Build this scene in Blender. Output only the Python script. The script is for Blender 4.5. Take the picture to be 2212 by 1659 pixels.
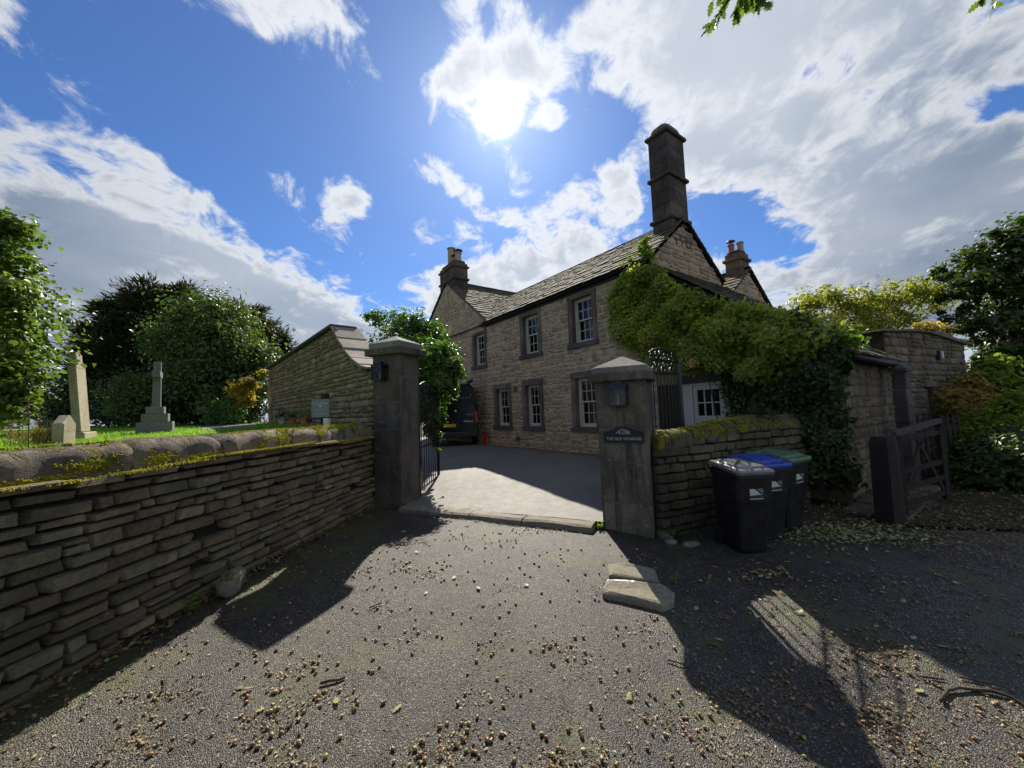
import bpy, bmesh, math, random
import numpy as np
from mathutils import Vector, Matrix, Euler
random.seed(7); RS = np.random.RandomState(11)
scene = bpy.context.scene
COL = scene.collection
for o in list(bpy.data.objects):
    bpy.data.objects.remove(o)

# ------------------------------------------------------------------ camera
CAM_H = 1.70
PITCH, ROLL, FOC = math.radians(4.0), math.radians(2.0), 830.0 / 2212.0
Fw = np.array([0, math.cos(PITCH), math.sin(PITCH)])
U0 = np.array([0, -math.sin(PITCH), math.cos(PITCH)]); R0 = np.array([1.0, 0, 0])
Rt = math.cos(ROLL) * R0 - math.sin(ROLL) * U0
Up = math.sin(ROLL) * R0 + math.cos(ROLL) * U0
CP = np.array([0, 0, CAM_H])
cam = bpy.data.cameras.new('camera'); camo = bpy.data.objects.new('camera', cam); COL.objects.link(camo)
cam.sensor_width = 36.0; cam.lens = 36.0 * FOC; cam.clip_start = 0.05; cam.clip_end = 3000
M = Matrix(((Rt[0], Up[0], -Fw[0], 0), (Rt[1], Up[1], -Fw[1], 0), (Rt[2], Up[2], -Fw[2], CAM_H), (0, 0, 0, 1)))
camo.matrix_world = M
scene.camera = camo

def ray(px, py):
    """direction seen at a point of the photograph (2212 px wide)"""
    return Fw + (px - 1106) / 830.0 * Rt - (py - 829.5) / 830.0 * Up
def at(px, py, y):
    d = ray(px, py); t = y / d[1]
    return CP + t * d
def onz(px, py, z):
    d = ray(px, py); t = (z - CAM_H) / d[2]
    return CP + t * d
def onpl(px, py, P, n):
    d = ray(px, py); t = np.dot(np.asarray(P) - CP, n) / np.dot(d, n)
    return CP + t * d
def proj(P):
    v = np.asarray(P, float) - CP; dep = v @ Fw
    return 1106 + 830 * (v @ Rt) / dep, 829.5 - 830 * (v @ Up) / dep, dep

# ------------------------------------------------------------------ world, sun, exposure
SUN_D = ray(1080, 244); SUN_D = SUN_D / np.linalg.norm(SUN_D)
SUN_EL = math.asin(SUN_D[2]); SUN_AZ = math.atan2(SUN_D[0], SUN_D[1])
sl = bpy.data.lights.new('sun', 'SUN'); sl.energy = 4.2; sl.angle = math.radians(0.5); sl.color = (1.0, 0.93, 0.82)
so = bpy.data.objects.new('sun', sl); COL.objects.link(so)
so.rotation_euler = Vector(SUN_D).to_track_quat('Z', 'Y').to_euler(); so.location = (0, 20, 30)
vs = scene.view_settings
scene.display_settings.display_device = 'sRGB'
vs.view_transform = 'Standard'; vs.look = 'None'; vs.gamma = 1.0; vs.use_curve_mapping = False
vs.exposure = 0.9
scene.render.engine = 'CYCLES'
cy = scene.cycles
cy.max_bounces = 6; cy.diffuse_bounces = 3; cy.glossy_bounces = 2; cy.transmission_bounces = 4; cy.transparent_max_bounces = 8
cy.caustics_reflective = False; cy.caustics_refractive = False; cy.sample_clamp_indirect = 4.0
cy.use_denoising = True

class NT:
    """small helper round a node tree"""
    def __init__(self, t): self.t = t; self.n = t.nodes; self.l = t.links
    def new(self, typ, **kw):
        nd = self.n.new(typ)
        for k, v in kw.items(): setattr(nd, k, v)
        return nd
    def put(self, sock, v):
        if v is None: return
        if isinstance(v, bpy.types.NodeSocket): self.l.new(v, sock)
        else:
            if hasattr(sock.default_value, '__len__') and not hasattr(v, '__len__'): v = (v,) * len(sock.default_value)
            if hasattr(sock.default_value, '__len__') and len(sock.default_value) == 4 and len(v) == 3: v = tuple(v) + (1,)
            sock.default_value = v
    def math(self, op, a, b=None, c=None, clamp=False):
        nd = self.new('ShaderNodeMath', operation=op, use_clamp=clamp)
        self.put(nd.inputs[0], a); self.put(nd.inputs[1], b)
        if c is not None: self.put(nd.inputs[2], c)
        return nd.outputs[0]
    def vm(self, op, a, b=None, c=None, val=False):
        nd = self.new('ShaderNodeVectorMath', operation=op)
        self.put(nd.inputs[0], a)
        if b is not None: self.put(nd.inputs[3 if op == 'SCALE' else 1], b)
        if c is not None: self.put(nd.inputs[2], c)
        return nd.outputs[1] if val else nd.outputs[0]
    def comb(self, x, y, z):
        nd = self.new('ShaderNodeCombineXYZ')
        for s, v in zip(nd.inputs, (x, y, z)): self.put(s, v)
        return nd.outputs[0]
    def sep(self, v):
        nd = self.new('ShaderNodeSeparateXYZ'); self.put(nd.inputs[0], v); return nd.outputs
    def rng(self, v, a, b, c=0.0, d=1.0, smooth=True):
        nd = self.new('ShaderNodeMapRange', interpolation_type='SMOOTHSTEP' if smooth else 'LINEAR'); nd.clamp = True
        for s, x in zip(nd.inputs[:5], (v, a, b, c, d)): self.put(s, x)
        return nd.outputs[0]
    def noise(self, vec, scale, detail=3, rough=0.55, dist=0.0, out=0):
        nd = self.new('ShaderNodeTexNoise'); self.put(nd.inputs['Vector'], vec)
        self.put(nd.inputs['Scale'], scale); self.put(nd.inputs['Detail'], detail); self.put(nd.inputs['Roughness'], rough); self.put(nd.inputs['Distortion'], dist)
        return nd.outputs[out]
    def voro(self, vec, scale, feature='F1', out='Distance', rand=1.0):
        nd = self.new('ShaderNodeTexVoronoi', feature=feature); self.put(nd.inputs['Vector'], vec); self.put(nd.inputs['Scale'], scale); self.put(nd.inputs['Randomness'], rand)
        return nd.outputs[out]
    def mix(self, f, a, b, mode='MIX'):
        nd = self.new('ShaderNodeMix', data_type='RGBA', blend_type=mode)
        self.put(nd.inputs['Factor'], f)
        ins = [s for s in nd.inputs if s.type == 'RGBA']
        self.put(ins[0], a); self.put(ins[1], b)
        return [s for s in nd.outputs if s.type == 'RGBA'][0]
    def ramp(self, f, stops, interp='LINEAR'):
        nd = self.new('ShaderNodeValToRGB'); nd.color_ramp.interpolation = interp
        e = nd.color_ramp.elements
        while len(e) > 1: e.remove(e[-1])
        e[0].position = stops[0][0]; e[0].color = tuple(stops[0][1]) + (1,)
        for p, c in stops[1:]:
            x = e.new(p); x.color = tuple(c) + (1,)
        self.put(nd.inputs[0], f)
        return nd.outputs[0]

world = bpy.data.worlds.new('World'); scene.world = world; world.use_nodes = True
world.cycles.sampling_method = 'MANUAL'; world.cycles.sample_map_resolution = 1024
W = NT(world.node_tree); W.n.clear()
SKY_STRENGTH = 0.062
dirv = W.vm('NORMALIZE', W.new('ShaderNodeTexCoord').outputs['Generated'])
sky = W.new('ShaderNodeTexSky', sky_type='NISHITA'); sky.sun_disc = False
sky.sun_elevation = SUN_EL; sky.sun_rotation = SUN_AZ; sky.altitude = 200; sky.air_density = 1.0; sky.dust_density = 0.3; sky.ozone_density = 2.5
# the deep blue of the clear parts
blue = W.mix(1.0, sky.outputs[0], (0.42, 0.66, 1.0), 'MULTIPLY')
dx, dy, dz = W.sep(dirv)
zc = W.math('MAXIMUM', dz, 0.0)
inv = W.math('DIVIDE', 1.0, W.math('ADD', zc, 0.32))
q = W.comb(W.math('MULTIPLY', dx, inv), W.math('MULTIPLY', dy, inv), 0.0)
# cloud banks: each is an elliptical patch of sky (bearing and height read off the photograph), broken up by noise
BANKS = [  # px, py, half-length, half-height, tilt (deg, + = falls to the right), weight
    (480, 640, 560, 150, 27, 1.0), (180, 640, 330, 170, 5, 1.0), (760, 745, 330, 95, 25, 0.9), (40, 480, 190, 75, 20, 0.8),
    (420, 560, 260, 70, 30, 0.45), (130, 800, 600, 120, 0, 0.9), (700, 850, 500, 100, 0, 0.9), (330, 370, 220, 36, 32, 0.42),
    (120, 300, 170, 30, 35, 0.36), (560, 20, 230, 110, 35, 0.66), (700, 10, 120, 70, 30, 0.4),
    (1060, 50, 160, 120, 50, 0.70), (1105, 165, 95, 100, 75, 0.62), (990, 150, 60, 90, 60, 0.56), (985, 235, 90, 65, 55, 0.56), (1225, 170, 90, 70, 40, 0.42),
    (745, 425, 70, 55, 40, 0.60), (960, 385, 150, 42, 32, 0.58), (900, 520, 34, 34, 0, 0.45), (1190, 260, 45, 40, 0, 0.50),
    (1240, 470, 160, 120, -25, 0.86), (1130, 600, 220, 90, 0, 0.75), (1345, 410, 60, 80, -20, 0.48), (1000, 640, 160, 70, 0, 0.6),
    (1830, 200, 500, 330, 10, 1.15), (1430, 110, 200, 230, 50, 0.82), (1990, 520, 400, 190, 0, 1.0), (1260, 60, 80, 80, 40, 0.36),
    (1570, 390, 160, 110, 20, 0.72), (1500, 620, 200, 90, 0, 0.6), (1850, 700, 480, 120, 0, 0.85), (2200, 420, 190, 120, 20, 0.5),
    (2420, 200, 160, 420, 0, 0.8), (1650, -260, 620, 260, 0, 0.95),
    (600, 900, 700, 110, 0, 0.8), (1500, 800, 900, 110, 0, 0.7), (1580, 470, 90, 45, 15, -0.8), (1690, 545, 120, 40, 12, -0.55), (2150, 225, 120, 45, -12, -0.85), (1290, 270, 100, 60, 60, -0.6), (1410, 430, 26, 130, -5, -0.4),
    (620, 250, 330, 130, 20, -0.5), (1195, 360, 70, 90, 0, -0.35), (880, 120, 70, 200, 10, -0.4), (860, 300, 90, 60, 20, -0.3),
]
dens = None
for px, py, rx, ry, tilt, wgt in BANKS:
    c = ray(px, py); c = c / np.linalg.norm(c)
    ca, sa = math.cos(math.radians(tilt)), math.sin(math.radians(tilt))
    def tang(ex, ey):
        v = ray(px + ex, py + ey); v = v / np.linalg.norm(v); v = v - c * (v @ c); return v
    t1 = tang(rx * ca * .5, rx * sa * .5) * 2; t2 = tang(-ry * sa, ry * ca)
    # dual basis so that d.a1, d.a2 are 1 on the rim
    G = np.array([[t1 @ t1, t1 @ t2], [t1 @ t2, t2 @ t2]]); Gi = np.linalg.inv(G)
    a1 = Gi[0, 0] * t1 + Gi[0, 1] * t2; a2 = Gi[1, 0] * t1 + Gi[1, 1] * t2
    e = W.comb(W.vm('DOT_PRODUCT', dirv, tuple(a1), val=True), W.vm('DOT_PRODUCT', dirv, tuple(a2), val=True), 0.0)
    b = W.rng(W.vm('LENGTH', e, val=True), 1.45, 0.15, 0.0, wgt)
    dens = b if dens is None else W.math('ADD', dens, b)
# broken cloud over the rest of the sky, behind and overhead
beh = W.rng(W.noise(q, 1.1, 2, 0.5), 0.36, 0.66, -0.1, 1.0)
front = W.rng(dy, 0.30, -0.10, 0.0, 1.0)
dens = W.math('ADD', dens, W.math('MULTIPLY', beh, front))
warp = W.vm('ADD', q, W.vm('SCALE', W.vm('SUBTRACT', W.noise(q, 2.3, 2, 0.5, out=1), (0.5, 0.5, 0.5)), 0.10))
n1 = W.noise(warp, 3.4, 9, 0.60, 0.25)
n2 = W.noise(W.vm('MULTIPLY', warp, (1.0, 0.75, 1.0)), 11.0, 7, 0.62, 0.5)
nz = W.math('ADD', W.math('MULTIPLY', W.math('SUBTRACT', n1, 0.5), 3.0), W.math('MULTIPLY', W.math('SUBTRACT', n2, 0.5), 2.3))
dn = W.math('ADD', W.math('MINIMUM', dens, 1.5), nz)
alpha = W.math('MULTIPLY', W.rng(dn, 0.22, 0.80), W.rng(dz, -0.06, 0.0))
thick = W.rng(dn, 0.55, 1.40)
soft = W.noise(warp, 2.2, 5, 0.5)
core = W.math('MULTIPLY', thick, W.rng(soft, 0.3, 0.7, 0.62, 1.0))
sd = W.vm('DOT_PRODUCT', dirv, tuple(SUN_D), val=True)
near = W.rng(sd, 0.55, 1.0)
lit = W.math('ADD', W.math('ADD', 0.355, W.math('MULTIPLY', near, 0.12)), W.math('MULTIPLY', W.rng(sd, 0.1, -0.8), 0.30))            # thin cloud lit through from the sun side
grey = W.math('ADD', 0.150, W.math('MULTIPLY', near, 0.15))
away = W.rng(sd, 0.1, -0.8)
grey = W.math('ADD', grey, W.math('MULTIPLY', away, 0.36))
hz = W.rng(dz, 0.0, 0.35)
ccol = W.mix(core, W.vm('SCALE', W.mix(W.rng(sd, 0.2, -0.5), (0.96, 1.0, 1.06), (1.06, 1.0, 0.93)), lit), W.vm('SCALE', W.mix(near, (0.66, 0.87, 1.24), (0.84, 0.97, 1.16)), grey))
skyc = W.vm('SCALE', blue, SKY_STRENGTH)
outc = W.mix(alpha, skyc, ccol)
# the glare round the sun
ang = W.math('ARCCOSINE', W.math('MINIMUM', sd, 0.999999))
g1 = W.math('MULTIPLY', W.math('POWER', 2.718, W.math('MULTIPLY', W.math('POWER', W.math('DIVIDE', ang, 0.024), 2.0), -1.0)), 6.0)
g2 = W.math('MULTIPLY', W.math('POWER', 2.718, W.math('DIVIDE', ang, -0.060)), 0.24)
g3 = W.math('MULTIPLY', W.math('POWER', 2.718, W.math('DIVIDE', ang, -0.28)), 0.07)
gl = W.math('ADD', W.math('ADD', g1, g2), g3)
outc = W.vm('ADD', outc, W.vm('SCALE', (1.0, 0.95, 0.93), gl))
bg = W.new('ShaderNodeBackground'); W.put(bg.inputs[0], outc); bg.inputs[1].default_value = 1.0
W.l.new(bg.outputs[0], W.new('ShaderNodeOutputWorld').inputs[0])

# ------------------------------------------------------------------ helpers for objects
def tag(o, label=None, cat=None, group=None, kind=None):
    if label: o['label'] = label
    if cat: o['category'] = cat
    if group: o['group'] = group
    if cat and not kind: kind = 'thing'
    if kind: o['kind'] = kind
    return o
WLOC = {}
def wloc(o):
    v = Vector((0, 0, 0))
    while o is not None:
        v = v + o.location; o = o.parent
    return v
def empty(name, loc, label=None, cat=None, group=None, parent=None):
    o = bpy.data.objects.new(name, None); COL.objects.link(o); o.empty_display_size = 0.2
    if parent is not None: o.parent = parent; o.location = Vector(loc) - wloc(parent)
    else: o.location = Vector(loc)
    return tag(o, label, cat, group)
def link(name, me, mat, parent=None, loc=None):
    """one object round a mesh; loc is a world position (default: vertices are already world positions)"""
    o = bpy.data.objects.new(name, me); COL.objects.link(o)
    if mat is not None and not me.materials: me.materials.append(mat)
    if parent is not None:
        o.parent = parent
        o.location = (Vector(loc) if loc is not None else Vector((0, 0, 0))) - wloc(parent)
    elif loc is not None: o.location = Vector(loc)
    return o

class MB:
    """collects vertices and faces (world positions) for ONE mesh object"""
    def __init__(s): s.v = []; s.f = []; s.t = []
    def add(s, vs_, fs, tone=None):
        n = len(s.v); s.v += [tuple(map(float, p)) for p in vs_]; s.f += [tuple(i + n for i in f) for f in fs]
        s.t += [random.random() if tone is None else tone] * len(vs_)
    def frame(s, O, ex, ey, ez, a, b, tone=None):
        """box spanned in a frame from corner a to corner b"""
        O, ex, ey, ez = map(np.asarray, (O, ex, ey, ez))
        P = []
        for z in (a[2], b[2]):
            for y in (a[1], b[1]):
                for x in (a[0], b[0]): P.append(O + x * ex + y * ey + z * ez)
        F = [(0, 2, 3, 1), (4, 5, 7, 6), (0, 1, 5, 4), (2, 6, 7, 3), (0, 4, 6, 2), (1, 3, 7, 5)]
        if np.dot(np.cross(ex, ey), ez) < 0: F = [f[::-1] for f in F]
        s.add(P, F, tone)
    def box(s, c, size, rz=0, tone=None):
        ca, sa = math.cos(rz), math.sin(rz); h = [k / 2 for k in size]
        s.frame(c, (ca, sa, 0), (-sa, ca, 0), (0, 0, 1), (-h[0], -h[1], -h[2]), (h[0], h[1], h[2]), tone)
    def bar(s, a, b, w, h=None, up=(0, 0, 1), tone=None):
        a, b = np.asarray(a, float), np.asarray(b, float); d = b - a; L = np.linalg.norm(d); d = d / L
        up = np.asarray(up, float)
        if abs(d @ up) > 0.97: up = np.array([0, 1.0, 0])
        x = np.cross(d, up); x /= np.linalg.norm(x); z = np.cross(x, d); h = h or w
        s.frame(a, d, -x, z, (0, -w / 2, -h / 2), (L, w / 2, h / 2), tone)
    def tube(s, pts, r, n=8, caps=True, tone=None):
        pts = [np.asarray(p, float) for p in pts]; k = len(pts); rs = r if hasattr(r, '__len__') else [r] * k
        vs_, fs = [], []; ref = None
        for i, p in enumerate(pts):
            d = pts[min(i + 1, k - 1)] - pts[max(i - 1, 0)]; d = d / (np.linalg.norm(d) + 1e-9)
            if ref is None: ref = np.array([0, 0, 1.0]) if abs(d[2]) < 0.9 else np.array([1.0, 0, 0])
            x = np.cross(ref, d); x /= (np.linalg.norm(x) + 1e-9); y = np.cross(d, x); ref = y
            ref = np.cross(d, x)
            for j in range(n):
                a = 2 * math.pi * j / n; vs_.append(p + rs[i] * (math.cos(a) * x + math.sin(a) * y))
            ref = y if abs(y @ d) < 0.9 else ref
        for i in range(k - 1):
            for j in range(n):
                fs.append((i * n + j, i * n + (j + 1) % n, (i + 1) * n + (j + 1) % n, (i + 1) * n + j))
        if caps: fs += [tuple(range(n))[::-1], tuple(range((k - 1) * n, k * n))]
        s.add(vs_, fs, tone)
    def lathe(s, c, prof, n=14, tone=None):
        """prof: (radius, z) upwards"""
        c = np.asarray(c, float); vs_, fs = [], []
        for r, z in prof:
            for j in range(n):
                a = 2 * math.pi * j / n; vs_.append(c + (r * math.cos(a), r * math.sin(a), z))
        for i in range(len(prof) - 1):
            for j in range(n): fs.append((i * n + j, i * n + (j + 1) % n, (i + 1) * n + (j + 1) % n, (i + 1) * n + j))
        fs += [tuple(range(n))[::-1], tuple(range((len(prof) - 1) * n, len(prof) * n))]
        s.add(vs_, fs, tone)
    def prism(s, poly, d, tone=None):
        """polygon (world points) pushed along d"""
        poly = [np.asarray(p, float) for p in poly]; d = np.asarray(d, float); n = len(poly)
        vs_ = poly + [p + d for p in poly]
        nrm = sum((np.cross(poly[i], poly[(i + 1) % n]) for i in range(n)), np.zeros(3))
        fs = [tuple(range(n)), tuple(range(n, 2 * n))[::-1]] + [(i, i + n, (i + 1) % n + n, (i + 1) % n) for i in range(n)]
        if nrm @ d > 0: fs = [f[::-1] for f in fs]
        s.add(vs_, fs, tone)
    def sheet(s, P, tone=0.5):
        """grid of points P[i][j] as quads"""
        ni, nj = len(P), len(P[0]); vs_ = [p for r in P for p in r]
        s.add(vs_, [(i * nj + j, i * nj + j + 1, (i + 1) * nj + j + 1, (i + 1) * nj + j) for i in range(ni - 1) for j in range(nj - 1)], tone)
    def mesh(s, name, mat, loc=None, smooth=False, bevel=0):
        me = bpy.data.meshes.new(name); v = np.array(s.v, float)
        if loc is not None: v = v - np.asarray(loc)
        me.from_pydata(v.tolist(), [], s.f)
        at_ = me.attributes.new('tone', 'FLOAT', 'POINT'); at_.data.foreach_set('value', s.t)
        if mat is not None: me.materials.append(mat)
        if bevel:
            bm = bmesh.new(); bm.from_mesh(me)
            bmesh.ops.bevel(bm, geom=[e for e in bm.edges if len(e.link_faces) == 2 and e.calc_face_angle(0) > 0.6], offset=bevel, segments=1, affect='EDGES', clamp_overlap=True)
            bm.to_mesh(me); bm.free()
        if smooth: me.polygons.foreach_set('use_smooth', [True] * len(me.polygons))
        me.update()
        return me
    def build(s, name, mat, parent=None, smooth=False, bevel=0, label=None, loc=None):
        L = np.array(wloc(parent)) if parent is not None else (np.asarray(loc) if loc is not None else np.array(np.mean(s.v, axis=0)))
        L = np.array(L, float)
        me = s.mesh(name, mat, L, smooth, bevel)
        o = bpy.data.objects.new(name, me); COL.objects.link(o)
        if parent is not None: o.parent = parent
        else: o.location = L.tolist()
        if label: o['label'] = label
        return o

def npmesh(name, V, F, tone, mat, smooth=False):
    """mesh straight from numpy arrays (all faces the same size)"""
    me = bpy.data.meshes.new(name); k = F.shape[1]
    me.vertices.add(len(V)); me.vertices.foreach_set('co', V.astype(np.float32).ravel())
    me.loops.add(F.size); me.loops.foreach_set('vertex_index', F.astype(np.int32).ravel())
    me.polygons.add(len(F)); me.polygons.foreach_set('loop_start', np.arange(0, F.size, k, dtype=np.int32))
    try: me.polygons.foreach_set('loop_total', np.full(len(F), k, dtype=np.int32))
    except Exception: pass
    a = me.attributes.new('tone', 'FLOAT', 'POINT'); a.data.foreach_set('value', tone.astype(np.float32))
    if smooth: me.polygons.foreach_set('use_smooth', [True] * len(F))
    me.materials.append(mat); me.update(calc_edges=True); me.validate()
    return me

# ------------------------------------------------------------------ materials
def mat_base(name):
    m = bpy.data.materials.new(name); m.use_nodes = True; T = NT(m.node_tree); T.n.clear()
    return m, T
def finish(T, col, rough, nrm=None, spec=0.3, metal=0.0, extra=None):
    p = T.new('ShaderNodeBsdfPrincipled'); T.put(p.inputs['Base Color'], col); T.put(p.inputs['Roughness'], rough)
    T.put(p.inputs['Specular IOR Level'], spec); T.put(p.inputs['Metallic'], metal)
    if nrm is not None: T.l.new(nrm, p.inputs['Normal'])
    if extra:
        for k, v in extra.items(): T.put(p.inputs[k], v)
    T.l.new(p.outputs[0], T.new('ShaderNodeOutputMaterial').inputs[0]); return p
def bump(T, h, strength, dist=0.02):
    b = T.new('ShaderNodeBump'); b.inputs['Strength'].default_value = strength; b.inputs['Distance'].default_value = dist
    T.l.new(h, b.inputs['Height']); return b.outputs[0]
def pos(T): return T.new('ShaderNodeNewGeometry').outputs['Position']
def piece_random(T):
    """a value of its own for every piece: object random for single pieces, the tone attribute for joined ones"""
    a = T.new('ShaderNodeAttribute'); a.attribute_name = 'tone'
    r = T.new('ShaderNodeObjectInfo').outputs['Random']
    return T.math('FRACT', T.math('ADD', T.math('MULTIPLY', r, 5.37), T.math('MULTIPLY', a.outputs['Fac'], 3.71)))

def stone_mat(name, cols, moss=0.0, lichen=0.2, soot=0.0, bumps=0.6, scale=1.0, vary=1.0, green=(0.10, 0.105, 0.022), streak=0.0, mbias=0.0):
    m, T = mat_base(name); P = pos(T); r = piece_random(T)
    k = len(cols); c = T.ramp(r, [(i / max(k - 1, 1), x) for i, x in enumerate(cols)])
    n1 = T.noise(P, 3.2 * scale, 5, 0.6); n2 = T.noise(P, 26 * scale, 5, 0.65); n3 = T.noise(P, 95 * scale, 4, 0.7)
    c = T.mix(T.rng(n1, 0.35, 0.7, 0, 0.35 * vary), c, T.mix(0.6, c, (0.10, 0.085, 0.065)))
    c = T.mix(1.0, c, T.ramp(n2, [(0.2, (0.55,) * 3), (0.5, (1.0,) * 3), (0.8, (1.35,) * 3)]), 'MULTIPLY')
    c = T.mix(1.0, c, T.ramp(n3, [(0.25, (0.7,) * 3), (0.75, (1.25,) * 3)]), 'MULTIPLY')
    if lichen > 0:
        l = T.math('MULTIPLY', T.rng(T.noise(P, 9 * scale, 6, 0.7, 0.4), 0.60, 0.70), lichen)
        c = T.mix(l, c, (0.42, 0.42, 0.36))
        l2 = T.math('MULTIPLY', T.rng(T.noise(T.vm('ADD', P, (7.0, 3.0, 1.0)), 5 * scale, 6, 0.7, 0.3), 0.58, 0.72), lichen * 0.8)
        c = T.mix(l2, c, (0.15, 0.155, 0.085))
    if soot > 0:
        s_ = T.math('MULTIPLY', T.rng(T.noise(P, 1.3 * scale, 5, 0.65), 0.38, 0.62), soot)
        c = T.mix(s_, c, (0.035, 0.032, 0.032))
    if streak > 0:
        sv = T.noise(T.vm('MULTIPLY', P, (7.0, 7.0, 0.7)), 1.0, 5, 0.6); c = T.mix(T.math('MULTIPLY', T.rng(sv, 0.48, 0.68), streak), c, (0.030, 0.028, 0.026))
        sv2 = T.noise(T.vm('ADD', P, (2.0, 5.0, 9.0)), 2.4, 6, 0.7, 0.6); c = T.mix(T.math('MULTIPLY', T.rng(sv2, 0.55, 0.66), streak * .8), c, (0.235, 0.195, 0.125))
    h = T.math('ADD', T.math('MULTIPLY', n2, 0.6), T.math('MULTIPLY', n3, 0.4))
    if moss > 0:
        nz_ = T.sep(T.new('ShaderNodeNewGeometry').outputs['Normal'])[2]
        mk = T.math('ADD', T.noise(P, 4.0, 6, 0.7, 0.5), T.math('MULTIPLY', nz_, 0.14))
        mk = T.math('MULTIPLY', T.rng(mk, 0.60 - mbias, 0.70 - mbias), moss)
        mc = T.ramp(T.noise(P, 60, 3, 0.6), [(0.3, tuple(x * 0.5 for x in green)), (0.7, tuple(x * 1.7 for x in green))])
        c = T.mix(mk, c, mc); h = T.math('ADD', h, T.math('MULTIPLY', mk, 0.6))
    finish(T, c, 0.88, bump(T, h, bumps, 0.02), 0.25)
    return m

def plain_mat(name, col, rough=0.5, spec=0.4, metal=0.0, nscale=30, namt=0.25, bumpy=0.0, dirt=None, extra=None, vary=0.0):
    m, T = mat_base(name); P = T.new('ShaderNodeTexCoord').outputs['Object']
    n = T.noise(P, nscale, 4, 0.6)
    c = T.mix(1.0, col, T.ramp(n, [(0.25, (1 - namt,) * 3), (0.75, (1 + namt,) * 3)]), 'MULTIPLY')
    if vary:
        r = piece_random(T); c = T.mix(1.0, c, T.ramp(r, [(0, (1 - vary,) * 3), (1, (1 + vary,) * 3)]), 'MULTIPLY')
    if dirt is not None:
        d = T.rng(T.noise(pos(T), 5, 6, 0.7), 0.5, 0.72, 0, 0.7); c = T.mix(d, c, dirt)
    finish(T, c, T.rng(T.noise(P, nscale * .4, 3), 0.3, 0.7, max(rough - 0.1, 0.02), min(rough + 0.12, 1)), bump(T, n, bumpy, 0.01) if bumpy else None, spec, metal, extra)
    return m

def leaf_mat(name, stops, trans=0.45, rough=0.45, spec=0.35, tmul=1.5):
    m, T = mat_base(name); a = T.new('ShaderNodeAttribute'); a.attribute_name = 'tone'
    f = T.math('FRACT', T.math('ADD', a.outputs['Fac'], T.math('MULTIPLY', T.new('ShaderNodeObjectInfo').outputs['Random'], 0.13)))
    k = len(stops); c = T.ramp(f, [(i / max(k - 1, 1), x) for i, x in enumerate(stops)])
    big = T.noise(pos(T), 1.1, 3, 0.5); c = T.mix(1.0, c, T.ramp(big, [(0.3, (0.75,) * 3), (0.7, (1.25,) * 3)]), 'MULTIPLY')
    p = T.new('ShaderNodeBsdfPrincipled'); T.put(p.inputs['Base Color'], c); T.put(p.inputs['Roughness'], rough); T.put(p.inputs['Specular IOR Level'], spec)
    t = T.new('ShaderNodeBsdfTranslucent'); T.put(t.inputs[0], T.mix(1.0, c, (tmul * 1.05, tmul * 1.15, tmul * 0.55), 'MULTIPLY'))
    x = T.new('ShaderNodeMixShader'); x.inputs[0].default_value = trans
    T.l.new(p.outputs[0], x.inputs[1]); T.l.new(t.outputs[0], x.inputs[2])
    T.l.new(x.outputs[0], T.new('ShaderNodeOutputMaterial').inputs[0]); return m

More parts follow.
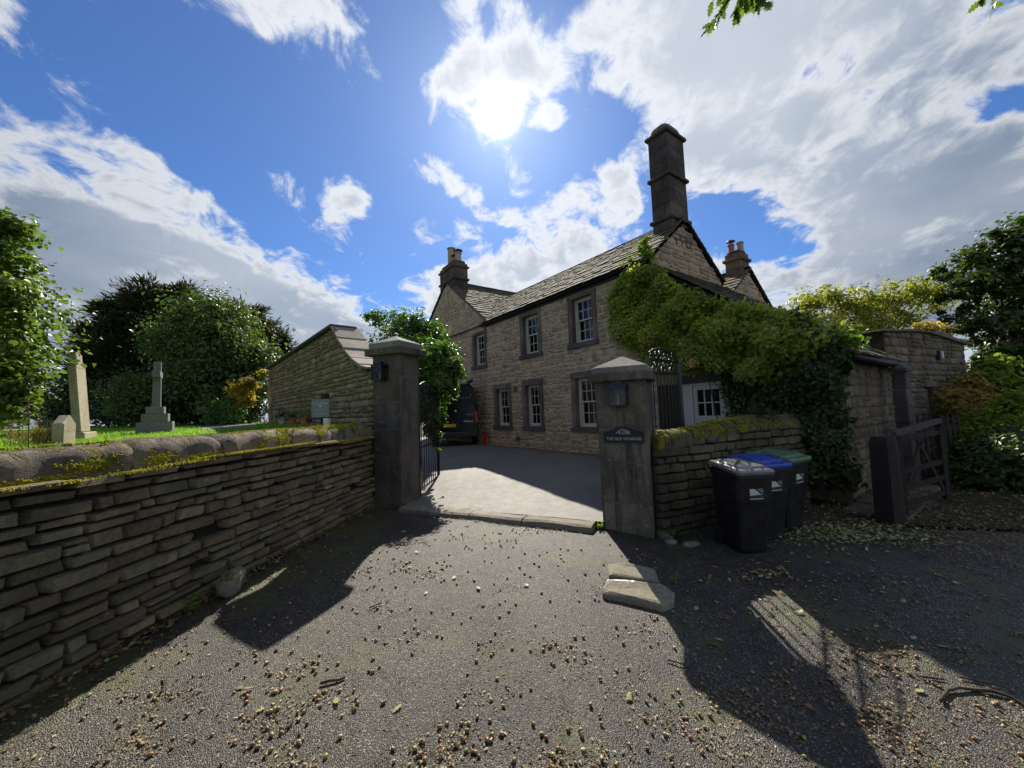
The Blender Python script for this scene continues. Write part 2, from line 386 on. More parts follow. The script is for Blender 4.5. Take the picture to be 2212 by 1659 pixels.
def asphalt_mat(name, lo, hi, grain=170, moss=0.4, spec=0.5, rough=0.55, bstr=0.9, stain=0.5, chip=(0.30, 0.285, 0.25), mott=1.0):
    m, T = mat_base(name); P = pos(T)
    v = T.new('ShaderNodeTexVoronoi'); T.put(v.inputs['Vector'], P); T.put(v.inputs['Scale'], grain)
    cell = T.sep(v.outputs['Color'])[0]
    c = T.ramp(cell, [(0.0, lo), (0.55, tuple((a + b) / 2 for a, b in zip(lo, hi))), (0.86, hi), (0.93, chip)])
    c = T.mix(T.rng(v.outputs['Distance'], 0.25, 0.6, 0, 0.75), c, tuple(x * 0.45 for x in lo))
    n = T.noise(P, 0.9, 6, 0.62); c = T.mix(1.0, c, T.ramp(n, [(0.25, (1 - stain,) * 3), (0.5, (1.0,) * 3), (0.75, (1 + stain * 0.6,) * 3)]), 'MULTIPLY')
    tr = T.noise(T.vm('MULTIPLY', P, (0.85, 0.22, 1.0)), 1.0, 4, 0.55); c = T.mix(1.0, c, T.ramp(tr, [(0.3, (1 - .38 * mott,) * 3), (0.7, (1 + .30 * mott,) * 3)]), 'MULTIPLY')
    n4 = T.noise(P, 6.0, 5, 0.6); c = T.mix(1.0, c, T.ramp(n4, [(0.3, (1 - .2 * mott, 1 - .22 * mott, 1 - .26 * mott)), (0.7, (1 + .15 * mott,) * 3)]), 'MULTIPLY')
    brown = T.rng(T.noise(T.vm('ADD', P, (3.1, 9.2, 0)), 1.6, 6, 0.7), 0.55, 0.75, 0, 0.45 * mott)
    c = T.mix(brown, c, (0.075, 0.058, 0.040))
    if moss > .5:
        fine = T.rng(T.noise(T.vm('ADD', P, (11.0, 2.0, 0)), 2.6, 8, 0.75), 0.50, 0.68, 0, 0.65); c = T.mix(fine, c, T.mix(0.5, c, (0.050, 0.040, 0.028)))
        cr = T.new('ShaderNodeTexVoronoi', feature='DISTANCE_TO_EDGE'); T.put(cr.inputs['Vector'], T.vm('ADD', P, T.vm('SCALE', T.noise(P, 2.5, 5, .6, out=1), .55))); T.put(cr.inputs['Scale'], 0.55)
        ck = T.math('MULTIPLY', T.rng(cr.outputs['Distance'], 0.010, 0.0), T.rng(T.noise(T.vm('ADD', P, (5.0, 1.0, 0)), .8, 2), .48, .6)); c = T.mix(ck, c, (0.018, 0.016, 0.012))
    edge = 0.0
    if moss > .5:   # thicker along the foot of the wall
        xyz = T.sep(P); edge = T.math('MULTIPLY', T.rng(T.math('SUBTRACT', T.math('ADD', xyz[0], 3.45), T.math('MULTIPLY', xyz[1], .111)), 1.5, 0.1), 0.11)
    if moss:
        mk = T.math('MULTIPLY', T.rng(T.math('ADD', T.noise(P, 1.25, 6, 0.68), T.math('ADD', T.math('MULTIPLY', T.noise(P, 30, 4, 0.6), 0.16), edge)), 0.60, 0.74), moss)
        c = T.mix(mk, c, T.ramp(T.noise(P, 80, 3), [(0.3, (0.03, 0.034, 0.010)), (0.7, (0.10, 0.10, 0.03))]))
    h = T.math('SUBTRACT', T.math('MULTIPLY', cell, 0.6), v.outputs['Distance'])
    h = T.math('ADD', h, T.math('MULTIPLY', T.noise(P, 60, 4, 0.6), 0.8))
    finish(T, c, T.rng(n4, 0.3, 0.7, rough - 0.08 * mott, rough + 0.15 * mott), bump(T, h, bstr, 0.006), spec)
    return m

M_DRY = stone_mat('dry_stone', [(0.28, 0.205, 0.11), (0.37, 0.285, 0.16), (0.20, 0.16, 0.095), (0.31, 0.205, 0.125), (0.25, 0.225, 0.135), (0.43, 0.345, 0.21), (0.165, 0.14, 0.095)], moss=0.45, lichen=0.6, soot=0.45, bumps=1.2)
M_DRY_SHADE = stone_mat('shaded_dry_stone', [(0.15, 0.115, 0.07), (0.21, 0.165, 0.10), (0.12, 0.10, 0.065), (0.18, 0.14, 0.085), (0.25, 0.20, 0.13)], moss=0.5, lichen=0.45, soot=0.7, bumps=1.2)  # deep shade behind the bins put into the colours and soot amount
M_COPE = stone_mat('coping_gritstone', [(0.30, 0.235, 0.18), (0.35, 0.27, 0.21), (0.27, 0.225, 0.17)], moss=0.85, lichen=0.4, soot=0.45, bumps=2.0, green=(0.135, 0.125, 0.014))
M_MOSSY = stone_mat('mossy_coping', [(0.22, 0.19, 0.15), (0.26, 0.23, 0.18), (0.20, 0.19, 0.15)], moss=1.0, lichen=0.5, bumps=1.3, green=(0.12, 0.12, 0.018), mbias=.07)
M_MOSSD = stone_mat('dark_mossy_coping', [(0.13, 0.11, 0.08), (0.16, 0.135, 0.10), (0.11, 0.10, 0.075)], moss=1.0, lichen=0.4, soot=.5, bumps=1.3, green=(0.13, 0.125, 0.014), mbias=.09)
M_HOLE = stone_mat('wall_core', [(0.030, 0.026, 0.020)], lichen=0, bumps=0.6)
M_HOUSE = stone_mat('house_rubble', [(0.50, 0.37, 0.205), (0.61, 0.475, 0.29), (0.37, 0.255, 0.15), (0.55, 0.395, 0.21), (0.45, 0.255, 0.155), (0.66, 0.53, 0.335), (0.33, 0.265, 0.185), (0.57, 0.45, 0.265)], lichen=0.2, bumps=0.8, soot=0.12)
M_MORTAR = stone_mat('lime_mortar', [(0.60, 0.505, 0.355), (0.53, 0.445, 0.31)], lichen=0.1, bumps=0.7)
M_DRESS = stone_mat('dressed_stone', [(0.19, 0.145, 0.12), (0.27, 0.205, 0.155), (0.22, 0.17, 0.135)], lichen=0.2, soot=0.45, bumps=0.5, streak=0.45)
M_SILL = stone_mat('sill_stone', [(0.12, 0.105, 0.10), (0.15, 0.13, 0.12)], lichen=0.1, soot=0.45, bumps=0.35)
M_CHIM = stone_mat('sooty_stone', [(0.13, 0.098, 0.075), (0.20, 0.150, 0.105), (0.105, 0.082, 0.068), (0.165, 0.125, 0.095)], lichen=0.15, soot=0.70, bumps=0.5)
M_PIL = stone_mat('pillar_ashlar', [(0.115, 0.100, 0.085), (0.145, 0.122, 0.098), (0.10, 0.088, 0.076), (0.155, 0.135, 0.11)], lichen=0.45, soot=0.5, bumps=0.6, streak=0.55)
M_EARTH = stone_mat('earthy_mortar', [(0.20, 0.165, 0.115), (0.17, 0.14, 0.10)], lichen=0.15, bumps=0.8, soot=.35)
M_FLAGD = stone_mat('dark_flagstone', [(0.155, 0.13, 0.10), (0.135, 0.115, 0.09)], moss=0.4, lichen=0.15, soot=0.35, bumps=0.5)  # flagstone in a darker tone
M_JOINT = stone_mat('grey_joint', [(0.17, 0.155, 0.13), (0.14, 0.125, 0.105)], lichen=0.1, bumps=0.6, soot=.4)
M_PIL2 = stone_mat('weathered_pillar', [(0.20, 0.168, 0.122), (0.235, 0.198, 0.145), (0.18, 0.152, 0.112)], lichen=0.75, soot=0.55, bumps=0.7, streak=0.8)
M_CAP = stone_mat('pillar_cap', [(0.26, 0.24, 0.205), (0.29, 0.265, 0.225)], lichen=0.4, soot=0.3, bumps=0.5)
M_CHWALL = stone_mat('churchyard_rubble', [(0.33, 0.245, 0.135), (0.42, 0.32, 0.185), (0.26, 0.18, 0.11), (0.36, 0.285, 0.165), (0.28, 0.16, 0.11), (0.46, 0.38, 0.24)], lichen=0.4, bumps=0.9, soot=0.2)
M_SLAB = stone_mat('coping_slab', [(0.36, 0.32, 0.25), (0.32, 0.275, 0.215), (0.40, 0.36, 0.29)], lichen=0.5, soot=0.25, bumps=0.6)
M_FLAG = stone_mat('flagstone', [(0.30, 0.255, 0.205), (0.27, 0.235, 0.19), (0.33, 0.285, 0.235)], moss=0.25, lichen=0.2, soot=0.2, bumps=0.5)
M_SLATE = stone_mat('stone_slate', [(0.095, 0.078, 0.062), (0.13, 0.105, 0.085), (0.075, 0.064, 0.054), (0.155, 0.125, 0.10)], moss=0.55, lichen=0.25, soot=0.3, bumps=0.5, green=(0.20, 0.18, 0.02), mbias=.03)
M_GRANITE = stone_mat('grey_granite', [(0.16, 0.165, 0.17), (0.18, 0.185, 0.19)], lichen=0.15, bumps=0.3, vary=0.3)
M_GRAVE = stone_mat('pale_gravestone', [(0.40, 0.345, 0.24), (0.36, 0.31, 0.225)], lichen=0.4, soot=0.15, bumps=0.4)
M_RIGHT = stone_mat('barn_stone', [(0.24, 0.17, 0.105), (0.31, 0.235, 0.145), (0.18, 0.135, 0.09), (0.265, 0.20, 0.13)], lichen=0.35, soot=0.55, bumps=0.9)
M_ROCK = stone_mat('boulder', [(0.27, 0.235, 0.175), (0.24, 0.21, 0.16)], lichen=0.35, moss=0.2, bumps=0.8)
M_LANE = asphalt_mat('lane_tarmac', (0.021, 0.0170, 0.0118), (0.110, 0.092, 0.066), grain=120, moss=1.0, chip=(0.38, 0.335, 0.26), bstr=1.0, stain=0.6, rough=0.48)
M_DRIVE = asphalt_mat('drive_tarmac', (0.19, 0.174, 0.148), (0.31, 0.288, 0.248), grain=130, moss=0.1, stain=0.2, bstr=0.4, rough=0.66, spec=0.35, chip=(.36, .34, .30), mott=.32)
M_PATH = asphalt_mat('path_tarmac', (0.20, 0.20, 0.21), (0.33, 0.33, 0.34), grain=80, moss=0.1, stain=0.2)
M_IRON = plain_mat('black_iron', (0.012, 0.012, 0.014), 0.35, 0.5, nscale=60)
M_BLACK = plain_mat('black_paint', (0.02, 0.02, 0.022), 0.45, 0.4)
M_CREAM = plain_mat('cream_paint', (0.60, 0.58, 0.47), 0.45, 0.4, namt=0.08)
M_WHITEP = plain_mat('grey_white_paint', (0.50, 0.48, 0.42), 0.5, 0.4, namt=0.10)
M_LEAD = plain_mat('lead', (0.22, 0.23, 0.26), 0.4, 0.5, namt=0.2)
M_PIPE = plain_mat('grey_green_pipe', (0.22, 0.26, 0.24), 0.45, 0.4, namt=0.15)
M_WOODD = plain_mat('weathered_shaded_wood', (0.034, 0.027, 0.021), 0.8, 0.2, nscale=20, namt=0.4, bumpy=0.4)  # weathered wood; on the gatepost its dark tone stands in for tree shade
M_WOODG = plain_mat('grey_weathered_wood', (0.075, 0.065, 0.05), 0.8, 0.2, nscale=20, namt=0.4, bumpy=0.4)
M_BARK = plain_mat('bark', (0.075, 0.06, 0.045), 0.9, 0.15, nscale=18, namt=0.5, bumpy=0.6)
M_BIN = plain_mat('bin_plastic', (0.014, 0.012, 0.012), 0.42, 0.4, nscale=12, namt=0.3, dirt=(0.055, 0.048, 0.04))
M_LIDB = plain_mat('blue_plastic', (0.022, 0.060, 0.40), 0.35, 0.5, nscale=14, namt=0.15)
M_LIDG = plain_mat('green_plastic', (0.105, 0.175, 0.095), 0.4, 0.5, nscale=14, namt=0.2)
M_LIDK = plain_mat('grey_black_plastic', (0.16, 0.162, 0.17), 0.2, 0.9, nscale=14, namt=0.25)  # base grey raised to paint in the sky glare on the lid
M_STICK = plain_mat('white_print', (0.58, 0.62, 0.58), 0.5, 0.3, namt=0.05)
M_STICK2 = plain_mat('grey_print', (0.20, 0.22, 0.20), 0.5, 0.3, namt=0.3, nscale=80)
M_VAN = plain_mat('van_paint', (0.006, 0.006, 0.010), 0.25, 0.3, nscale=4, namt=0.2)
M_TYRE = plain_mat('tyre_rubber', (0.018, 0.018, 0.018), 0.8, 0.2)
M_STEEL = plain_mat('bright_steel', (0.55, 0.55, 0.56), 0.3, 0.6, 0.9, namt=0.1)
M_PLATE = plain_mat('plate_yellow', (0.72, 0.47, 0.02), 0.4, 0.4, namt=0.04)
M_RED = plain_mat('red_plastic', (0.42, 0.025, 0.02), 0.35, 0.5, namt=0.1)
M_ORANGE = plain_mat('orange_hose', (0.45, 0.13, 0.03), 0.5, 0.3)
M_SIGNK = plain_mat('sign_black', (0.014, 0.017, 0.022), 0.4, 0.4, namt=0.15)
M_SLATESIGN = plain_mat('sign_slate', (0.20, 0.21, 0.23), 0.7, 0.3, nscale=50, namt=0.15)
M_LETTER = plain_mat('letter_paint', (0.62, 0.57, 0.47), 0.5, 0.3, namt=0.05)
M_TERRA = plain_mat('terracotta', (0.42, 0.15, 0.075), 0.75, 0.2, namt=0.2)
M_BUFF = plain_mat('buff_pot', (0.42, 0.34, 0.22), 0.75, 0.2, namt=0.2)
M_PALE = plain_mat('pale_green_white', (0.55, 0.64, 0.52), 0.6, 0.3, namt=0.06)
M_UNLIT = plain_mat('dark_room', (0.03, 0.03, 0.032), 0.9, 0.1)  # near-black colour standing in for unlit interiors behind windows and doors
M_BLIND = plain_mat('pale_blind', (0.42, 0.42, 0.40), 0.8, 0.1)
M_SOIL = plain_mat('soil', (0.05, 0.038, 0.026), 0.95, 0.1, nscale=25, namt=0.5, bumpy=0.8)
def glass_mat(name, tint, gain=1.2):
    m, T = mat_base(name)
    g = T.new('ShaderNodeBsdfGlossy'); g.inputs['Roughness'].default_value = 0.03; g.inputs[0].default_value = (0.8, 0.85, 0.9, 1)
    t = T.new('ShaderNodeBsdfTransparent'); t.inputs[0].default_value = tint + (1,)
    lw = T.new('ShaderNodeLayerWeight'); lw.inputs[0].default_value = 0.5
    f = T.math('MULTIPLY', T.math('ADD', T.math('MULTIPLY', T.math('POWER', lw.outputs['Facing'], 4.0), 0.9), 0.05), gain, clamp=True)
    x = T.new('ShaderNodeMixShader'); T.l.new(f, x.inputs[0]); T.l.new(t.outputs[0], x.inputs[1]); T.l.new(g.outputs[0], x.inputs[2])
    nb = bump(T, T.noise(pos(T), 3.0, 2), 0.06, 0.05); T.l.new(nb, g.inputs['Normal'])
    T.l.new(x.outputs[0], T.new('ShaderNodeOutputMaterial').inputs[0]); return m
M_GLASS = glass_mat('window_glass', (0.7, 0.73, 0.75), 0.8)
M_LGLASS = glass_mat('lantern_glass', (0.55, 0.57, 0.56), 0.5)

def grass_ground_mat():
    m, T = mat_base('lawn_turf'); P = pos(T); n = T.noise(P, 60, 5, 0.7); n2 = T.noise(P, 0.7, 5, 0.6)
    c = T.ramp(n, [(0.2, (0.08, 0.14, 0.014)), (0.55, (0.19, 0.31, 0.03)), (0.85, (0.28, 0.38, 0.05))])
    c = T.mix(1.0, c, T.ramp(n2, [(0.3, (0.7, 0.8, 0.7)), (0.7, (1.25, 1.15, 1.1))]), 'MULTIPLY')
    finish(T, c, 0.8, bump(T, n, 1.0, 0.03), 0.2); return m
M_TURF = grass_ground_mat()
def verge_mat():
    m, T = mat_base('leafy_verge'); P = pos(T); n = T.noise(P, 40, 5, 0.7); n2 = T.noise(P, 1.5, 5, 0.6)
    c = T.ramp(n, [(0.25, (0.025, 0.022, 0.014)), (0.55, (0.06, 0.055, 0.03)), (0.8, (0.10, 0.085, 0.045))])
    c = T.mix(T.rng(n2, 0.4, 0.65), c, T.mix(0.5, c, (0.045, 0.06, 0.015)))
    finish(T, c, 0.9, bump(T, n, 1.0, 0.03), 0.2); return m
M_VERGE = verge_mat()
def moss_mat():
    m, T = mat_base('moss'); P = pos(T); n = T.noise(P, 120, 4, 0.7)
    c = T.ramp(n, [(0.25, (0.16, 0.15, 0.012)), (0.55, (0.42, 0.38, 0.028)), (0.8, (0.60, 0.52, 0.06))])
    c = T.mix(T.rng(T.noise(P, 5, 3), 0.4, 0.65, 0, 0.6), c, (0.075, 0.105, 0.018))
    finish(T, c, 0.95, bump(T, n, 1.0, 0.015), 0.1); return m
M_MOSS = moss_mat()
def acorn_mat(name, c0, c1, cap):
    m, T = mat_base(name); P = T.new('ShaderNodeTexCoord').outputs['Object']; r = T.new('ShaderNodeObjectInfo').outputs['Random']
    a = T.new('ShaderNodeAttribute'); a.attribute_name = 'tone'
    rr = T.math('FRACT', T.math('ADD', r, T.math('MULTIPLY', a.outputs['Fac'], 7.3)))
    c = T.ramp(rr, [(0, c0), (0.7, c1), (1, (c0[0] * .5, c0[1] * .5, c0[2] * .5))])
    isCap = T.math('GREATER_THAN', a.outputs['Fac'], 0.5)
    c = T.mix(isCap, c, cap)
    finish(T, c, 0.4, None, 0.45); return m
M_ACORN = acorn_mat('acorn_nut', (0.21, 0.115, 0.05), (0.36, 0.235, 0.10), (0.17, 0.125, 0.08))
M_ACORNG = acorn_mat('green_acorn_nut', (0.30, 0.33, 0.07), (0.38, 0.36, 0.10), (0.20, 0.17, 0.09))
M_DLEAF = leaf_mat('fallen_leaf', [(0.34, 0.36, 0.14), (0.42, 0.40, 0.20), (0.26, 0.32, 0.14), (0.36, 0.25, 0.09)], trans=0.25, tmul=1.0)
M_BLEAF = leaf_mat('brown_leaf', [(0.20, 0.11, 0.05), (0.28, 0.17, 0.08), (0.15, 0.09, 0.045), (0.30, 0.25, 0.09)], trans=0.2, tmul=1.0)

from mathutils import noise as mnoise

# ------------------------------------------------------------------ ground
def ss(a, b, x):
    t = np.clip((x - a) / (b - a), 0, 1); return t * t * (3 - 2 * t)
GATE_A = np.array([-1.98, 7.06]); GATE_B = np.array([1.22, 5.60])
GX = np.array([0.906, -0.423, 0]); GI = np.array([0.423, 0.906, 0]); ZU = np.array([0, 0, 1.0])
def inside(x, y): return (x - GATE_B[0]) * GI[0] + (y - GATE_B[1]) * GI[1]
def lane_z(x, y):
    z = -0.10 * ss(1.1, 2.1, x) + 0.012 * np.sin(x * 1.3 + 0.4) * np.sin(y * 0.9)
    z = z + 0.10 * ss(-2.2, -3.1, x) * 0.5
    z = z - 0.09 * ss(5.0, 3.0, y) - 0.17 * ss(4.2, 2.0, y) * ss(0.2, 1.6, x) - 0.03 * ss(3.0, 0, y)
    return z
def drive_z(x, y):
    d = inside(x, y); return 0.085 + 0.265 * ss(0.1, 2.7, d) + 0.006 * np.sin(x * 1.7) * np.sin(y * 1.1)
def onlane(px, py, up=0.0):
    p = onz(px, py, 0)
    for _ in range(4): p = onz(px, py, float(lane_z(p[0], p[1])) + up)
    return p
def sheet_obj(name, xs, ys, zf, mat, label=None):
    b = MB(); b.sheet([[(x, y, float(zf(x, y))) for y in ys] for x in xs])
    # wind upwards
    b.f = [f[::-1] for f in b.f] if True else b.f
    o = b.build(name, mat, None, smooth=True, loc=(0, 0, 0)); tag(o, label, None, None, 'structure'); return o
def fan_obj(name, poly, zf, mat, step=0.5):
    """flat-ish polygon tessellated finely so that it can follow zf"""
    bm = bmesh.new(); f = bm.faces.new([bm.verts.new((p[0], p[1], 0)) for p in poly])
    x0, x1 = min(p[0] for p in poly), max(p[0] for p in poly); y0, y1 = min(p[1] for p in poly), max(p[1] for p in poly)
    for k in np.arange(x0 + step, x1, step): bmesh.ops.bisect_plane(bm, geom=bm.verts[:] + bm.edges[:] + bm.faces[:], plane_co=(k, 0, 0), plane_no=(1, 0, 0))
    for k in np.arange(y0 + step, y1, step): bmesh.ops.bisect_plane(bm, geom=bm.verts[:] + bm.edges[:] + bm.faces[:], plane_co=(0, k, 0), plane_no=(0, 1, 0))
    for v in bm.verts: v.co.z = float(zf(v.co.x, v.co.y))
    bmesh.ops.recalc_face_normals(bm, faces=bm.faces)
    if bm.faces and sum(f.normal.z for f in bm.faces) < 0: bmesh.ops.reverse_faces(bm, faces=bm.faces)
    me = bpy.data.meshes.new(name); bm.to_mesh(me); bm.free(); me.polygons.foreach_set('use_smooth', [True] * len(me.polygons))
    o = link(name, me, mat); tag(o, None, None, None, 'structure'); return o

sheet_obj('ground', [-400, -60, -20, 20, 60, 400], [-400, -60, -10, 30, 80, 400], lambda x, y: -0.45, M_VERGE)
o = sheet_obj('lane', np.arange(-4.2, 16.01, 0.3), np.arange(-7, 8.61, 0.3), lane_z, M_LANE)
hA, hB = GATE_A + GI[:2] * 0.02, GATE_B + GI[:2] * 0.02
fan_obj('driveway', [(-2.05, 7.10), (1.25, 5.58), (2.0, 5.5), (5.0, 6.95), (5.6, 7.0), (3.9, 9.5), (-8.5, 27.0), (-18, 27), (-9.4, 15.6), (-4.3, 9.4), (-2.6, 7.9)], drive_z, M_DRIVE, 0.6)

# ------------------------------------------------------------------ stones
def unit_stone(seed, long=True):
    """irregular rounded face stone in a unit box, face towards +y: 44 triangles"""
    r = random.Random(seed); ix = 0.468 if long else 0.435; iz = 0.40
    xs, zs = [-0.5, -ix * (0.9 + .1 * r.random()), ix * (0.9 + .1 * r.random()), 0.5], [-0.5, -iz, iz, 0.5]
    V = []
    skew = r.uniform(-0.05, 0.05)
    for j, z in enumerate(zs):
        for i, x in enumerate(xs):
            edge = i in (0, 3) or j in (0, 3); corner = i in (0, 3) and j in (0, 3)
            y = r.uniform(0.22, 0.52) if not edge else r.uniform(0.08, 0.26)
            if corner: y = r.uniform(-0.04, 0.10)
            xx = x * (0.955 if corner else 1) + r.uniform(-.02, .02) + skew * z
            zz = z * (0.88 if corner else 1) + r.uniform(-.07, .07)
            V.append((xx, y, zz))
    ring = [0, 1, 2, 3, 7, 11, 15, 14, 13, 12, 8, 4]
    b0 = len(V)
    for k in ring: V.append((V[k][0] * 0.98, -0.5, V[k][2] * 0.98))
    F = [(j * 4 + i, (j + 1) * 4 + i, (j + 1) * 4 + i + 1, j * 4 + i + 1) for j in range(3) for i in range(3)]
    n = len(ring)
    F += [(ring[i], ring[(i + 1) % n], b0 + (i + 1) % n, b0 + i) for i in range(n)]
    return np.array(V), F
def unit_rubble(seed):
    """low relief face stone with an uneven outline: 44 triangles"""
    r = random.Random(seed); n = 11; V = []; off = r.uniform(0, 6.28)
    sq = lambda v, p: math.copysign(abs(v) ** p, v)
    ang = [off * 0 + 2 * math.pi * (i + r.uniform(-.28, .28)) / n for i in range(n)]
    ph = r.uniform(.42, .75)
    for k, y in ((1.0, -.5), (1.0, .12), (.86, .40)):
        for i, a in enumerate(ang):
            q_ = 1 + (random.Random(seed * 31 + i).uniform(-.13, .08))
            V.append((.5 * sq(math.cos(a), ph) * k * q_, y + (r.uniform(-.12, .12) if y > 0 else 0), .5 * sq(math.sin(a), ph) * k * q_))
    V.append((r.uniform(-.1, .1), .5, r.uniform(-.1, .1)))
    F = [(j * n + i, (j + 1) * n + i, (j + 1) * n + (i + 1) % n, j * n + (i + 1) % n) for j in range(2) for i in range(n)] + [(2 * n + i, 3 * n, 2 * n + (i + 1) % n) for i in range(n)]
    return np.array(V), F
NV = 10
STONE_L = [unit_stone(100 + i, True) for i in range(NV)]; STONE_S = [unit_stone(200 + i, False) for i in range(NV)]; STONE_R = [unit_rubble(400 + i) for i in range(NV)]
KINDS_ = {True: STONE_L, False: STONE_S, 'r': STONE_R}
_stone_mesh = {}
def stone_mesh(kind, i, mat):
    key = (kind, i, mat.name)
    if key not in _stone_mesh:
        V, F = KINDS_[kind][i]; me = bpy.data.meshes.new('stone')
        me.from_pydata(V.tolist(), [], F); me.materials.append(mat)
        a = me.attributes.new('tone', 'FLOAT', 'POINT'); a.data.foreach_set('value', [0.0] * len(V))
        me.polygons.foreach_set('use_smooth', [True] * len(F)); me.update()
        if kind != 'r': me.set_sharp_from_angle(angle=0.62)
        _stone_mesh[key] = me
    return _stone_mesh[key]
def seen_score(C, area, n=None):
    px, py, d = proj(C)
    if d < 0.3: return 0
    s = area / d ** 2
    if not (-60 < px < 2272 and -60 < py < 1719): s *= 0.001
    if n is not None:
        v = CP - np.asarray(C); k = (v @ np.asarray(n)) / np.linalg.norm(v); s *= max(k, 0.02)
    return s
def lay(stones, mat, name='stone', limit=300, rest='stone_rest', rubble=False):
    """stones: (parent, centre, ex, ey, ez, length, depth, height). The largest in view become pieces of their own, the rest one mesh per parent."""
    sc = sorted(stones, key=lambda q: -seen_score(q[1], q[5] * q[7], q[3]))
    rest_by = {}
    for k, (par, C, ex, ey, ez, L, D, H) in enumerate(sc):
        kind = 'r' if rubble else L / max(H, 1e-3) > 2.2; i = random.randrange(NV)
        if k < limit:
            o = link(name, stone_mesh(kind, i, mat), mat, par)
            Mx = Matrix(((ex[0] * L, ey[0] * D, ez[0] * H, C[0]), (ex[1] * L, ey[1] * D, ez[1] * H, C[1]), (ex[2] * L, ey[2] * D, ez[2] * H, C[2]), (0, 0, 0, 1)))
            Mx.translation = Vector(C) - (wloc(par) if par is not None else Vector((0, 0, 0)))
            o.matrix_local = Mx
        else:
            V, F = KINDS_[kind][i]
            Wv = np.asarray(C)[None] + V[:, :1] * np.asarray(ex) * L + V[:, 1:2] * np.asarray(ey) * D + V[:, 2:] * np.asarray(ez) * H
            rest_by.setdefault(par.name, (par, MB()))[1].add(Wv, F)
    for par, b in rest_by.values():
        o = b.build(rest, mat, par, smooth=True); tag(o, kind='stuff')
        if not rubble: o.data.set_sharp_from_angle(angle=0.62)
def courses(par, O, du, n, s0, s1, zb, zt, hr, lr, holes=(), gap=0.012, depth=0.14, proud=0.05, jit=0.02, split=0.0, shear=0.0, wig=0.006):
    """rubble courses on a plane: O + du*s + z, between zb(s) and zt(s)"""
    out = []; O = np.asarray(O, float); du = np.asarray(du, float); n = np.asarray(n, float)
    zlo = min(zb(s) for s in np.linspace(s0, s1, 25)); zhi = max(zt(s) for s in np.linspace(s0, s1, 25))
    z = zlo
    def put(a, b, c, d):
        sm = (a + b) / 2; d = min(d, zt(sm)); c = max(c, zb(sm))
        if d - c < 0.035 or b - a < 0.04: return
        L, H = b - a - gap, d - c - gap
        t = random.gauss(0, jit) + shear
        ex = du * math.cos(t) + ZU * math.sin(t); ez = -du * math.sin(t) + ZU * math.cos(t)
        C = O + du * sm + ZU * ((c + d) / 2 + random.uniform(-wig, wig)) + n * (random.uniform(-0.4, 0.4) * proud * 0.6)
        out.append((par, C, ex, n, ez, L, depth * random.uniform(0.85, 1.1), H))
    while z < zhi - 0.02:
        h = random.uniform(*hr)
        ivs = [(s0, s1)]
        for (ha, hb, hc, hd) in holes:
            if z + h * 0.5 > hc and z + h * 0.5 < hd:
                nv = []
                for (a, b) in ivs:
                    if hb <= a or ha >= b: nv.append((a, b))
                    else:
                        if ha > a: nv.append((a, ha))
                        if hb < b: nv.append((hb, b))
                ivs = nv
        for (a, b) in ivs:
            s = a
            while s < b - 0.03:
                L = random.uniform(*lr)
                if random.random() < 0.15: L *= 1.5
                if b - (s + L) < lr[0] * 0.6: L = b - s
                if random.random() < split and h > 0.1:
                    k = random.uniform(0.35, 0.65); put(s, s + L, z, z + h * k)
                    if random.random() < 0.4: w = random.uniform(.35, .65); put(s, s + L * w, z + h * k, z + h); put(s + L * w, s + L, z + h * k, z + h)
                    else: put(s, s + L, z + h * k, z + h)
                else: put(s, s + L, z, z + h)
                s += L
        z += h
    return out

# ------------------------------------------------------------------ the dry stone wall along the lane
WA = np.array([-3.53, 0.0, 0]); WD = np.array([0.111, 0.9938, 0]); WN = np.array([0.9938, -0.111, 0])
wall = empty('dry_stone_wall', (-3.2, 3.5, 0), 'low mossy dry stone wall between the lane and the churchyard grass', 'wall')
WS0, WS1 = -2.5, 7.36
def wtop(s): return 1.30 + 0.025 * math.sin(s * 1.7)
b = MB(); b.frame(WA, WD, -WN, ZU, (WS0, 0.06, -0.3), (WS1, 0.50, 1.36)); b.build('core', M_HOLE, wall)
st = courses(wall, WA, WD, WN, WS0, WS1, lambda s: -0.06, lambda s: wtop(s) - 0.005, (0.068, 0.125), (0.13, 0.40), gap=0.020, depth=0.17, proud=0.08, jit=0.026, shear=0.0, wig=0.009, split=.05)
random.seed(77); st = [q_ for q_ in st if random.random() > .025]
lay(st, M_DRY, 'stone', 300)
# thin ledge stones under the coping that jut out and carry the moss
ledge = []
s = WS0
while s < WS1:
    L = random.uniform(0.35, 0.8); L = min(L, WS1 - s)
    if L > 0.1: ledge.append((wall, WA + WD * (s + L / 2) + ZU * (wtop(s) + 0.012) + WN * 0.03, WD, WN, ZU, L - 0.015, 0.26, 0.05))
    s += L
lay(ledge, M_DRY, 'ledge_stone', 300)
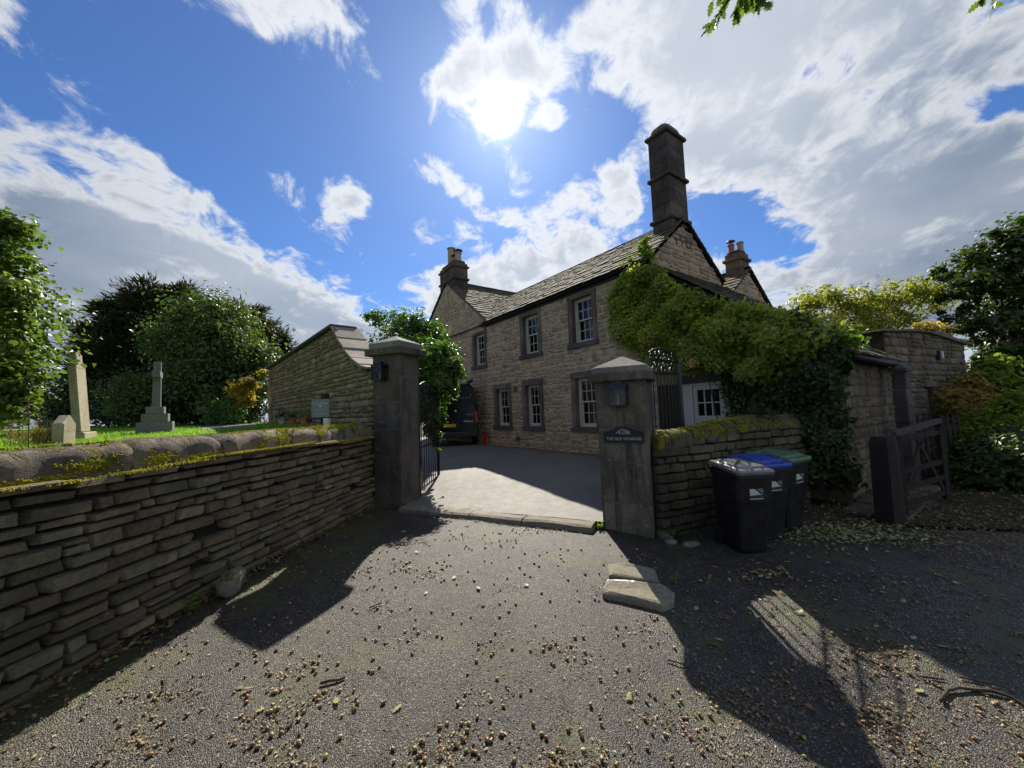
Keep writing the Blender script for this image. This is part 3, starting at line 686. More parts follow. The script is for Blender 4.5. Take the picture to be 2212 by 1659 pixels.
# big rounded coping stones
def coping_stone(O, du, n, L, wd, h, seed, mat, par, name='coping_stone', na=15):
    r = random.Random(seed); P = []; nx = max(8, int(L / .055))
    ph = r.uniform(0, 6); ends = [r.uniform(.07, .15), r.uniform(.07, .15)]; sk = r.uniform(-.06, .06)
    for i in range(nx):
        t = i / (nx - 1); row = []
        de = min(t * L / ends[0], (1 - t) * L / ends[1]); tap = 0.78 + 0.22 * math.sqrt(min(1, max(de, 0)))
        for j in range(na):
            a = math.pi * j / (na - 1)
            x, z = math.cos(a), math.sin(a)
            x = math.copysign(abs(x) ** 0.40, x); z = abs(z) ** 0.40
            p = O + du * (t * L + sk * z) + n * (x * wd / 2 * (.9 + .1 * tap)) + ZU * (z * h * tap - 0.02)
            d = mnoise.fractal(Vector(p * 5.0 + np.array([seed, 0, 0])), 1.0, 2.0, 4) * .022 + mnoise.noise(Vector(p * 2.1 + np.array([0, seed, 0]))) * .020
            p = p + (n * x + ZU * z) * d * (1 if 0 < j < na - 1 else 0)
            row.append(p)
        P.append(row)
    b = MB(); b.sheet(P)
    b.add(P[0], [tuple(range(na))[::-1]]); b.add(P[-1], [tuple(range(na))])
    b.f = [f[::-1] for f in b.f]
    return b.build(name, mat, par, smooth=True)
s = WS0; k = 0
cuts = [WS0, -1.1, 0.5, 1.95, 3.20, 4.08, 5.12, 6.05, 6.70, WS1]
for a, bb in zip(cuts[:-1], cuts[1:]):
    coping_stone(WA - WN * 0.20 + WD * (a + 0.012) + ZU * 1.325, WD, WN, bb - a - 0.03, 0.50, 0.245 + random.uniform(-.012, .02), 300 + k, M_MOSSY if k >= 7 else M_COPE, wall)
    k += 1

def moss_patch(name, par, spots, seed=1):
    """cushions of moss: many small bumps; spots = (centre, along, out, up, length, width, n)"""
    rr = np.random.RandomState(seed); base = [(math.cos(a), math.sin(a), 0) for a in np.arange(0, 6.28, 6.2832 / 6)]
    Vs, Fs, k = [], [], 0
    for (C, ax, ay, az, L, Wd, n) in spots:
        for _ in range(n):
            p = np.asarray(C) + ax * rr.normal(0, L / 2) + ay * rr.normal(0, Wd / 2) ; r = rr.uniform(0.004, 0.012); h = r * rr.uniform(0.7, 1.5)
            for (x, y, z) in base: Vs.append(p + ax * x * r + ay * y * r - az * 0.006)
            for (x, y, z) in base: Vs.append(p + ax * x * r * .7 + ay * y * r * .7 + az * h * .75)
            Vs.append(p + az * h)
            for i in range(6):
                Fs.append((k + i, k + (i + 1) % 6, k + 6 + (i + 1) % 6)); Fs.append((k + i, k + 6 + (i + 1) % 6, k + 6 + i)); Fs.append((k + 6 + i, k + 6 + (i + 1) % 6, k + 12))
            k += 13
    V = np.array(Vs); L0 = np.array(wloc(par)) if par is not None else np.zeros(3)
    me = npmesh(name, V - L0, np.array(Fs), rr.rand(len(V)), M_MOSS, True)
    o = bpy.data.objects.new(name, me); COL.objects.link(o)
    if par is not None: o.parent = par
    tag(o, kind='stuff'); return o
sp = []
def cope_surf(s, a): # point on the coping profile at angle a (0 = lane side, 90 = top)
    x, z = math.cos(math.radians(a)), math.sin(math.radians(a)); x = abs(x) ** .62; z = z ** .62
    n_ = WN * math.cos(math.radians(a)) + ZU * math.sin(math.radians(a))
    return WA - WN * 0.20 + WD * s + ZU * (1.315 + 0.245 * z) + WN * (0.25 * x), n_
for (s, a, L, wd, n) in [(2.95, 14, .16, .05, 420), (3.10, 40, .07, .06, 260), (3.14, 68, .05, .05, 160), (2.6, 2, .35, .02, 240), (3.42, 10, .13, .04, 320), (3.33, 42, .05, .05, 110), (3.62, 50, .02, .02, 30), (3.85, 6, .18, .02, 160), (4.72, 40, .10, .06, 340), (4.62, 18, .10, .04, 240), (4.95, 30, .12, .07, 420), (5.05, 58, .06, .05, 200), (5.3, 45, .07, .05, 240), (5.75, 35, .07, .07, 320), (5.95, 60, .08, .05, 240), (6.4, 60, .2, .06, 520), (4.9, 86, .7, .06, 620), (6.2, 80, .5, .08, 620), (6.95, 45, .22, .10, 800), (3.0, 88, .5, .03, 160), (2.0, 86, .6, .03, 120)]:
    c, n_ = cope_surf(s, a); tn = np.cross(WD, n_); sp.append((c, WD, tn, n_, L, wd, n))
for (s, L, n) in [(1.15, .35, 300), (1.75, .25, 330), (2.25, .35, 300), (2.7, .12, 120), (3.15, .2, 220), (3.6, .25, 160), (4.2, .5, 330), (5.1, .4, 330), (6.0, .4, 330), (6.8, .3, 240)]:
    sp.append((WA + WD * s + ZU * (wtop(s) + 0.036) + WN * 0.11, WD, WN, ZU, L, 0.055, int(n * 2.2)))
moss_patch('moss', wall, sp, 3)
# foundation boulder that juts from the wall foot
def boulder(name, C, size, seed, mat, rz=0.0, par=None, n1=7, n2=10, flat=1.0, rough=0.12):
    r = random.Random(seed); P = []
    ca, sa = math.cos(rz), math.sin(rz)
    for i in range(n1 + 1):
        th = math.pi * i / n1; row = []
        for j in range(n2):
            a = 2 * math.pi * j / n2
            x, y, z = math.sin(th) * math.cos(a), math.sin(th) * math.sin(a), -math.cos(th)
            sq = lambda v: math.copysign(abs(v) ** 0.6, v)
            k = 1 + (r.uniform(-rough, rough) if 0 < i < n1 else 0)
            x, y, z = sq(x) * size[0] / 2 * k, sq(y) * size[1] / 2 * k, sq(z) * size[2] / 2 * (1 + (k - 1) * flat)
            row.append(np.array(C) + (x * ca - y * sa, x * sa + y * ca, z))
        row.append(row[0]); P.append(row)
    b = MB(); b.sheet(P); b.f = [f[::-1] for f in b.f]; return b.build(name, mat, par, smooth=True)
o = boulder('boulder', (-2.86, 3.95, 0.10), (0.15, 0.32, 0.24), 5, M_MOSSY, 0.1); tag(o, 'mossy squarish boulder jutting from the foot of the dry stone wall', 'boulder')

# ------------------------------------------------------------------ gate pillars
def rough_block(O, ex, ey, a, c, mat, par, name='block', amp=.004):
    """ashlar block with worn arrises and an uneven face"""
    bm = bmesh.new(); bmesh.ops.create_cube(bm, size=1.0)
    L = np.array(wloc(par)); dim = [c[i] - a[i] for i in range(3)]; mid = [(c[i] + a[i]) / 2 for i in range(3)]
    bmesh.ops.subdivide_edges(bm, edges=bm.edges[:], cuts=5, use_grid_fill=True)
    for v in bm.verts:
        q_ = [v.co[i] for i in range(3)]; ne = sum(1 for t in q_ if abs(t) > .49)
        w = np.asarray(O) + np.asarray(ex) * (mid[0] + q_[0] * dim[0]) + np.asarray(ey) * (mid[1] + q_[1] * dim[1]) + ZU * (mid[2] + q_[2] * dim[2])
        d = mnoise.fractal(Vector(w * 9.0), 1.0, 2.0, 3) * amp + mnoise.noise(Vector(w * 3.0)) * amp * .8
        if ne >= 2: d -= .005 + max(0, mnoise.noise(Vector(w * 14.0 + 3.0))) * .009
        dr = np.asarray(ex) * np.sign(q_[0]) * (abs(q_[0]) > .49) + np.asarray(ey) * np.sign(q_[1]) * (abs(q_[1]) > .49) + ZU * np.sign(q_[2]) * (abs(q_[2]) > .49)
        v.co = Vector(w + dr * d - L)
    bmesh.ops.recalc_face_normals(bm, faces=bm.faces)
    me = bpy.data.meshes.new(name); bm.to_mesh(me); bm.free(); me.materials.append(mat); t = random.random()
    at_ = me.attributes.new('tone', 'FLOAT', 'POINT'); at_.data.foreach_set('value', [t] * len(me.vertices)); me.polygons.foreach_set('use_smooth', [True] * len(me.polygons)); me.set_sharp_from_angle(angle=.6)
    o = bpy.data.objects.new(name, me); COL.objects.link(o); o.parent = par; return o
def pillar(name, label, cat, FR, wd, dp, zs, split, mat, z0, capz, apex, capmat, ov):
    """FR: front right corner on the ground, GX runs to the right along the front, GI inwards"""
    FR = np.asarray(FR, float); root = empty(name, (FR[0], FR[1], z0), label, cat)
    O = FR - GX * wd
    b = MB(); b.frame(O, GX, GI, ZU, (0.012, 0.012, z0 - 0.1), (wd - 0.012, dp - 0.012, zs[-1])); b.build('core', M_JOINT, root)
    for k, (a, c) in enumerate(zip(zs[:-1], zs[1:])):
        if split:
            o_ = 0.04 if k % 2 else -0.05
            xs, ys = [0, wd / 2 + o_, wd], [0, dp * 0.62 - o_, dp]
        else: xs, ys = [0, wd], [0, dp]
        for x0, x1 in zip(xs[:-1], xs[1:]):
            for y0, y1 in zip(ys[:-1], ys[1:]):
                g = 0.005; rough_block(O, GX, GI, (x0 + g, y0 + g, a + (g if k else -0.05)), (x1 - g, y1 - g, c - g), mat, root)
    z = zs[-1]; C = O + GX * wd / 2 + GI * dp / 2
    cap = empty('cap', (C[0], C[1], z), parent=root)
    b = MB(); b.frame(C, GX, GI, ZU, (-wd / 2 - ov, -dp / 2 - ov, z - 0.0), (wd / 2 + ov, dp / 2 + ov, capz[0])); b.build('lower_slab', mat, cap, bevel=0.012)
    b = MB(); w2, d2 = wd / 2 + ov * 0.45, dp / 2 + ov * 0.45
    ring = lambda zz, k: [C + GX * (x * w2 * k) + GI * (y * d2 * k) + ZU * zz for x, y in ((-1, -1), (1, -1), (1, 1), (-1, 1))]
    V = ring(capz[0], 1) + ring(capz[1], 1) + [C + ZU * apex]
    b.add(V, [(3, 2, 1, 0)] + [(i, (i + 1) % 4, 4 + (i + 1) % 4, 4 + i) for i in range(4)] + [(4 + i, 4 + (i + 1) % 4, 8) for i in range(4)])
    b.build('cap_stone', capmat, cap, bevel=0.012)
    return root
PL = np.array([-2.05, 7.02, 0]); PR = np.array([1.22, 5.62, 0]) + GX * 0.70
pl_root = pillar('gate_pillar', 'tall dark ashlar gate pillar with pyramid cap beside the driveway bush', 'gate pillar', PL, 0.68, 0.55, [0.0, 0.46, 0.95, 1.44, 1.94, 2.42, 2.83], True, M_PIL, 0.0, (2.955, 3.07), 3.24, M_CAP, 0.10)
pr_root = pillar('gate_pillar', 'shorter weathered gate pillar carrying the house name plaque', 'gate pillar', PR, 0.70, 0.60, [-0.12, 0.36, 0.92, 1.42, 2.07], False, M_PIL2, -0.12, (2.185, 2.275), 2.46, M_CAP, 0.09)
pl_root['group'] = pr_root['group'] = 'gate pillars'
# threshold of long kerb slabs between the pillars
thr = empty('threshold', (-0.4, 6.3, 0.0), 'row of worn stone threshold slabs across the gateway', 'doorstep')
for a, c in [(0.02, 0.62), (0.64, 1.42), (1.44, 2.36), (2.38, 3.42)]:
    b = MB(); O = np.array([GATE_A[0], GATE_A[1], 0])
    P = [[O + GX * x + GI * (y + 0.018 * math.sin(x * 5)) + ZU * (0.082 + random.uniform(-.006, .006) - (0.02 if y < -0.2 else 0)) for y in (-0.22, -0.17, 0.0, 0.16)] for x in np.linspace(a, c, 6)]
    b.sheet(P); fr = [r[0] for r in P]; lo = [p - ZU * 0.16 for p in fr]; b.sheet([[p, q_] for p, q_ in zip(fr, lo)])
    b.add([P[0][0], P[0][3], P[0][3] - ZU * .16, P[0][0] - ZU * .16], [(0, 1, 2, 3)]); b.add([P[-1][0], P[-1][3], P[-1][3] - ZU * .16, P[-1][0] - ZU * .16], [(3, 2, 1, 0)])
    b.f = [f[::-1] for f in b.f]; b.build('slab', M_FLAG, thr, smooth=False)

# ------------------------------------------------------------------ wall lanterns
def lantern(label, C, ex, ey):
    """C: top middle of the back against the stone; ex along the wall, ey out of it"""
    C = np.asarray(C, float); ex = np.asarray(ex); ey = np.asarray(ey)
    root = empty('wall_lantern', C, label, 'wall lamp', 'lanterns on the gate pillars')
    F = lambda a, c: (C, ex, ey, ZU, a, c)
    b = MB(); b.frame(*F((-.085, 0.002, -.30), (.085, .016, -.01))); b.build('backplate', M_IRON, root)
    b = MB(); w, d0, d1, z0, z1 = 0.115, 0.025, 0.175, -0.315, -0.055; t = 0.011
    for x in (-w, w):
        for y in (d0, d1): b.frame(*F((x - t, y - t, z0), (x + t, y + t, z1)))
    for z in (z0, z1):
        b.frame(*F((-w - t, d0 - t, z - t), (w + t, d0 + t, z + t))); b.frame(*F((-w - t, d1 - t, z - t), (w + t, d1 + t, z + t)))
        b.frame(*F((-w - t, d0 + t, z - t), (-w + t, d1 - t, z + t))); b.frame(*F((w - t, d0 + t, z - t), (w + t, d1 - t, z + t)))
    b.build('lantern_frame', M_IRON, root)
    b = MB(); b.frame(*F((-w, d0, z0 - 0.008), (w, d1, z0 + .004))); b.build('base_plate', M_IRON, root)
    b = MB()
    V = [C + ex * x * (w + .025) + ey * (.10 + y * .10) + ZU * (z1 + .012) for x, y in ((-1, -1), (1, -1), (1, 1), (-1, 1))] + [C + ex * x * .07 + ey * (.10 + y * .045) + ZU * (z1 + .055) for x, y in ((-1, -1), (1, -1), (1, 1), (-1, 1))]
    b.add(V, [(0, 1, 5, 4), (1, 2, 6, 5), (2, 3, 7, 6), (3, 0, 4, 7), (4, 5, 6, 7), (3, 2, 1, 0)])
    b.frame(*F((-.075, .055, z1 + .055), (.075, .145, z1 + .075))); b.build('lamp_roof', M_IRON, root)
    for (x0, y0, x1, y1) in ((-w, d1, w, d1), (-w, d0, -w, d1), (w, d0, w, d1)):
        b = MB(); p = lambda x, y, z: C + ex * x + ey * y + ZU * z
        b.add([p(x0, y0, z0), p(x1, y1, z0), p(x1, y1, z1), p(x0, y0, z1)], [(0, 1, 2, 3)]); b.build('glass_pane', M_LGLASS, root)
    b = MB(); b.lathe(C + ey * 0.10 + ZU * z0, [(.02, 0.01), (.02, .06), (.012, .07), (.016, .09), (.017, .12), (.010, .15), (.002, .165)], 8); b.build('bulb', M_BLIND, root)
    return root
lantern('black lantern with clear panes on the tall ashlar pillar', PL - GX * 0.40 + ZU * 2.67, -GX, -GI)
lantern('black lantern above the house name plaque', PR - GX * 0.37 + ZU * 2.04, -GX, -GI)

# ------------------------------------------------------------------ lettering
def letters(name, txt, C, ex, ez, h, mat, par, width=None, depth=0.003, align='CENTER'):
    cu = bpy.data.curves.new(name, 'FONT'); cu.body = txt; cu.size = 1.0; cu.align_x = align; cu.align_y = 'CENTER'; cu.resolution_u = 2; cu.extrude = 0.0
    to = bpy.data.objects.new(name, cu); me = bpy.data.meshes.new_from_object(to); bpy.data.objects.remove(to); bpy.data.curves.remove(cu)
    co = np.array([v.co[:] for v in me.vertices]); w = co[:, 0].max() - co[:, 0].min(); hh = co[:, 1].max() - co[:, 1].min()
    sx = (width / w) if width else h / hh; sy = h / hh
    C = np.asarray(C, float); ex = np.asarray(ex); ez = np.asarray(ez)
    L = np.array(wloc(par))
    cx_ = (co[:, 0].max() + co[:, 0].min()) / 2 if align == 'CENTER' else co[:, 0].min(); cz_ = (co[:, 1].max() + co[:, 1].min()) / 2
    W_ = C + (co[:, :1] - cx_) * sx * ex + (co[:, 1:2] - cz_) * sy * ez - L
    me.vertices.foreach_set('co', W_.astype(np.float32).ravel()); me.materials.clear(); me.materials.append(mat); me.update()
    o = bpy.data.objects.new(name, me); COL.objects.link(o); o.parent = par
    return o

# house name plaque
pc = PR - GX * 0.335 - GI * 0.004 + ZU * 1.285
plq = empty('name_plaque', pc, 'black arched plaque reading THE OLD VICARAGE', 'sign')
pts = [(-.275, -.085), (.275, -.085), (.275, .055), (.262, .075), (.20, .078), (.15, .10), (.09, .132), (0, .145), (-.09, .132), (-.15, .10), (-.20, .078), (-.262, .075), (-.275, .055)]
b = MB(); b.prism([pc + GX * x + ZU * z - GI * 0.0 for x, z in pts], -GI * 0.016); b.build('board', M_SIGNK, plq)
b = MB()
for k in range(len(pts)):
    a, c = pts[k], pts[(k + 1) % len(pts)]
    b.bar(pc + GX * a[0] * .97 + ZU * (a[1] * .94) - GI * 0.018, pc + GX * c[0] * .97 + ZU * (c[1] * .94) - GI * 0.018, 0.006, 0.004, up=-GI)
b.build('raised_edge', M_IRON, plq)
letters('lettering', 'THE OLD VICARAGE', pc - GI * 0.019 - ZU * 0.030, GX, ZU, 0.040, M_LETTER, plq, width=0.475)
rr = random.Random(4)
for nm, colr, lst in (('leaf_emblem', (0.32, 0.42, 0.33), [(-.09, .052, 30), (-.07, .072, 60), (-.04, .088, 80), (-.01, .094, 100), (.03, .088, 60), (.055, .072, 40), (.075, .060, 20), (-.055, .055, 120), (.012, .075, 90), (.045, .06, 130)]), ('berry_emblem', (0.55, 0.25, 0.14), [(-.045, .042, 20), (-.015, .050, 50), (.02, .044, 10), (.05, .040, 0), (.08, .038, -20), (.005, .036, 30), (.065, .048, 60)])):
    b = MB(); mm = plain_mat(nm, colr, 0.5, 0.3, namt=0.3, nscale=200)
    for (x, z, a) in lst:
        a = math.radians(a); e1, e2 = GX * math.cos(a) + ZU * math.sin(a), -GX * math.sin(a) + ZU * math.cos(a); c = pc + GX * x + ZU * z - GI * 0.0185
        b.add([c + e1 * .020 * u_ + e2 * .009 * v_ - GI * w_ for u_, v_, w_ in ((-1, 0, 0), (-.3, -1, 0), (.6, -.8, 0), (1, 0, 0), (.6, .8, 0), (-.3, 1, 0), (0, 0, .005))], [(i, (i + 1) % 6, 6) for i in range(6)])
    b.build(nm, mm, plq)

# ------------------------------------------------------------------ the house
HA = math.radians(-35.6); HU = np.array([math.sin(HA), math.cos(HA), 0]); HM = np.array([HU[1], -HU[0], 0]); HP = np.array([3.65, 9.62, 0])
def H(s, m, z): return HP + HU * s + HM * m + ZU * z
house = empty('vicarage_house', H(4, 2, 0.3), 'two storey rubble stone house with sash windows and tall chimney', 'house')
WINS = [(8.0, 9.25, 3.57, 5.22, True), (4.39, 5.64, 3.57, 5.24, True), (1.85, 3.07, 3.57, 5.24, True), (6.32, 7.58, 0.97, 2.78, False), (4.42, 5.63, 0.97, 2.80, False), (1.88, 3.07, 0.98, 2.83, False)]
HOLES = [(a + .015, b - .015, c + .015, d - .015) for a, b, c, d, _ in WINS]
WING_C, WING_HW, WING_Z, EAVE = 11.68, 3.72, 8.30, 5.44
def house_top(s):
    if s < 7.98: return EAVE
    return WING_Z - abs(s - WING_C) * (WING_Z - 5.58) / WING_HW - 0.02
front = empty('front_wall', H(4, 0, 0.3), parent=house)
# backing behind the stones, with the openings left out
b = MB()
def backing(b, O, du, n, s0, s1, zb, zt, holes, back=0.35):
    """mortar face as columns between the hole edges"""
    ss_ = sorted(set([s0, s1] + [h[0] for h in holes if s0 < h[0] < s1] + [h[1] for h in holes if s0 < h[1] < s1] + list(np.arange(s0, s1, 0.5))))
    O = np.asarray(O)
    for a, c in zip(ss_[:-1], ss_[1:]):
        if c - a < 1e-4: continue
        mid = (a + c) / 2; hs = sorted([h for h in holes if h[0] - 1e-6 <= mid <= h[1] + 1e-6], key=lambda h: h[2])
        z = zb
        segs = []
        for h in hs: segs.append((z, z, h[2], h[2])); z = h[3]
        segs.append((z, z, zt(a), zt(c)))
        for (za, zc, ya, yc) in segs:
            p = [O + du * a + ZU * za, O + du * c + ZU * zc, O + du * c + ZU * yc, O + du * a + ZU * ya]
            b.prism(p, -n * back, 0.5)
backing(b, H(0, 0.0, 0), HU, -HM, 0.05, 14.5, 0.0, house_top, [(a + .02, d_ - .02, c + .02, e - .02) for a, d_, c, e, _ in WINS], 0.40)
b.build('mortar', M_MORTAR, front)
st = courses(front, H(0, 0.0, 0), HU, -HM, 0.0, 10.6, lambda s: 0.26, lambda s: house_top(s) - 0.02, (0.11, 0.23), (0.13, 0.38), HOLES, gap=0.022, depth=0.042, proud=0.016, jit=0.05, split=0.40, wig=0.022)
st2 = courses(front, H(0, 0.0, 0), HU, -HM, 10.6, 14.5, lambda s: 0.26, lambda s: house_top(s) - 0.02, (0.13, 0.22), (0.16, 0.40), (), gap=0.024, depth=0.05, proud=0.02, jit=0.02, split=0.3)
# gable end wall
RIDGE_M, RIDGE_Z, REAR_M = 1.70, 6.88, 3.65
def gable_top(m): return (EAVE + (m) * (RIDGE_Z - EAVE) / RIDGE_M) if m < RIDGE_M else RIDGE_Z - (m - RIDGE_M) * (RIDGE_Z - EAVE) / (REAR_M - RIDGE_M)
gable = empty('gable_wall', H(0, 1.8, 0.3), parent=house)
b = MB(); backing(b, H(0, 0, 0), HM, -HU, 0.0, REAR_M, 0.0, lambda m: gable_top(m) - .03, [], 0.40); b.build('mortar', M_MORTAR, gable)
st3 = courses(gable, H(0, 0, 0), HM, -HU, 0.0, REAR_M, lambda m: 4.0, lambda m: gable_top(m) - 0.03, (0.15, 0.24), (0.2, 0.5), (), gap=0.025, depth=0.05, proud=0.02, jit=0.02, split=0.3)
lay(st + st2 + st3, M_HOUSE, 'stone', 300, rubble=True)

def window(par, s0, s1, z0, z1, upper, blind=None):
    w = empty('window', H((s0 + s1) / 2, 0, z0), parent=par)
    O = H(0, 0, 0); o0, o1, p0, p1 = s0 + .19, s1 - .19, z0 + .155, z1 - (.12 if upper else .20)
    F = lambda a, c: (O, HU, HM, ZU, a, c)
    for a, c in ((s0 + .01, o0), (o1, s1 - .01)):
        b = MB(); b.frame(*F((a, -0.03, p0 + .002), (c, 0.30, p1 - .002))); b.build('jamb', M_DRESS, w, bevel=0.008)
    b = MB(); b.frame(*F((s0, -0.032, p1), (s1, 0.30, z1))); b.build('lintel', M_DRESS, w, bevel=0.008)
    b = MB(); b.frame(*F((s0 - .03, -0.075, z0), (s1 + .03, 0.30, z0 + .15))); b.build('sill', M_SILL, w, bevel=0.01)
    # box frame
    b = MB(); y0, y1 = 0.14, 0.29
    b.frame(*F((o0, y0, p0), (o0 + .055, y1, p1))); b.frame(*F((o1 - .055, y0, p0), (o1, y1, p1))); b.frame(*F((o0 + .055, y0, p1 - .05), (o1 - .055, y1, p1))); b.frame(*F((o0 + .055, y0, p0), (o1 - .055, y1 - .02, p0 + .05)))
    b.build('window_frame', M_CREAM, w)
    zm = (p0 + p1) / 2 + 0.02
    for nm, za, zb_, ya in (('upper_sash', zm - .02, p1 - .05, 0.165), ('lower_sash', p0 + .05, zm + .02, 0.215)):
        b = MB(); a, c = o0 + .055, o1 - .055; t = 0.04; yb = ya + .04
        low = .055 if nm == 'lower_sash' else .04
        b.frame(*F((a, ya, za), (a + t, yb, zb_))); b.frame(*F((c - t, ya, za), (c, yb, zb_)))
        b.frame(*F((a + t, ya, za), (c - t, yb, za + low))); b.frame(*F((a + t, ya, zb_ - t), (c - t, yb, zb_)))
        gs0, gs1, gz0, gz1 = a + t, c - t, za + low, zb_ - t; br = 0.010
        for k in (1, 2):
            s_ = gs0 + (gs1 - gs0) * k / 3; b.frame(*F((s_ - br, ya + .004, gz0), (s_ + br, yb - .006, gz1)))
        zc = (gz0 + gz1) / 2
        b.frame(*F((gs0, ya + .006, zc - br), (gs1, yb - .008, zc + br)))
        b.build(nm, M_CREAM, w)
        for i in range(3):
            for j in range(2):
                a_, c_ = gs0 + (gs1 - gs0) * i / 3 + br, gs0 + (gs1 - gs0) * (i + 1) / 3 - br
                q0, q1 = (gz0, zc - br) if j == 0 else (zc + br, gz1)
                b = MB(); t_ = [random.uniform(-.002, .002) for _ in range(4)]
                b.add([H(a_, ya + .02 + t_[0], q0), H(c_, ya + .02 + t_[1], q0), H(c_, ya + .02 + t_[2], q1), H(a_, ya + .02 + t_[3], q1)], [(0, 1, 2, 3)]); b.build('pane', M_GLASS, w)
    # the dim room behind
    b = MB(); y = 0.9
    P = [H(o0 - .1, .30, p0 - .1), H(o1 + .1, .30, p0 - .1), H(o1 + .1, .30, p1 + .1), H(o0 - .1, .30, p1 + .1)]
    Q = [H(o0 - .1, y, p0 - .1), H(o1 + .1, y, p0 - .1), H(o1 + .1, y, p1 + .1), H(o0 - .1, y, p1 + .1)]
    b.add(P + Q, [(4, 5, 6, 7), (0, 1, 5, 4), (1, 2, 6, 5), (2, 3, 7, 6), (3, 0, 4, 7)]); b.build('dark_room', M_UNLIT, w)
    if blind:
        for (a, c, q0, q1, y, m_) in blind:
            b = MB(); b.frame(*F((o0 + (o1 - o0) * a, y, p0 + (p1 - p0) * q0), (o0 + (o1 - o0) * c, y + .01, p0 + (p1 - p0) * q1))); b.build('blind' if m_ is M_BLIND else 'curtain', m_, w)
    return w
M_NET = plain_mat('net_curtain', (0.14, 0.15, 0.17), 0.9, 0.1, nscale=60)
BL = [None, [(0.05, .62, .05, 0.95, .34, M_NET)], [(0.0, .55, .05, .95, .34, M_NET)], [(0.1, 0.9, .78, .97, .34, M_NET)], [(.05, .95, .88, .97, .30, M_BLIND)], [(.05, .95, .88, .97, .30, M_BLIND), (0.1, .42, .06, .17, .32, M_BLIND)]]
for wdw, bl in zip(WINS, BL): window(house, *wdw, blind=bl)
# air bricks
for (s0, s1, z0, z1, m_) in ((5.92, 6.15, 2.44, 2.62, M_TERRA), (5.88, 6.08, 0.58, 0.74, M_SILL)):
    v = empty('air_vent', H((s0 + s1) / 2, 0, z0), parent=house)
    b = MB(); b.frame(H(0, 0, 0), HU, HM, ZU, (s0, -0.035, z0), (s1, 0.02, z1)); b.build('vent_frame', M_SILL, v)
    for k in range(5):
        b = MB(); z = z0 + .015 + k * (z1 - z0 - .03) / 4.6; b.frame(H(0, 0, 0), HU, HM, ZU, (s0 + .012, -0.05, z), (s1 - .012, -0.035, z + .016)); b.build('vent_slat', m_, v)

# roofs: each stone slate is a piece
def slate_unit(seed):
    r = random.Random(seed); j = lambda: r.uniform(-.018, .018)
    V = [(-.5 + j() * .3, -.5 + j(), 0), (0.02, -.5 + j() * 1.6, 0), (.5 + j() * .3, -.5 + j(), 0), (.5, .5, 0), (-.5, .5, 0)]
    V = V + [(x, y, 1 + r.uniform(-.15, .3) if y < 0 else 0.6) for x, y, z in V]
    F = [(4, 3, 2, 1, 0), (5, 6, 7, 8, 9)] + [(i, (i + 1) % 5, (i + 1) % 5 + 5, i + 5) for i in range(5)]
    return np.array(V), F
SLATES = [slate_unit(i) for i in range(8)]
_sm = {}
def slate_mesh(i, mat):
    if (i, mat.name) not in _sm:
        V, F = SLATES[i]; me = bpy.data.meshes.new('slate'); me.from_pydata(V.tolist(), [], F); me.materials.append(mat)
        a = me.attributes.new('tone', 'FLOAT', 'POINT'); a.data.foreach_set('value', [0.0] * len(V)); me.update(); _sm[(i, mat.name)] = me
    return _sm[(i, mat.name)]
def roof_plane(par, O, ea, up, nrm, length_fn, rows, slope, wr=(0.24, 0.44), th=0.030):
    """slates from the eave upwards; ea along the eave, up up the slope; length_fn(v) gives the (start, end) along the eave at height v up the slope"""
    out = []; v = 0.0; k = 0
    exp0 = slope / sum(1.25 - 0.5 * i / rows for i in range(rows))
    while k < rows:
        e = exp0 * (1.25 - 0.5 * k / rows); a, c = length_fn(v + e / 2); s = a - random.uniform(0, .2)
        while s < c - 0.04:
            w = random.uniform(*wr) * (1.15 - 0.35 * k / rows)
            lo, hi = max(s, a), min(s + w, c)
            if hi - lo > 0.04:
                C = O + ea * ((lo + hi) / 2) + up * (v + e * 0.85) + nrm * (0.045 + random.uniform(-.004, .006))
                t = random.gauss(0, .006)
                u2 = up * math.cos(.06) - nrm * math.sin(.06); n2 = nrm * math.cos(.06) + up * math.sin(.06)
                out.append((par, C, ea * math.cos(t) + u2 * math.sin(t), u2 * math.cos(t) - ea * math.sin(t), n2, hi - lo - 0.008, e * 1.7, th * random.uniform(.8, 1.25)))
            s += w
        v += e; k += 1
    return out
def lay_slates(sl, limit=300, mat=None):
    mat = mat or M_SLATE
    sc = sorted(sl, key=lambda q: -seen_score(q[1], q[5] * q[6], q[4])); rest = {}
    for k, (par, C, ex, ey, ez, a, b_, c) in enumerate(sc):
        i = random.randrange(8)
        if k < limit:
            o = link('slate', slate_mesh(i, mat), mat, par)
            Mx = Matrix(((ex[0] * a, ey[0] * b_, ez[0] * c, 0), (ex[1] * a, ey[1] * b_, ez[1] * c, 0), (ex[2] * a, ey[2] * b_, ez[2] * c, 0), (0, 0, 0, 1)))
            Mx.translation = Vector(C) - wloc(par); o.matrix_local = Mx
        else:
            V, F = SLATES[i]; rest.setdefault(par.name, (par, MB()))[1].add(np.asarray(C)[None] + V[:, :1] * ex * a + V[:, 1:2] * ey * b_ + V[:, 2:] * ez * c, F)
    for par, b in rest.values(): tag(b.build('slate_rest', mat, par), kind='stuff')
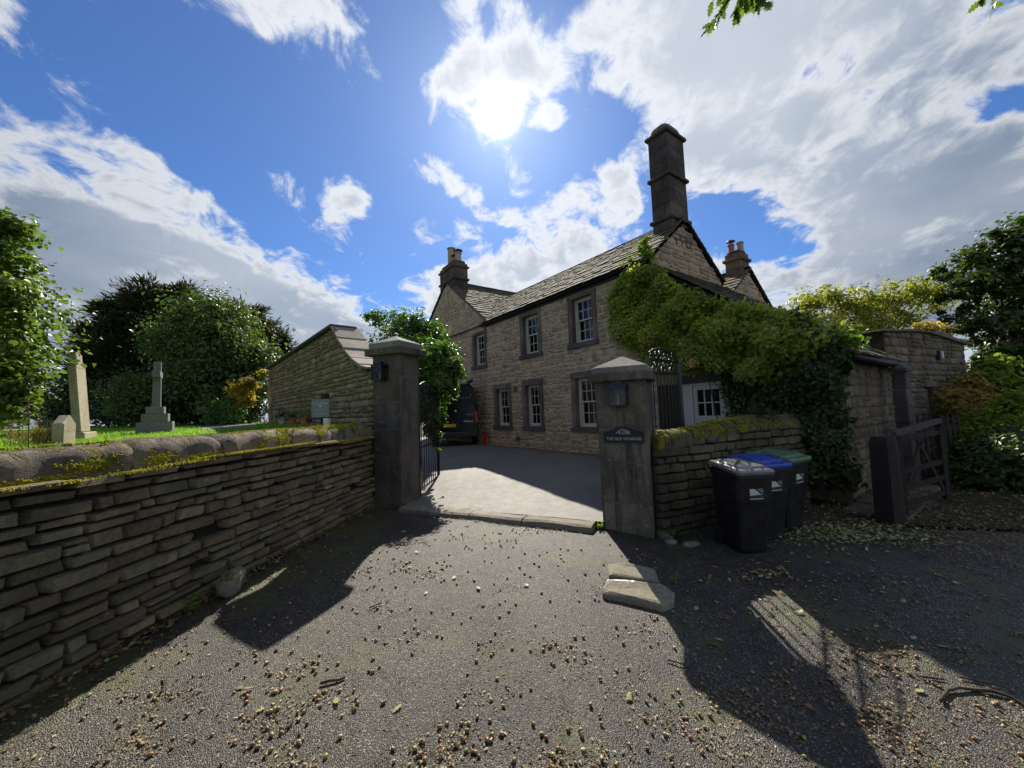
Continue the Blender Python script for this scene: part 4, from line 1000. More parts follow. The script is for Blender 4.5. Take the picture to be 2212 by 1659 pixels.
# main roof, front slope
fs = math.hypot(RIDGE_M + .12, RIDGE_Z - EAVE + .10); upF = (HM * (RIDGE_M + .12) + ZU * (RIDGE_Z - EAVE + .10)) / fs; nF = np.cross(upF, HU); nF = nF if nF[2] > 0 else -nF
main_roof = empty('main_roof', H(4, 1.7, 6.8), parent=house)
O_ = H(0, -0.12, EAVE - 0.02)
wing_s = lambda z: WING_C - WING_HW + (z - 5.50) / (WING_Z - 5.50) * WING_HW
fl = lambda v: (-0.10, min(8.05 + 0.25, 9) if (EAVE + v * upF[2]) < 5.6 else wing_s(EAVE + v * upF[2]) + 0.25)
sl_all = roof_plane(main_roof, O_, HU, upF, nF, fl, 13, fs)
# rear slope
upR = (-HM * (REAR_M - RIDGE_M + .1) + ZU * (RIDGE_Z - EAVE + .08)); rs_ = np.linalg.norm(upR); upR /= rs_; nR = np.cross(HU, upR); nR = nR if nR[2] > 0 else -nR
sl_all += roof_plane(main_roof, H(0, REAR_M + .1, EAVE - .03), HU, upR, nR, lambda v: (-0.10, 10), 13, rs_)
b = MB(); b.add([H(-.06, -0.10, EAVE - 0.03), H(-.06, RIDGE_M, RIDGE_Z + .03), H(12, RIDGE_M, RIDGE_Z + .03), H(12, -0.10, EAVE - .03), H(-.06, REAR_M + .1, EAVE - .03), H(12, REAR_M + .1, EAVE - .03)], [(0, 3, 2, 1), (1, 2, 5, 4)]); b.build('roof_boarding', M_WOODD, main_roof)
# ridge stones
k = -0.1
while k < 10.6:
    L = random.uniform(.45, .65); b = MB(); z = RIDGE_Z + .085 + random.uniform(-.008, .01)
    pr_ = [H(k, RIDGE_M - .15, z - .075), H(k, RIDGE_M, z + .045), H(k, RIDGE_M + .15, z - .075), H(k, RIDGE_M + .15, z - .115), H(k, RIDGE_M - .15, z - .115)]
    b.prism(pr_, HU * (L - .01)); b.build('ridge_stone', M_SLATE, main_roof); k += L
# wing roof: two slopes running back from its gable
wing_roof = empty('wing_roof', H(WING_C, 2, WING_Z), parent=house)
ws = math.hypot(WING_HW + .12, WING_Z - 5.50); upW = (HU * (WING_HW + .12) + ZU * (WING_Z - 5.50)) / ws; nW = np.cross(HM, upW); nW = nW if nW[2] > 0 else -nW
main_m = lambda z: (z - EAVE) / (RIDGE_Z - EAVE) * RIDGE_M
sl_all += roof_plane(wing_roof, H(WING_C - WING_HW - .12, 0, 5.48), HM, upW, nW, lambda v: (-0.08, (main_m(5.5 + v * upW[2]) + .3) if 5.5 + v * upW[2] < RIDGE_Z else 7.0), 18, ws)
upW2 = (-HU * (WING_HW + .12) + ZU * (WING_Z - 5.50)) / ws; nW2 = np.cross(HM, upW2); nW2 = nW2 if nW2[2] > 0 else -nW2
sl_all += roof_plane(wing_roof, H(WING_C + WING_HW + .12, 0, 5.48), HM, upW2, nW2, lambda v: (-0.08, 7), 14, ws, wr=(.5, .9))
lay_slates(sl_all, 300)
b = MB(); zz = 5.44; b.add([H(WING_C - WING_HW - .1, -.05, zz), H(WING_C, -.05, WING_Z - .03), H(WING_C, 7, WING_Z - .03), H(WING_C - WING_HW - .1, 7, zz), H(WING_C + WING_HW + .1, -.05, zz), H(WING_C + WING_HW + .1, 7, zz)], [(0, 1, 2, 3), (1, 4, 5, 2)]); b.build('roof_boarding', M_WOODD, wing_roof)
k = -.1
while k < 7:
    L = random.uniform(.5, .65); b = MB(); z = WING_Z + .09
    b.prism([H(WING_C - .15, k, z - .075), H(WING_C, k, z + .045), H(WING_C + .15, k, z - .075), H(WING_C + .15, k, z - .115), H(WING_C - .15, k, z - .115)], HM * (L - .01)); b.build('ridge_stone', M_SLATE, wing_roof); k += L
# lead valley between the two roofs
b = MB(); P = []
for z in np.linspace(5.50, RIDGE_Z, 8):
    c = H(wing_s(z) + .03, main_m(z) - .02, z + .085); P.append([c - HU * .11 + nF * .02 + HM * .02, c, c + HU * .10 + ZU * .06])
b.sheet(P); b.f += [f[::-1] for f in b.f]; b.build('lead_valley', M_LEAD, house, smooth=True)
# gutter and downpipe
b = MB(); P = []
for s in (-.05, 8.28): P.append([H(s, -.12 + .07 * math.cos(a), EAVE - .03 + .07 * math.sin(a)) for a in np.linspace(math.pi, 2 * math.pi, 7)])
b.sheet(P); b.f += [f[::-1] for f in b.f]; b.add([H(8.28, -.19, EAVE - .02), H(8.28, -.05, EAVE - .02), H(8.28, -.07, EAVE - .09), H(8.28, -.17, EAVE - .09)], [(0, 1, 2, 3), (3, 2, 1, 0)])
b.build('gutter', M_BLACK, house)
b = MB(); b.frame(H(0, 0, 0), HU, HM, ZU, (-.05, -.06, EAVE - .16), (8.2, .0, EAVE - .01)); b.build('fascia_board', M_BLACK, house)
b = MB(); b.tube([H(7.98, -.10, EAVE - .05), H(7.98, -.10, EAVE - .25), H(7.98, -.07, EAVE - .4), H(7.98, -.07, 4.6)], .032, 8); b.build('downpipe', M_DRESS, house, smooth=True)

def chimney(par, s0, s1, m0, m1, zb, zt, bands, mat, cap='flat', seed=0, course=0.30):
    c = empty('chimney', H((s0 + s1) / 2, (m0 + m1) / 2, zb), parent=par)
    O = H(0, 0, 0); r = random.Random(seed); z = zb
    edges = [zb] + sorted([x for bb in bands for x in (bb - .05, bb + .05)]) + [zt]
    for za, zc in zip(edges[0::2], edges[1::2]):
        n = max(1, round((zc - za) / course))
        for k in range(n):
            a, d = za + (zc - za) * k / n, za + (zc - za) * (k + 1) / n
            cut = (s0 + s1) / 2 + (.12 if k % 2 else -.12); cm = (m0 + m1) / 2 + (-.12 if k % 2 else .12)
            for x0, x1 in ((s0, cut), (cut, s1)):
                for y0, y1 in ((m0, cm), (cm, m1)):
                    b = MB(); j = r.uniform(-.004, .004)
                    b.frame(O, HU, HM, ZU, (x0 + .003 + j, y0 + .003 + j, a + .003), (x1 - .003 + j, y1 - .003 + j, d - .003)); b.build('chimney_block', mat, c, bevel=0.006)
    for bb in bands:
        b = MB(); b.frame(O, HU, HM, ZU, (s0 - .07, m0 - .07, bb - .05), (s1 + .07, m1 + .07, bb + .05)); b.build('string_course', mat, c, bevel=.02)
    return c
c1 = chimney(house, 0.04, 0.64, 1.20, 2.08, 6.15, 9.46, (6.97, 8.23), M_CHIM, seed=1, course=.42)
b = MB(); b.frame(H(0, 0, 0), HU, HM, ZU, (-.03, 1.13, 9.46), (.71, 2.15, 9.56)); b.build('cap_slab', M_CHIM, c1, bevel=.02)
b = MB(); V = []
for z, k in ((9.56, .97), (9.64, .95), (9.74, .84), (9.83, .66), (9.90, .42), (9.94, .16)):
    for i in range(12):
        a_ = 2 * math.pi * i / 12 + .26; x, y = math.cos(a_), math.sin(a_); x = math.copysign(abs(x) ** .6, x); y = math.copysign(abs(y) ** .6, y); V.append(H(.34 + x * .34 * k, 1.64 + y * .50 * k, z))
b.add(V, [(i * 12 + j, i * 12 + (j + 1) % 12, (i + 1) * 12 + (j + 1) % 12, (i + 1) * 12 + j)[::-1] for i in range(5) for j in range(12)] + [tuple(range(60, 72))[::-1]]); b.build('domed_cap', M_COPE, c1, smooth=True)
b = MB(); b.frame(H(0, 0, 0), HU, HM, ZU, (-.02, 1.17, 6.15), (.66, 2.12, 6.50)); b.build('chimney_base', M_CHIM, c1, bevel=.02)
c2 = chimney(house, 10.88, 12.48, 0.02, 0.80, 7.3, 9.16, (8.35, 8.98), M_CHIM, seed=2, course=.3)
b = MB(); b.frame(H(0, 0, 0), HU, HM, ZU, (10.95, 0.08, 9.16), (12.41, .74, 9.34)); b.build('flaunching', M_CHIM, c2, bevel=.06)
def pot(par, s, m, z, h, r, mat, cowl=True, name='chimney_pot'):
    p = empty(name, H(s, m, z), parent=par)
    b = MB(); b.lathe(H(s, m, z), [(r * 1.15, 0), (r * 1.1, .05), (r * .95, .1), (r * .9, h - .06), (r * 1.1, h - .05), (r * 1.1, h)], 12); b.build('pot_body', mat, p, smooth=False)
    if cowl:
        b = MB(); b.lathe(H(s, m, z + h), [(r * .2, .0), (r * .2, .10), (r * 1.45, .10), (r * 1.3, .13), (r * .2, .17)], 12); b.build('cowl', M_BLACK, p)
pot(c2, 11.85, .4, 9.30, .95, .20, M_BUFF, False); pot(c2, 11.45, .4, 9.30, .30, .14, M_BUFF); pot(c2, 11.12, .4, 9.30, .45, .17, M_BUFF)
# the rear block seen past the gable
rear = empty('rear_wing', H(0, 5.5, 0.3), parent=house)
rt = lambda m: 6.15 - abs(m - 5.5) * .74
b = MB(); backing(b, H(-0.05, 0, 0), HM, -HU, 3.45, 8.0, 0.0, lambda m: rt(m) - .03, [], .4); b.build('mortar', M_MORTAR, rear)
lay(courses(rear, H(-.05, 0, 0), HM, -HU, 3.45, 8.0, lambda m: 3.2, lambda m: rt(m) - .03, (.15, .24), (.2, .5), (), gap=.025, depth=.05, proud=.02, jit=.02, split=.3), M_HOUSE, 'stone', 120, rubble=True)
r_roof = empty('rear_roof', H(2, 5.5, 6), parent=house)
for sg in (-1, 1):
    L = math.hypot(2.6, 2.6 * .74); up_ = (HM * (-sg) * 1.0 + ZU * .74) / math.hypot(1, .74); n_ = np.cross(HU, up_); n_ = n_ if n_[2] > 0 else -n_
    lay_slates(roof_plane(r_roof, H(-.05, 5.5 + sg * 2.6, 6.17 - 2.6 * .74), HU, up_, n_, lambda v: (-.10, 5), 12, L), 40)
    b = MB(); b.add([H(-.1, 5.5 + sg * 2.6, 6.15 - 2.6 * .74), H(-.1, 5.5, 6.15), H(5, 5.5, 6.15), H(5, 5.5 + sg * 2.6, 6.15 - 2.6 * .74)], [(0, 1, 2, 3)]); b.build('roof_boarding', M_WOODD, r_roof)
c3 = chimney(house, 0.04, 0.56, 5.25, 5.85, 5.4, 6.85, (6.0, 6.62), M_RIGHT, seed=3, course=.22)
b = MB(); b.frame(H(0, 0, 0), HU, HM, ZU, (.08, 5.29, 6.85), (.52, 5.81, 6.95)); b.build('flaunching', M_CHIM, c3, bevel=.04)
pot(c3, .40, 5.43, 6.93, .30, .10, M_TERRA); pot(c3, .2, 5.65, 6.93, .36, .11, M_BUFF, False)

# ------------------------------------------------------------------ lean-to against the gable, almost hidden by the climber
lean = empty('lean_to_building', H(-1.8, 1.5, 0.2), 'low stone lean-to with cream half glazed door under the climber', 'outbuilding')
SE = -3.6
lt = lambda s: 5.25 + s * (5.25 - 2.52) / 3.6          # roof height along the front (s negative)
fw = empty('front_wall', H(-1.8, 0, .2), parent=lean)
DOOR = (-1.66, -0.60, 0.0, 2.34)
b = MB(); backing(b, H(0, 0.03, 0), -HU, -HM, 0.0, 3.6, -.1, lambda q: lt(-q) - .1, [(0.60, 1.66, -.1, 2.34)], .4); b.build('wall_face', M_RIGHT, fw)
ew = empty('end_wall', H(SE, 1.6, 0), parent=lean)
b = MB(); backing(b, H(SE, 0, 0), HM, -HU, 0.0, 3.5, -.2, lambda m: 2.45, [], .4); b.build('mortar', M_EARTH, ew)
lay(courses(ew, H(SE, 0, 0), HM, -HU, 0.0, 3.5, lambda m: -.05, lambda m: 2.44, (.13, .22), (.2, .5), (), gap=.02, depth=.05, proud=.025, jit=.02, split=.25), M_RIGHT, 'stone', 200, rubble=True)
lr = empty('lean_to_roof', H(-1.8, 1.6, 3.5), parent=lean)
dl = np.array([3.75, 0, 0]); upL = (HU * 3.75 + ZU * (5.30 - 2.50)) / math.hypot(3.75, 2.8); nL = np.cross(upL, HM); nL = nL if nL[2] > 0 else -nL
lay_slates(roof_plane(lr, H(SE - .22, 0, 2.42), HM, upL, nL, lambda v: (-.12, 3.75), 16, math.hypot(3.8, 2.85)), 200)
b = MB(); P = [H(SE - .15, -.08, 2.42), H(SE - .15, 3.7, 2.42), H(.0, 3.7, 5.27), H(.0, -.08, 5.27)]; b.prism(P, -ZU * .06); b.build('roof_boarding', M_WOODD, lr)
b = MB(); b.tube([H(SE - .24, -.1, 2.40), H(SE - .24, 3.7, 2.40)], .055, 8); b.build('gutter', M_BLACK, lean, smooth=True)
b = MB(); b.frame(H(0, 0, 0), HU, HM, ZU, (-1.72, -.05, 2.19), (-.58, .02, 2.38)); b.build('door_head', M_BLACK, lean)
# door, side panel and dark board panel
d = empty('door', H(-1.2, 0.08, .2), parent=lean); F = lambda a, c: (H(0, 0, 0), HU, HM, ZU, a, c)
b = MB(); b.frame(*F((-1.64, .02, .15), (-1.57, .12, 2.19))); b.frame(*F((-.87, .02, .15), (-.81, .12, 2.19))); b.frame(*F((-1.57, .02, 2.13), (-.87, .12, 2.19))); b.build('door_frame', M_WHITEP, d)
b = MB(); y0, y1 = .05, .10
b.frame(*F((-1.565, y0, .17), (-1.47, y1, 2.125))); b.frame(*F((-.965, y0, .17), (-.875, y1, 2.125))); b.frame(*F((-1.47, y0, 2.03), (-.965, y1, 2.125))); b.frame(*F((-1.47, y0, 1.32), (-.965, y1, 1.44))); b.frame(*F((-1.47, y0 + .012, .17), (-.965, y1, 1.32)))
for k in (1, 2): s = -1.47 + .505 * k / 3; b.frame(*F((s - .014, y0 + .002, 1.44), (s + .014, y1 - .01, 2.03)))
b.frame(*F((-1.47, y0 + .004, 1.72), (-.965, y1 - .012, 1.75))); b.build('door_leaf', M_WHITEP, d)
for i in range(3):
    for j in range(2):
        b = MB(); a_, c_ = -1.47 + .505 * i / 3 + .014, -1.47 + .505 * (i + 1) / 3 - .014; q0, q1 = (1.44, 1.72) if j == 0 else (1.75, 2.03)
        b.add([H(a_, y0 + .03, q0), H(c_, y0 + .03, q0), H(c_, y0 + .03, q1), H(a_, y0 + .03, q1)], [(0, 1, 2, 3)]); b.build('pane', M_GLASS, d)
b = MB(); b.box(H(-1.53, .03, 1.28), (.03, .06, .12), 0); b.build('handle', M_BLACK, d)
b = MB(); b.frame(*F((-.81, .04, .15), (-.60, .10, 2.19))); b.build('side_panel', M_WHITEP, lean)
b = MB(); b.frame(*F((-1.66, .3, 0), (-.6, .9, 2.3))); b.build('dark_room', M_UNLIT, lean)
b = MB(); b.frame(H(0, -.05, 0), HU, HM, ZU, (-1.76, -.045, 1.0), (-1.685, -.0, 2.46)); b.build('downpipe', M_PIPE, lean, bevel=.01)
b = MB(); b.box(H(-1.72, -.11, 1.78), (.05, .05, .10), 0); b.build('tap', M_STEEL, lean)
for k in range(5):
    b = MB(); a_ = -.57 + k * .11; b.frame(*F((a_, -.02 - .004 * (k % 2), .15), (a_ + .106, .03, 2.2))); b.build('dark_board', M_WOODD, lean)

# ------------------------------------------------------------------ churchyard
def lawn_z(x, y): return 1.38 + 0.14 * ss(8, 14, y) + 0.10 * ss(14, 24, y) + 0.02 * math.sin(x * .8) * math.sin(y * .7)
fan_obj('lawn', [(-3.75, -3.0), (-3.30, 3.3), (-2.95, 7.3), (-3.0, 7.9), (-4.4, 9.3), (-9.6, 15.3), (-14, 20.5), (-22, 34), (-60, 34), (-60, -3.0)], lambda x, y: lawn_z(x, y), M_TURF, 1.5)
pathp = [onz(392, 917, 1.52)[:2], onz(455, 911.5, 1.55)[:2], onz(515, 909.8, 1.56)[:2], onz(560, 925, 1.44)[:2], onz(440, 930, 1.44)[:2]]
fan_obj('churchyard_path', [tuple(p) for p in pathp], lambda x, y: lawn_z(x, y) + 0.012, M_PATH, 0.8)
# high wall that ramps down to the gate pillar
CA = np.array([-2.80, 7.62, 0]); CD = np.array([-0.672, 0.741, 0]); CN = np.array([-0.741, -0.672, 0])
cw = empty('churchyard_wall', (-6, 11, 1.5), 'high warm rubble wall with sloping slab coping beside the church sign', 'wall')
def c_at(px, py): p = onpl(px, py, CA, CN); return float((p - CA) @ CD), float(p[2])
q1, q2, q3 = c_at(722, 706), c_at(588, 792), c_at(640, 757)
print('churchwall', q1, q3, q2)
SR = q1[0]; ZR = q1[1]; SL, ZL = q2
def ctop(s):
    if s < 0.02: return 2.62
    if s < SR:
        t = s / SR; return 2.62 + (ZR - 2.62) * (t ** 1.55)
    return ZR + (ZL - ZR) * (s - SR) / (SL - SR)
b = MB(); backing(b, CA, CD, CN, 0.0, SL + 0.6, 0.3, lambda s: ctop(s) - .05, [], .42); b.build('core', M_EARTH, cw)
lay(courses(cw, CA, CD, CN, -0.15, SL + 0.6, lambda s: 1.30, lambda s: ctop(s) - .05, (.085, .17), (.12, .40), (), gap=.018, depth=.08, proud=.05, jit=.035, split=.25, wig=.01), M_CHWALL, 'stone', 300, rubble=True)
# ramp slabs
tt = [0.0, 0.20, 0.40, 0.60, 0.80, 1.0]
for k, (a, c) in enumerate(zip(tt[:-1], tt[1:])):
    s0, s1 = a * SR, c * SR + .05; z0, z1 = ctop(max(s0, .03)), ctop(c * SR)
    b = MB(); up_ = 0.05 + .012 * (k % 2)
    P = lambda s, y, z: CA + CD * s + CN * y + ZU * z
    V = [P(s0, .09, z0), P(s1, .09, z1), P(s1, -.62, z1), P(s0, -.62, z0)]
    b.prism(V, ZU * up_); b.build('coping_slab', M_SLAB, cw, bevel=.01)
s = SR
while s < SL + .5:
    L = random.uniform(.5, .9); b = MB(); P = lambda s, y, z: CA + CD * s + CN * y + ZU * z
    z0, z1 = ctop(s + .001), ctop(s + L); b.prism([P(s, .10, z0), P(s + L - .012, .10, z1), P(s + L - .012, -.55, z1), P(s, -.55, z0)], ZU * .07); b.build('coping_slab', M_SILL, cw, bevel=.01); s += L
for k in range(7):
    b = MB(); s = SL - 0.15; b.frame(CA, CD, CN, ZU, (s, -.1, 1.4 + k * .3), (s + .22, .07 + .02 * (k % 2), 1.4 + k * .3 + .29)); b.build('quoin', M_CHWALL, cw, bevel=.01)
# church sign
sgc = at(692.5, 882, 7.0); sx_ = np.array([math.cos(.25), -math.sin(.25), 0]); sn_ = np.array([-math.sin(.25), -math.cos(.25), 0])
sgn = empty('church_sign', (sgc[0], sgc[1], 1.4), 'grey slate direction board on a post reading TO THE CHURCH', 'sign')
b = MB(); b.frame(sgc, sx_, sn_, ZU, (-.185, -.012, -.165), (.185, .012, .165)); b.build('board', M_SLATESIGN, sgn)
b = MB(); b.frame(sgc, sx_, sn_, ZU, (-.01, -.11, -.9), (.10, -.013, .26)); b.build('post', M_WOODD, sgn)
M_SIGNTXT = plain_mat('pale_sign_paint', (0.46, 0.48, 0.47), .6, .2, namt=.1)
letters('lettering', 'TO THE CHURCH', sgc + sn_ * .014 + ZU * .088, sx_, ZU, .040, M_SIGNTXT, sgn, width=.325)
letters('lettering', 'AND GRAVE OF', sgc + sn_ * .014 - ZU * .025, sx_, ZU, .026, M_SIGNTXT, sgn, width=.205)
letters('lettering', 'LITTLE JOHN', sgc + sn_ * .014 - ZU * .068, sx_, ZU, .026, M_SIGNTXT, sgn, width=.185)
b = MB()
for k in range(26):
    x = -.155 + k * .0125
    if k in (7, 12, 19): continue
    b.frame(sgc, sx_, sn_, ZU, (x, .012, -.112), (x + .007, .0135, -.112 + random.uniform(.008, .014)))
b.build('small_print', M_SIGNTXT, sgn)
b = MB(); b.add([sgc + sx_ * x + ZU * z + sn_ * .0145 for x, z in ((-.022, .052), (.02, .055), (.022, .03), (.004, .022), (-.008, .036), (-.024, .044))], [(0, 5, 4, 3, 2, 1)]); b.build('pointing_hand', M_STICK, sgn)
c = at(706, 911, 6.75); b = MB(); b.frame(c, sx_, sn_, ZU, (-.045, -.04, -.16), (.045, .04, .06)); o = b.build('marker_stone', M_PALE, None, bevel=.006); tag(o, 'small pale green white marker block below the church sign', 'marker')

# graves
def ori(a): return np.array([math.cos(a), math.sin(a), 0]), np.array([-math.sin(a), math.cos(a), 0])
e1, e2 = ori(math.radians(-72))     # e1 to the right-away side
gp = onz(176, 949, 1.40)
f1 = np.array([0.857, 0.515, 0]); f2 = np.array([-0.515, 0.857, 0])
gr = empty('tall_gravestone', gp, 'tall pale gravestone with moulded head, leaning beside the lime tree', 'gravestone')
ln = np.array([-0.10, -.02, 1.0]); G0 = gp
b = MB(); b.frame(G0, f1, f2, ln, (-.22, -.10, -.2), (.08, .62, .16)); b.build('plinth', M_GRAVE, gr, bevel=.02)
b = MB(); b.frame(G0, f1, f2, ln, (-.14, 0, .16), (.0, .52, 1.66)); b.build('shaft', M_GRAVE, gr, bevel=.02)
b = MB(); b.frame(G0, f1, f2, ln, (-.165, .02, 1.62), (.004, .47, 1.69)); b.frame(G0, f1, f2, ln, (-.16, .05, 1.72), (.003, .44, 1.77)); b.build('moulding', M_GRAVE, gr, bevel=.01)
b = MB(); b.frame(G0, f1, f2, ln, (-.135, .08, 1.66), (-.003, .40, 1.96)); b.frame(G0, f1, f2, ln, (-.125, .12, 1.96), (-.01, .36, 2.0)); b.build('head', M_GRAVE, gr, bevel=.015)
gp2 = onz(150, 955, 1.39); gp2 = np.array([gp2[0] * .9, gp2[1] * .9, 1.39])
g2 = empty('headstone', gp2, 'small headstone with pointed top in front of the tall gravestone', 'gravestone')
b = MB(); P = lambda x, z: gp2 + f2 * x + ZU * z
b.prism([P(-.24, -.2), P(.24, -.2), P(.24, .36), P(.0, .52), P(-.24, .36)], -f1 * .15); b.build('slab', M_GRAVE, g2, bevel=.02)
cp = onz(333, 930, 1.50); ct = np.array([cp[0], cp[1], 0]) / np.hypot(cp[0], cp[1]); ca_, sa_ = math.cos(-.10), math.sin(-.10); ct = np.array([ct[0] * ca_ - ct[1] * sa_, ct[0] * sa_ + ct[1] * ca_, 0]); cs = np.array([ct[1], -ct[0], 0])
cr = empty('granite_cross', cp, 'grey granite cross on a three stepped base seen edge on', 'gravestone')
k_ = np.linalg.norm(cp[:2]) / 830; 
def st_(x0, x1, d, z0, z1, nm): b = MB(); b.frame(cp, cs, ct, ZU, (x0, 0, z0), (x1, d, z1)); b.build(nm, M_GRANITE, cr, bevel=.012)
st_(-.38, .38, .74, -.1, .24, 'lower_step'); st_(-.28, .28, .64, .24, .47, 'middle_step'); st_(-.19, .19, .55, .47, .67, 'upper_step')
b = MB(); V = [cp + cs * x + ct * (.33 + y) + ZU * z for z, w in ((.67, .095), (1.98, .08)) for x, y in ((-w, -w), (w, -w), (w, w), (-w, w))]
b.add(V, [(0, 1, 5, 4), (1, 2, 6, 5), (2, 3, 7, 6), (3, 0, 4, 7), (4, 5, 6, 7)]); b.build('shaft', M_GRANITE, cr, bevel=.01)
b = MB(); b.frame(cp, cs, ct, ZU, (-.085, .02, 1.52), (.09, .68, 1.70)); b.build('cross_arm', M_GRANITE, cr, bevel=.01)
tp = onz(122, 929, 1.50); tb = empty('chest_tomb', tp, 'low dark chest tomb with sloping lid under the trees', 'tomb')
b = MB(); b.frame(tp, cs, ct, ZU, (-.75, 0, -.1), (.75, 1.0, .40)); b.build('chest', M_PIL, tb, bevel=.02)
b = MB(); b.prism([tp + cs * x + ZU * z + ct * -.08 for x, z in ((-.85, .40), (.85, .40), (.80, .50), (.1, .78), (-.1, .78), (-.80, .50))], ct * 1.15); b.build('lid', M_PIL, tb, bevel=.02)
for (px, py, w, h, lab) in ((205, 927, .42, .2, 'low pale kerb stone on the grass right of the tall gravestone'), (212, 921, .25, .36, 'small grey headstone behind the low kerb stone')):
    p = onz(px, py, 1.49); b = MB(); b.frame(p, cs, ct, ZU, (-w / 2, 0, -.05), (w / 2, .3, h)); o = b.build('kerb_stone' if h < .3 else 'headstone', M_GRAVE if h < .3 else M_GRANITE, None, bevel=.02); tag(o, lab, 'gravestone')

# ------------------------------------------------------------------ iron gates
def gate_leaf(label, A, B, zb, zt, n, scroll_up):
    A, B = np.asarray(A, float), np.asarray(B, float); L = np.linalg.norm(B - A); d = (B - A) / L; root = empty('iron_gate', (A[0], A[1], zb), label, 'gate', 'leaves of the iron driveway gate')
    P = lambda s, z: A + d * s + ZU * (z - A[2])
    for s in (0.02, L - .02):
        b = MB(); b.bar(P(s, zb), P(s, zt + .02), .045); b.build('stile', M_IRON, root)
    for z in (zb + .10, (zb + zt) * .5 - .1, zt - .21, zt):
        b = MB(); b.bar(P(0, z), P(L, z), .012, .035, up=(0, 0, 1)); b.build('rail', M_IRON, root)
    for k in range(1, n):
        s = L * k / n; b = MB(); b.tube([P(s, zb + .06), P(s, zt - .21)], .010, 6, caps=False); b.build('upright', M_IRON, root)
    def scroll(c, r, a0, turns, nm):
        pts = []
        for i in range(15):
            t = i / 14; a = a0 + turns * 2 * math.pi * t; rr_ = r * (1 - .7 * t); pts.append(P(c[0] + rr_ * math.cos(a), c[1] + rr_ * math.sin(a)))
        b = MB(); b.tube(pts, .007, 5); b.build(nm, M_IRON, root, smooth=True)
    for k in range(int(L / .2)): scroll((.12 + k * .2, zt - .10), .085, math.pi / 2 * (k % 2), 1.3 * (1 if k % 2 else -1), 'scroll')
    pts = [P(s, zt + scroll_up * math.sin(math.pi * min(1, .15 + .85 * s / L)) ) for s in np.linspace(.02, L - .02, 14)]
    b = MB(); b.tube(pts, .011, 6); b.build('arched_rail', M_IRON, root, smooth=True)
    for k in range(7): 
        s = .15 + (L - .35) * k / 6; scroll((s, zt + scroll_up * .45 * math.sin(math.pi * min(1, .15 + .85 * s / L))), .05 + .012 * (k % 3), k, 1.4, 'scroll')
    for k in range(10):
        s = .1 + (L - .2) * k / 9; b = MB(); c = P(s, zt + scroll_up * .8 * math.sin(math.pi * min(1, .15 + .85 * s / L)) * (k % 2) + .03); b.lathe(c, [(.004, -.02), (.02, -.008), (.022, .004), (.012, .018), (.002, .026)], 7); b.build('boss', M_IRON, root, smooth=True)
    return root
gate_leaf('open iron gate leaf half buried in the driveway bush', (-1.84, 7.50, .12), (-1.77, 9.08, .14), .14, 2.15, 9, .22)
gate_leaf('open iron gate leaf with scrollwork behind the plaque pillar', (2.12, 5.93, .14), (3.12, 7.10, .2), .16, 2.42, 9, .22)

# ------------------------------------------------------------------ van
vh = math.radians(-6.0)      # heading, measured from straight ahead
vf = np.array([math.sin(vh), math.cos(vh), 0]); vr = np.array([math.cos(vh), -math.sin(vh), 0])
vc = onz(1034, 958, 0.42); VB = np.array([vc[0], vc[1], 0.30]) - vr * 1.0       # middle of the rear, on the ground
van = empty('parked_van', VB, 'black high roof van parked with its rear to the gateway', 'van')
V_ = lambda x, y, z: VB + vr * x + vf * y + ZU * z
prof = [(-.90, .42), (-.99, .60), (-1.01, 1.15), (-.985, 1.7), (-.91, 2.2), (-.86, 2.42), (-.76, 2.52), (-.4, 2.57), (.4, 2.57), (.76, 2.52), (.86, 2.42), (.91, 2.2), (.985, 1.7), (1.01, 1.15), (.99, .60), (.90, .42)]
secs = [(0.0, .955), (0.05, .985), (.16, 1.0), (3.9, 1.0)]
b = MB(); P = []
for y, k in secs: P.append([V_(x * k, y, 1.4 + (z - 1.4) * (k if z > 1 else 1)) for x, z in prof])
P.append([V_(x * .97, 4.6, min(z, 1.55 + (z - 1.55) * .35) if z > 1.55 else z) for x, z in prof]); P.append([V_(x * .9, 5.7, min(z, 1.05)) for x, z in prof])
b.sheet(P); b.add(P[0], [tuple(range(len(prof)))]); b.add(P[-1], [tuple(range(len(prof)))[::-1]])
b.build('body', M_VAN, van, smooth=False)
b = MB(); b.frame(VB, vr, vf, ZU, (-1.0, -.09, .40), (1.0, .06, .62)); b.build('rear_bumper', M_BLACK, van, bevel=.03)
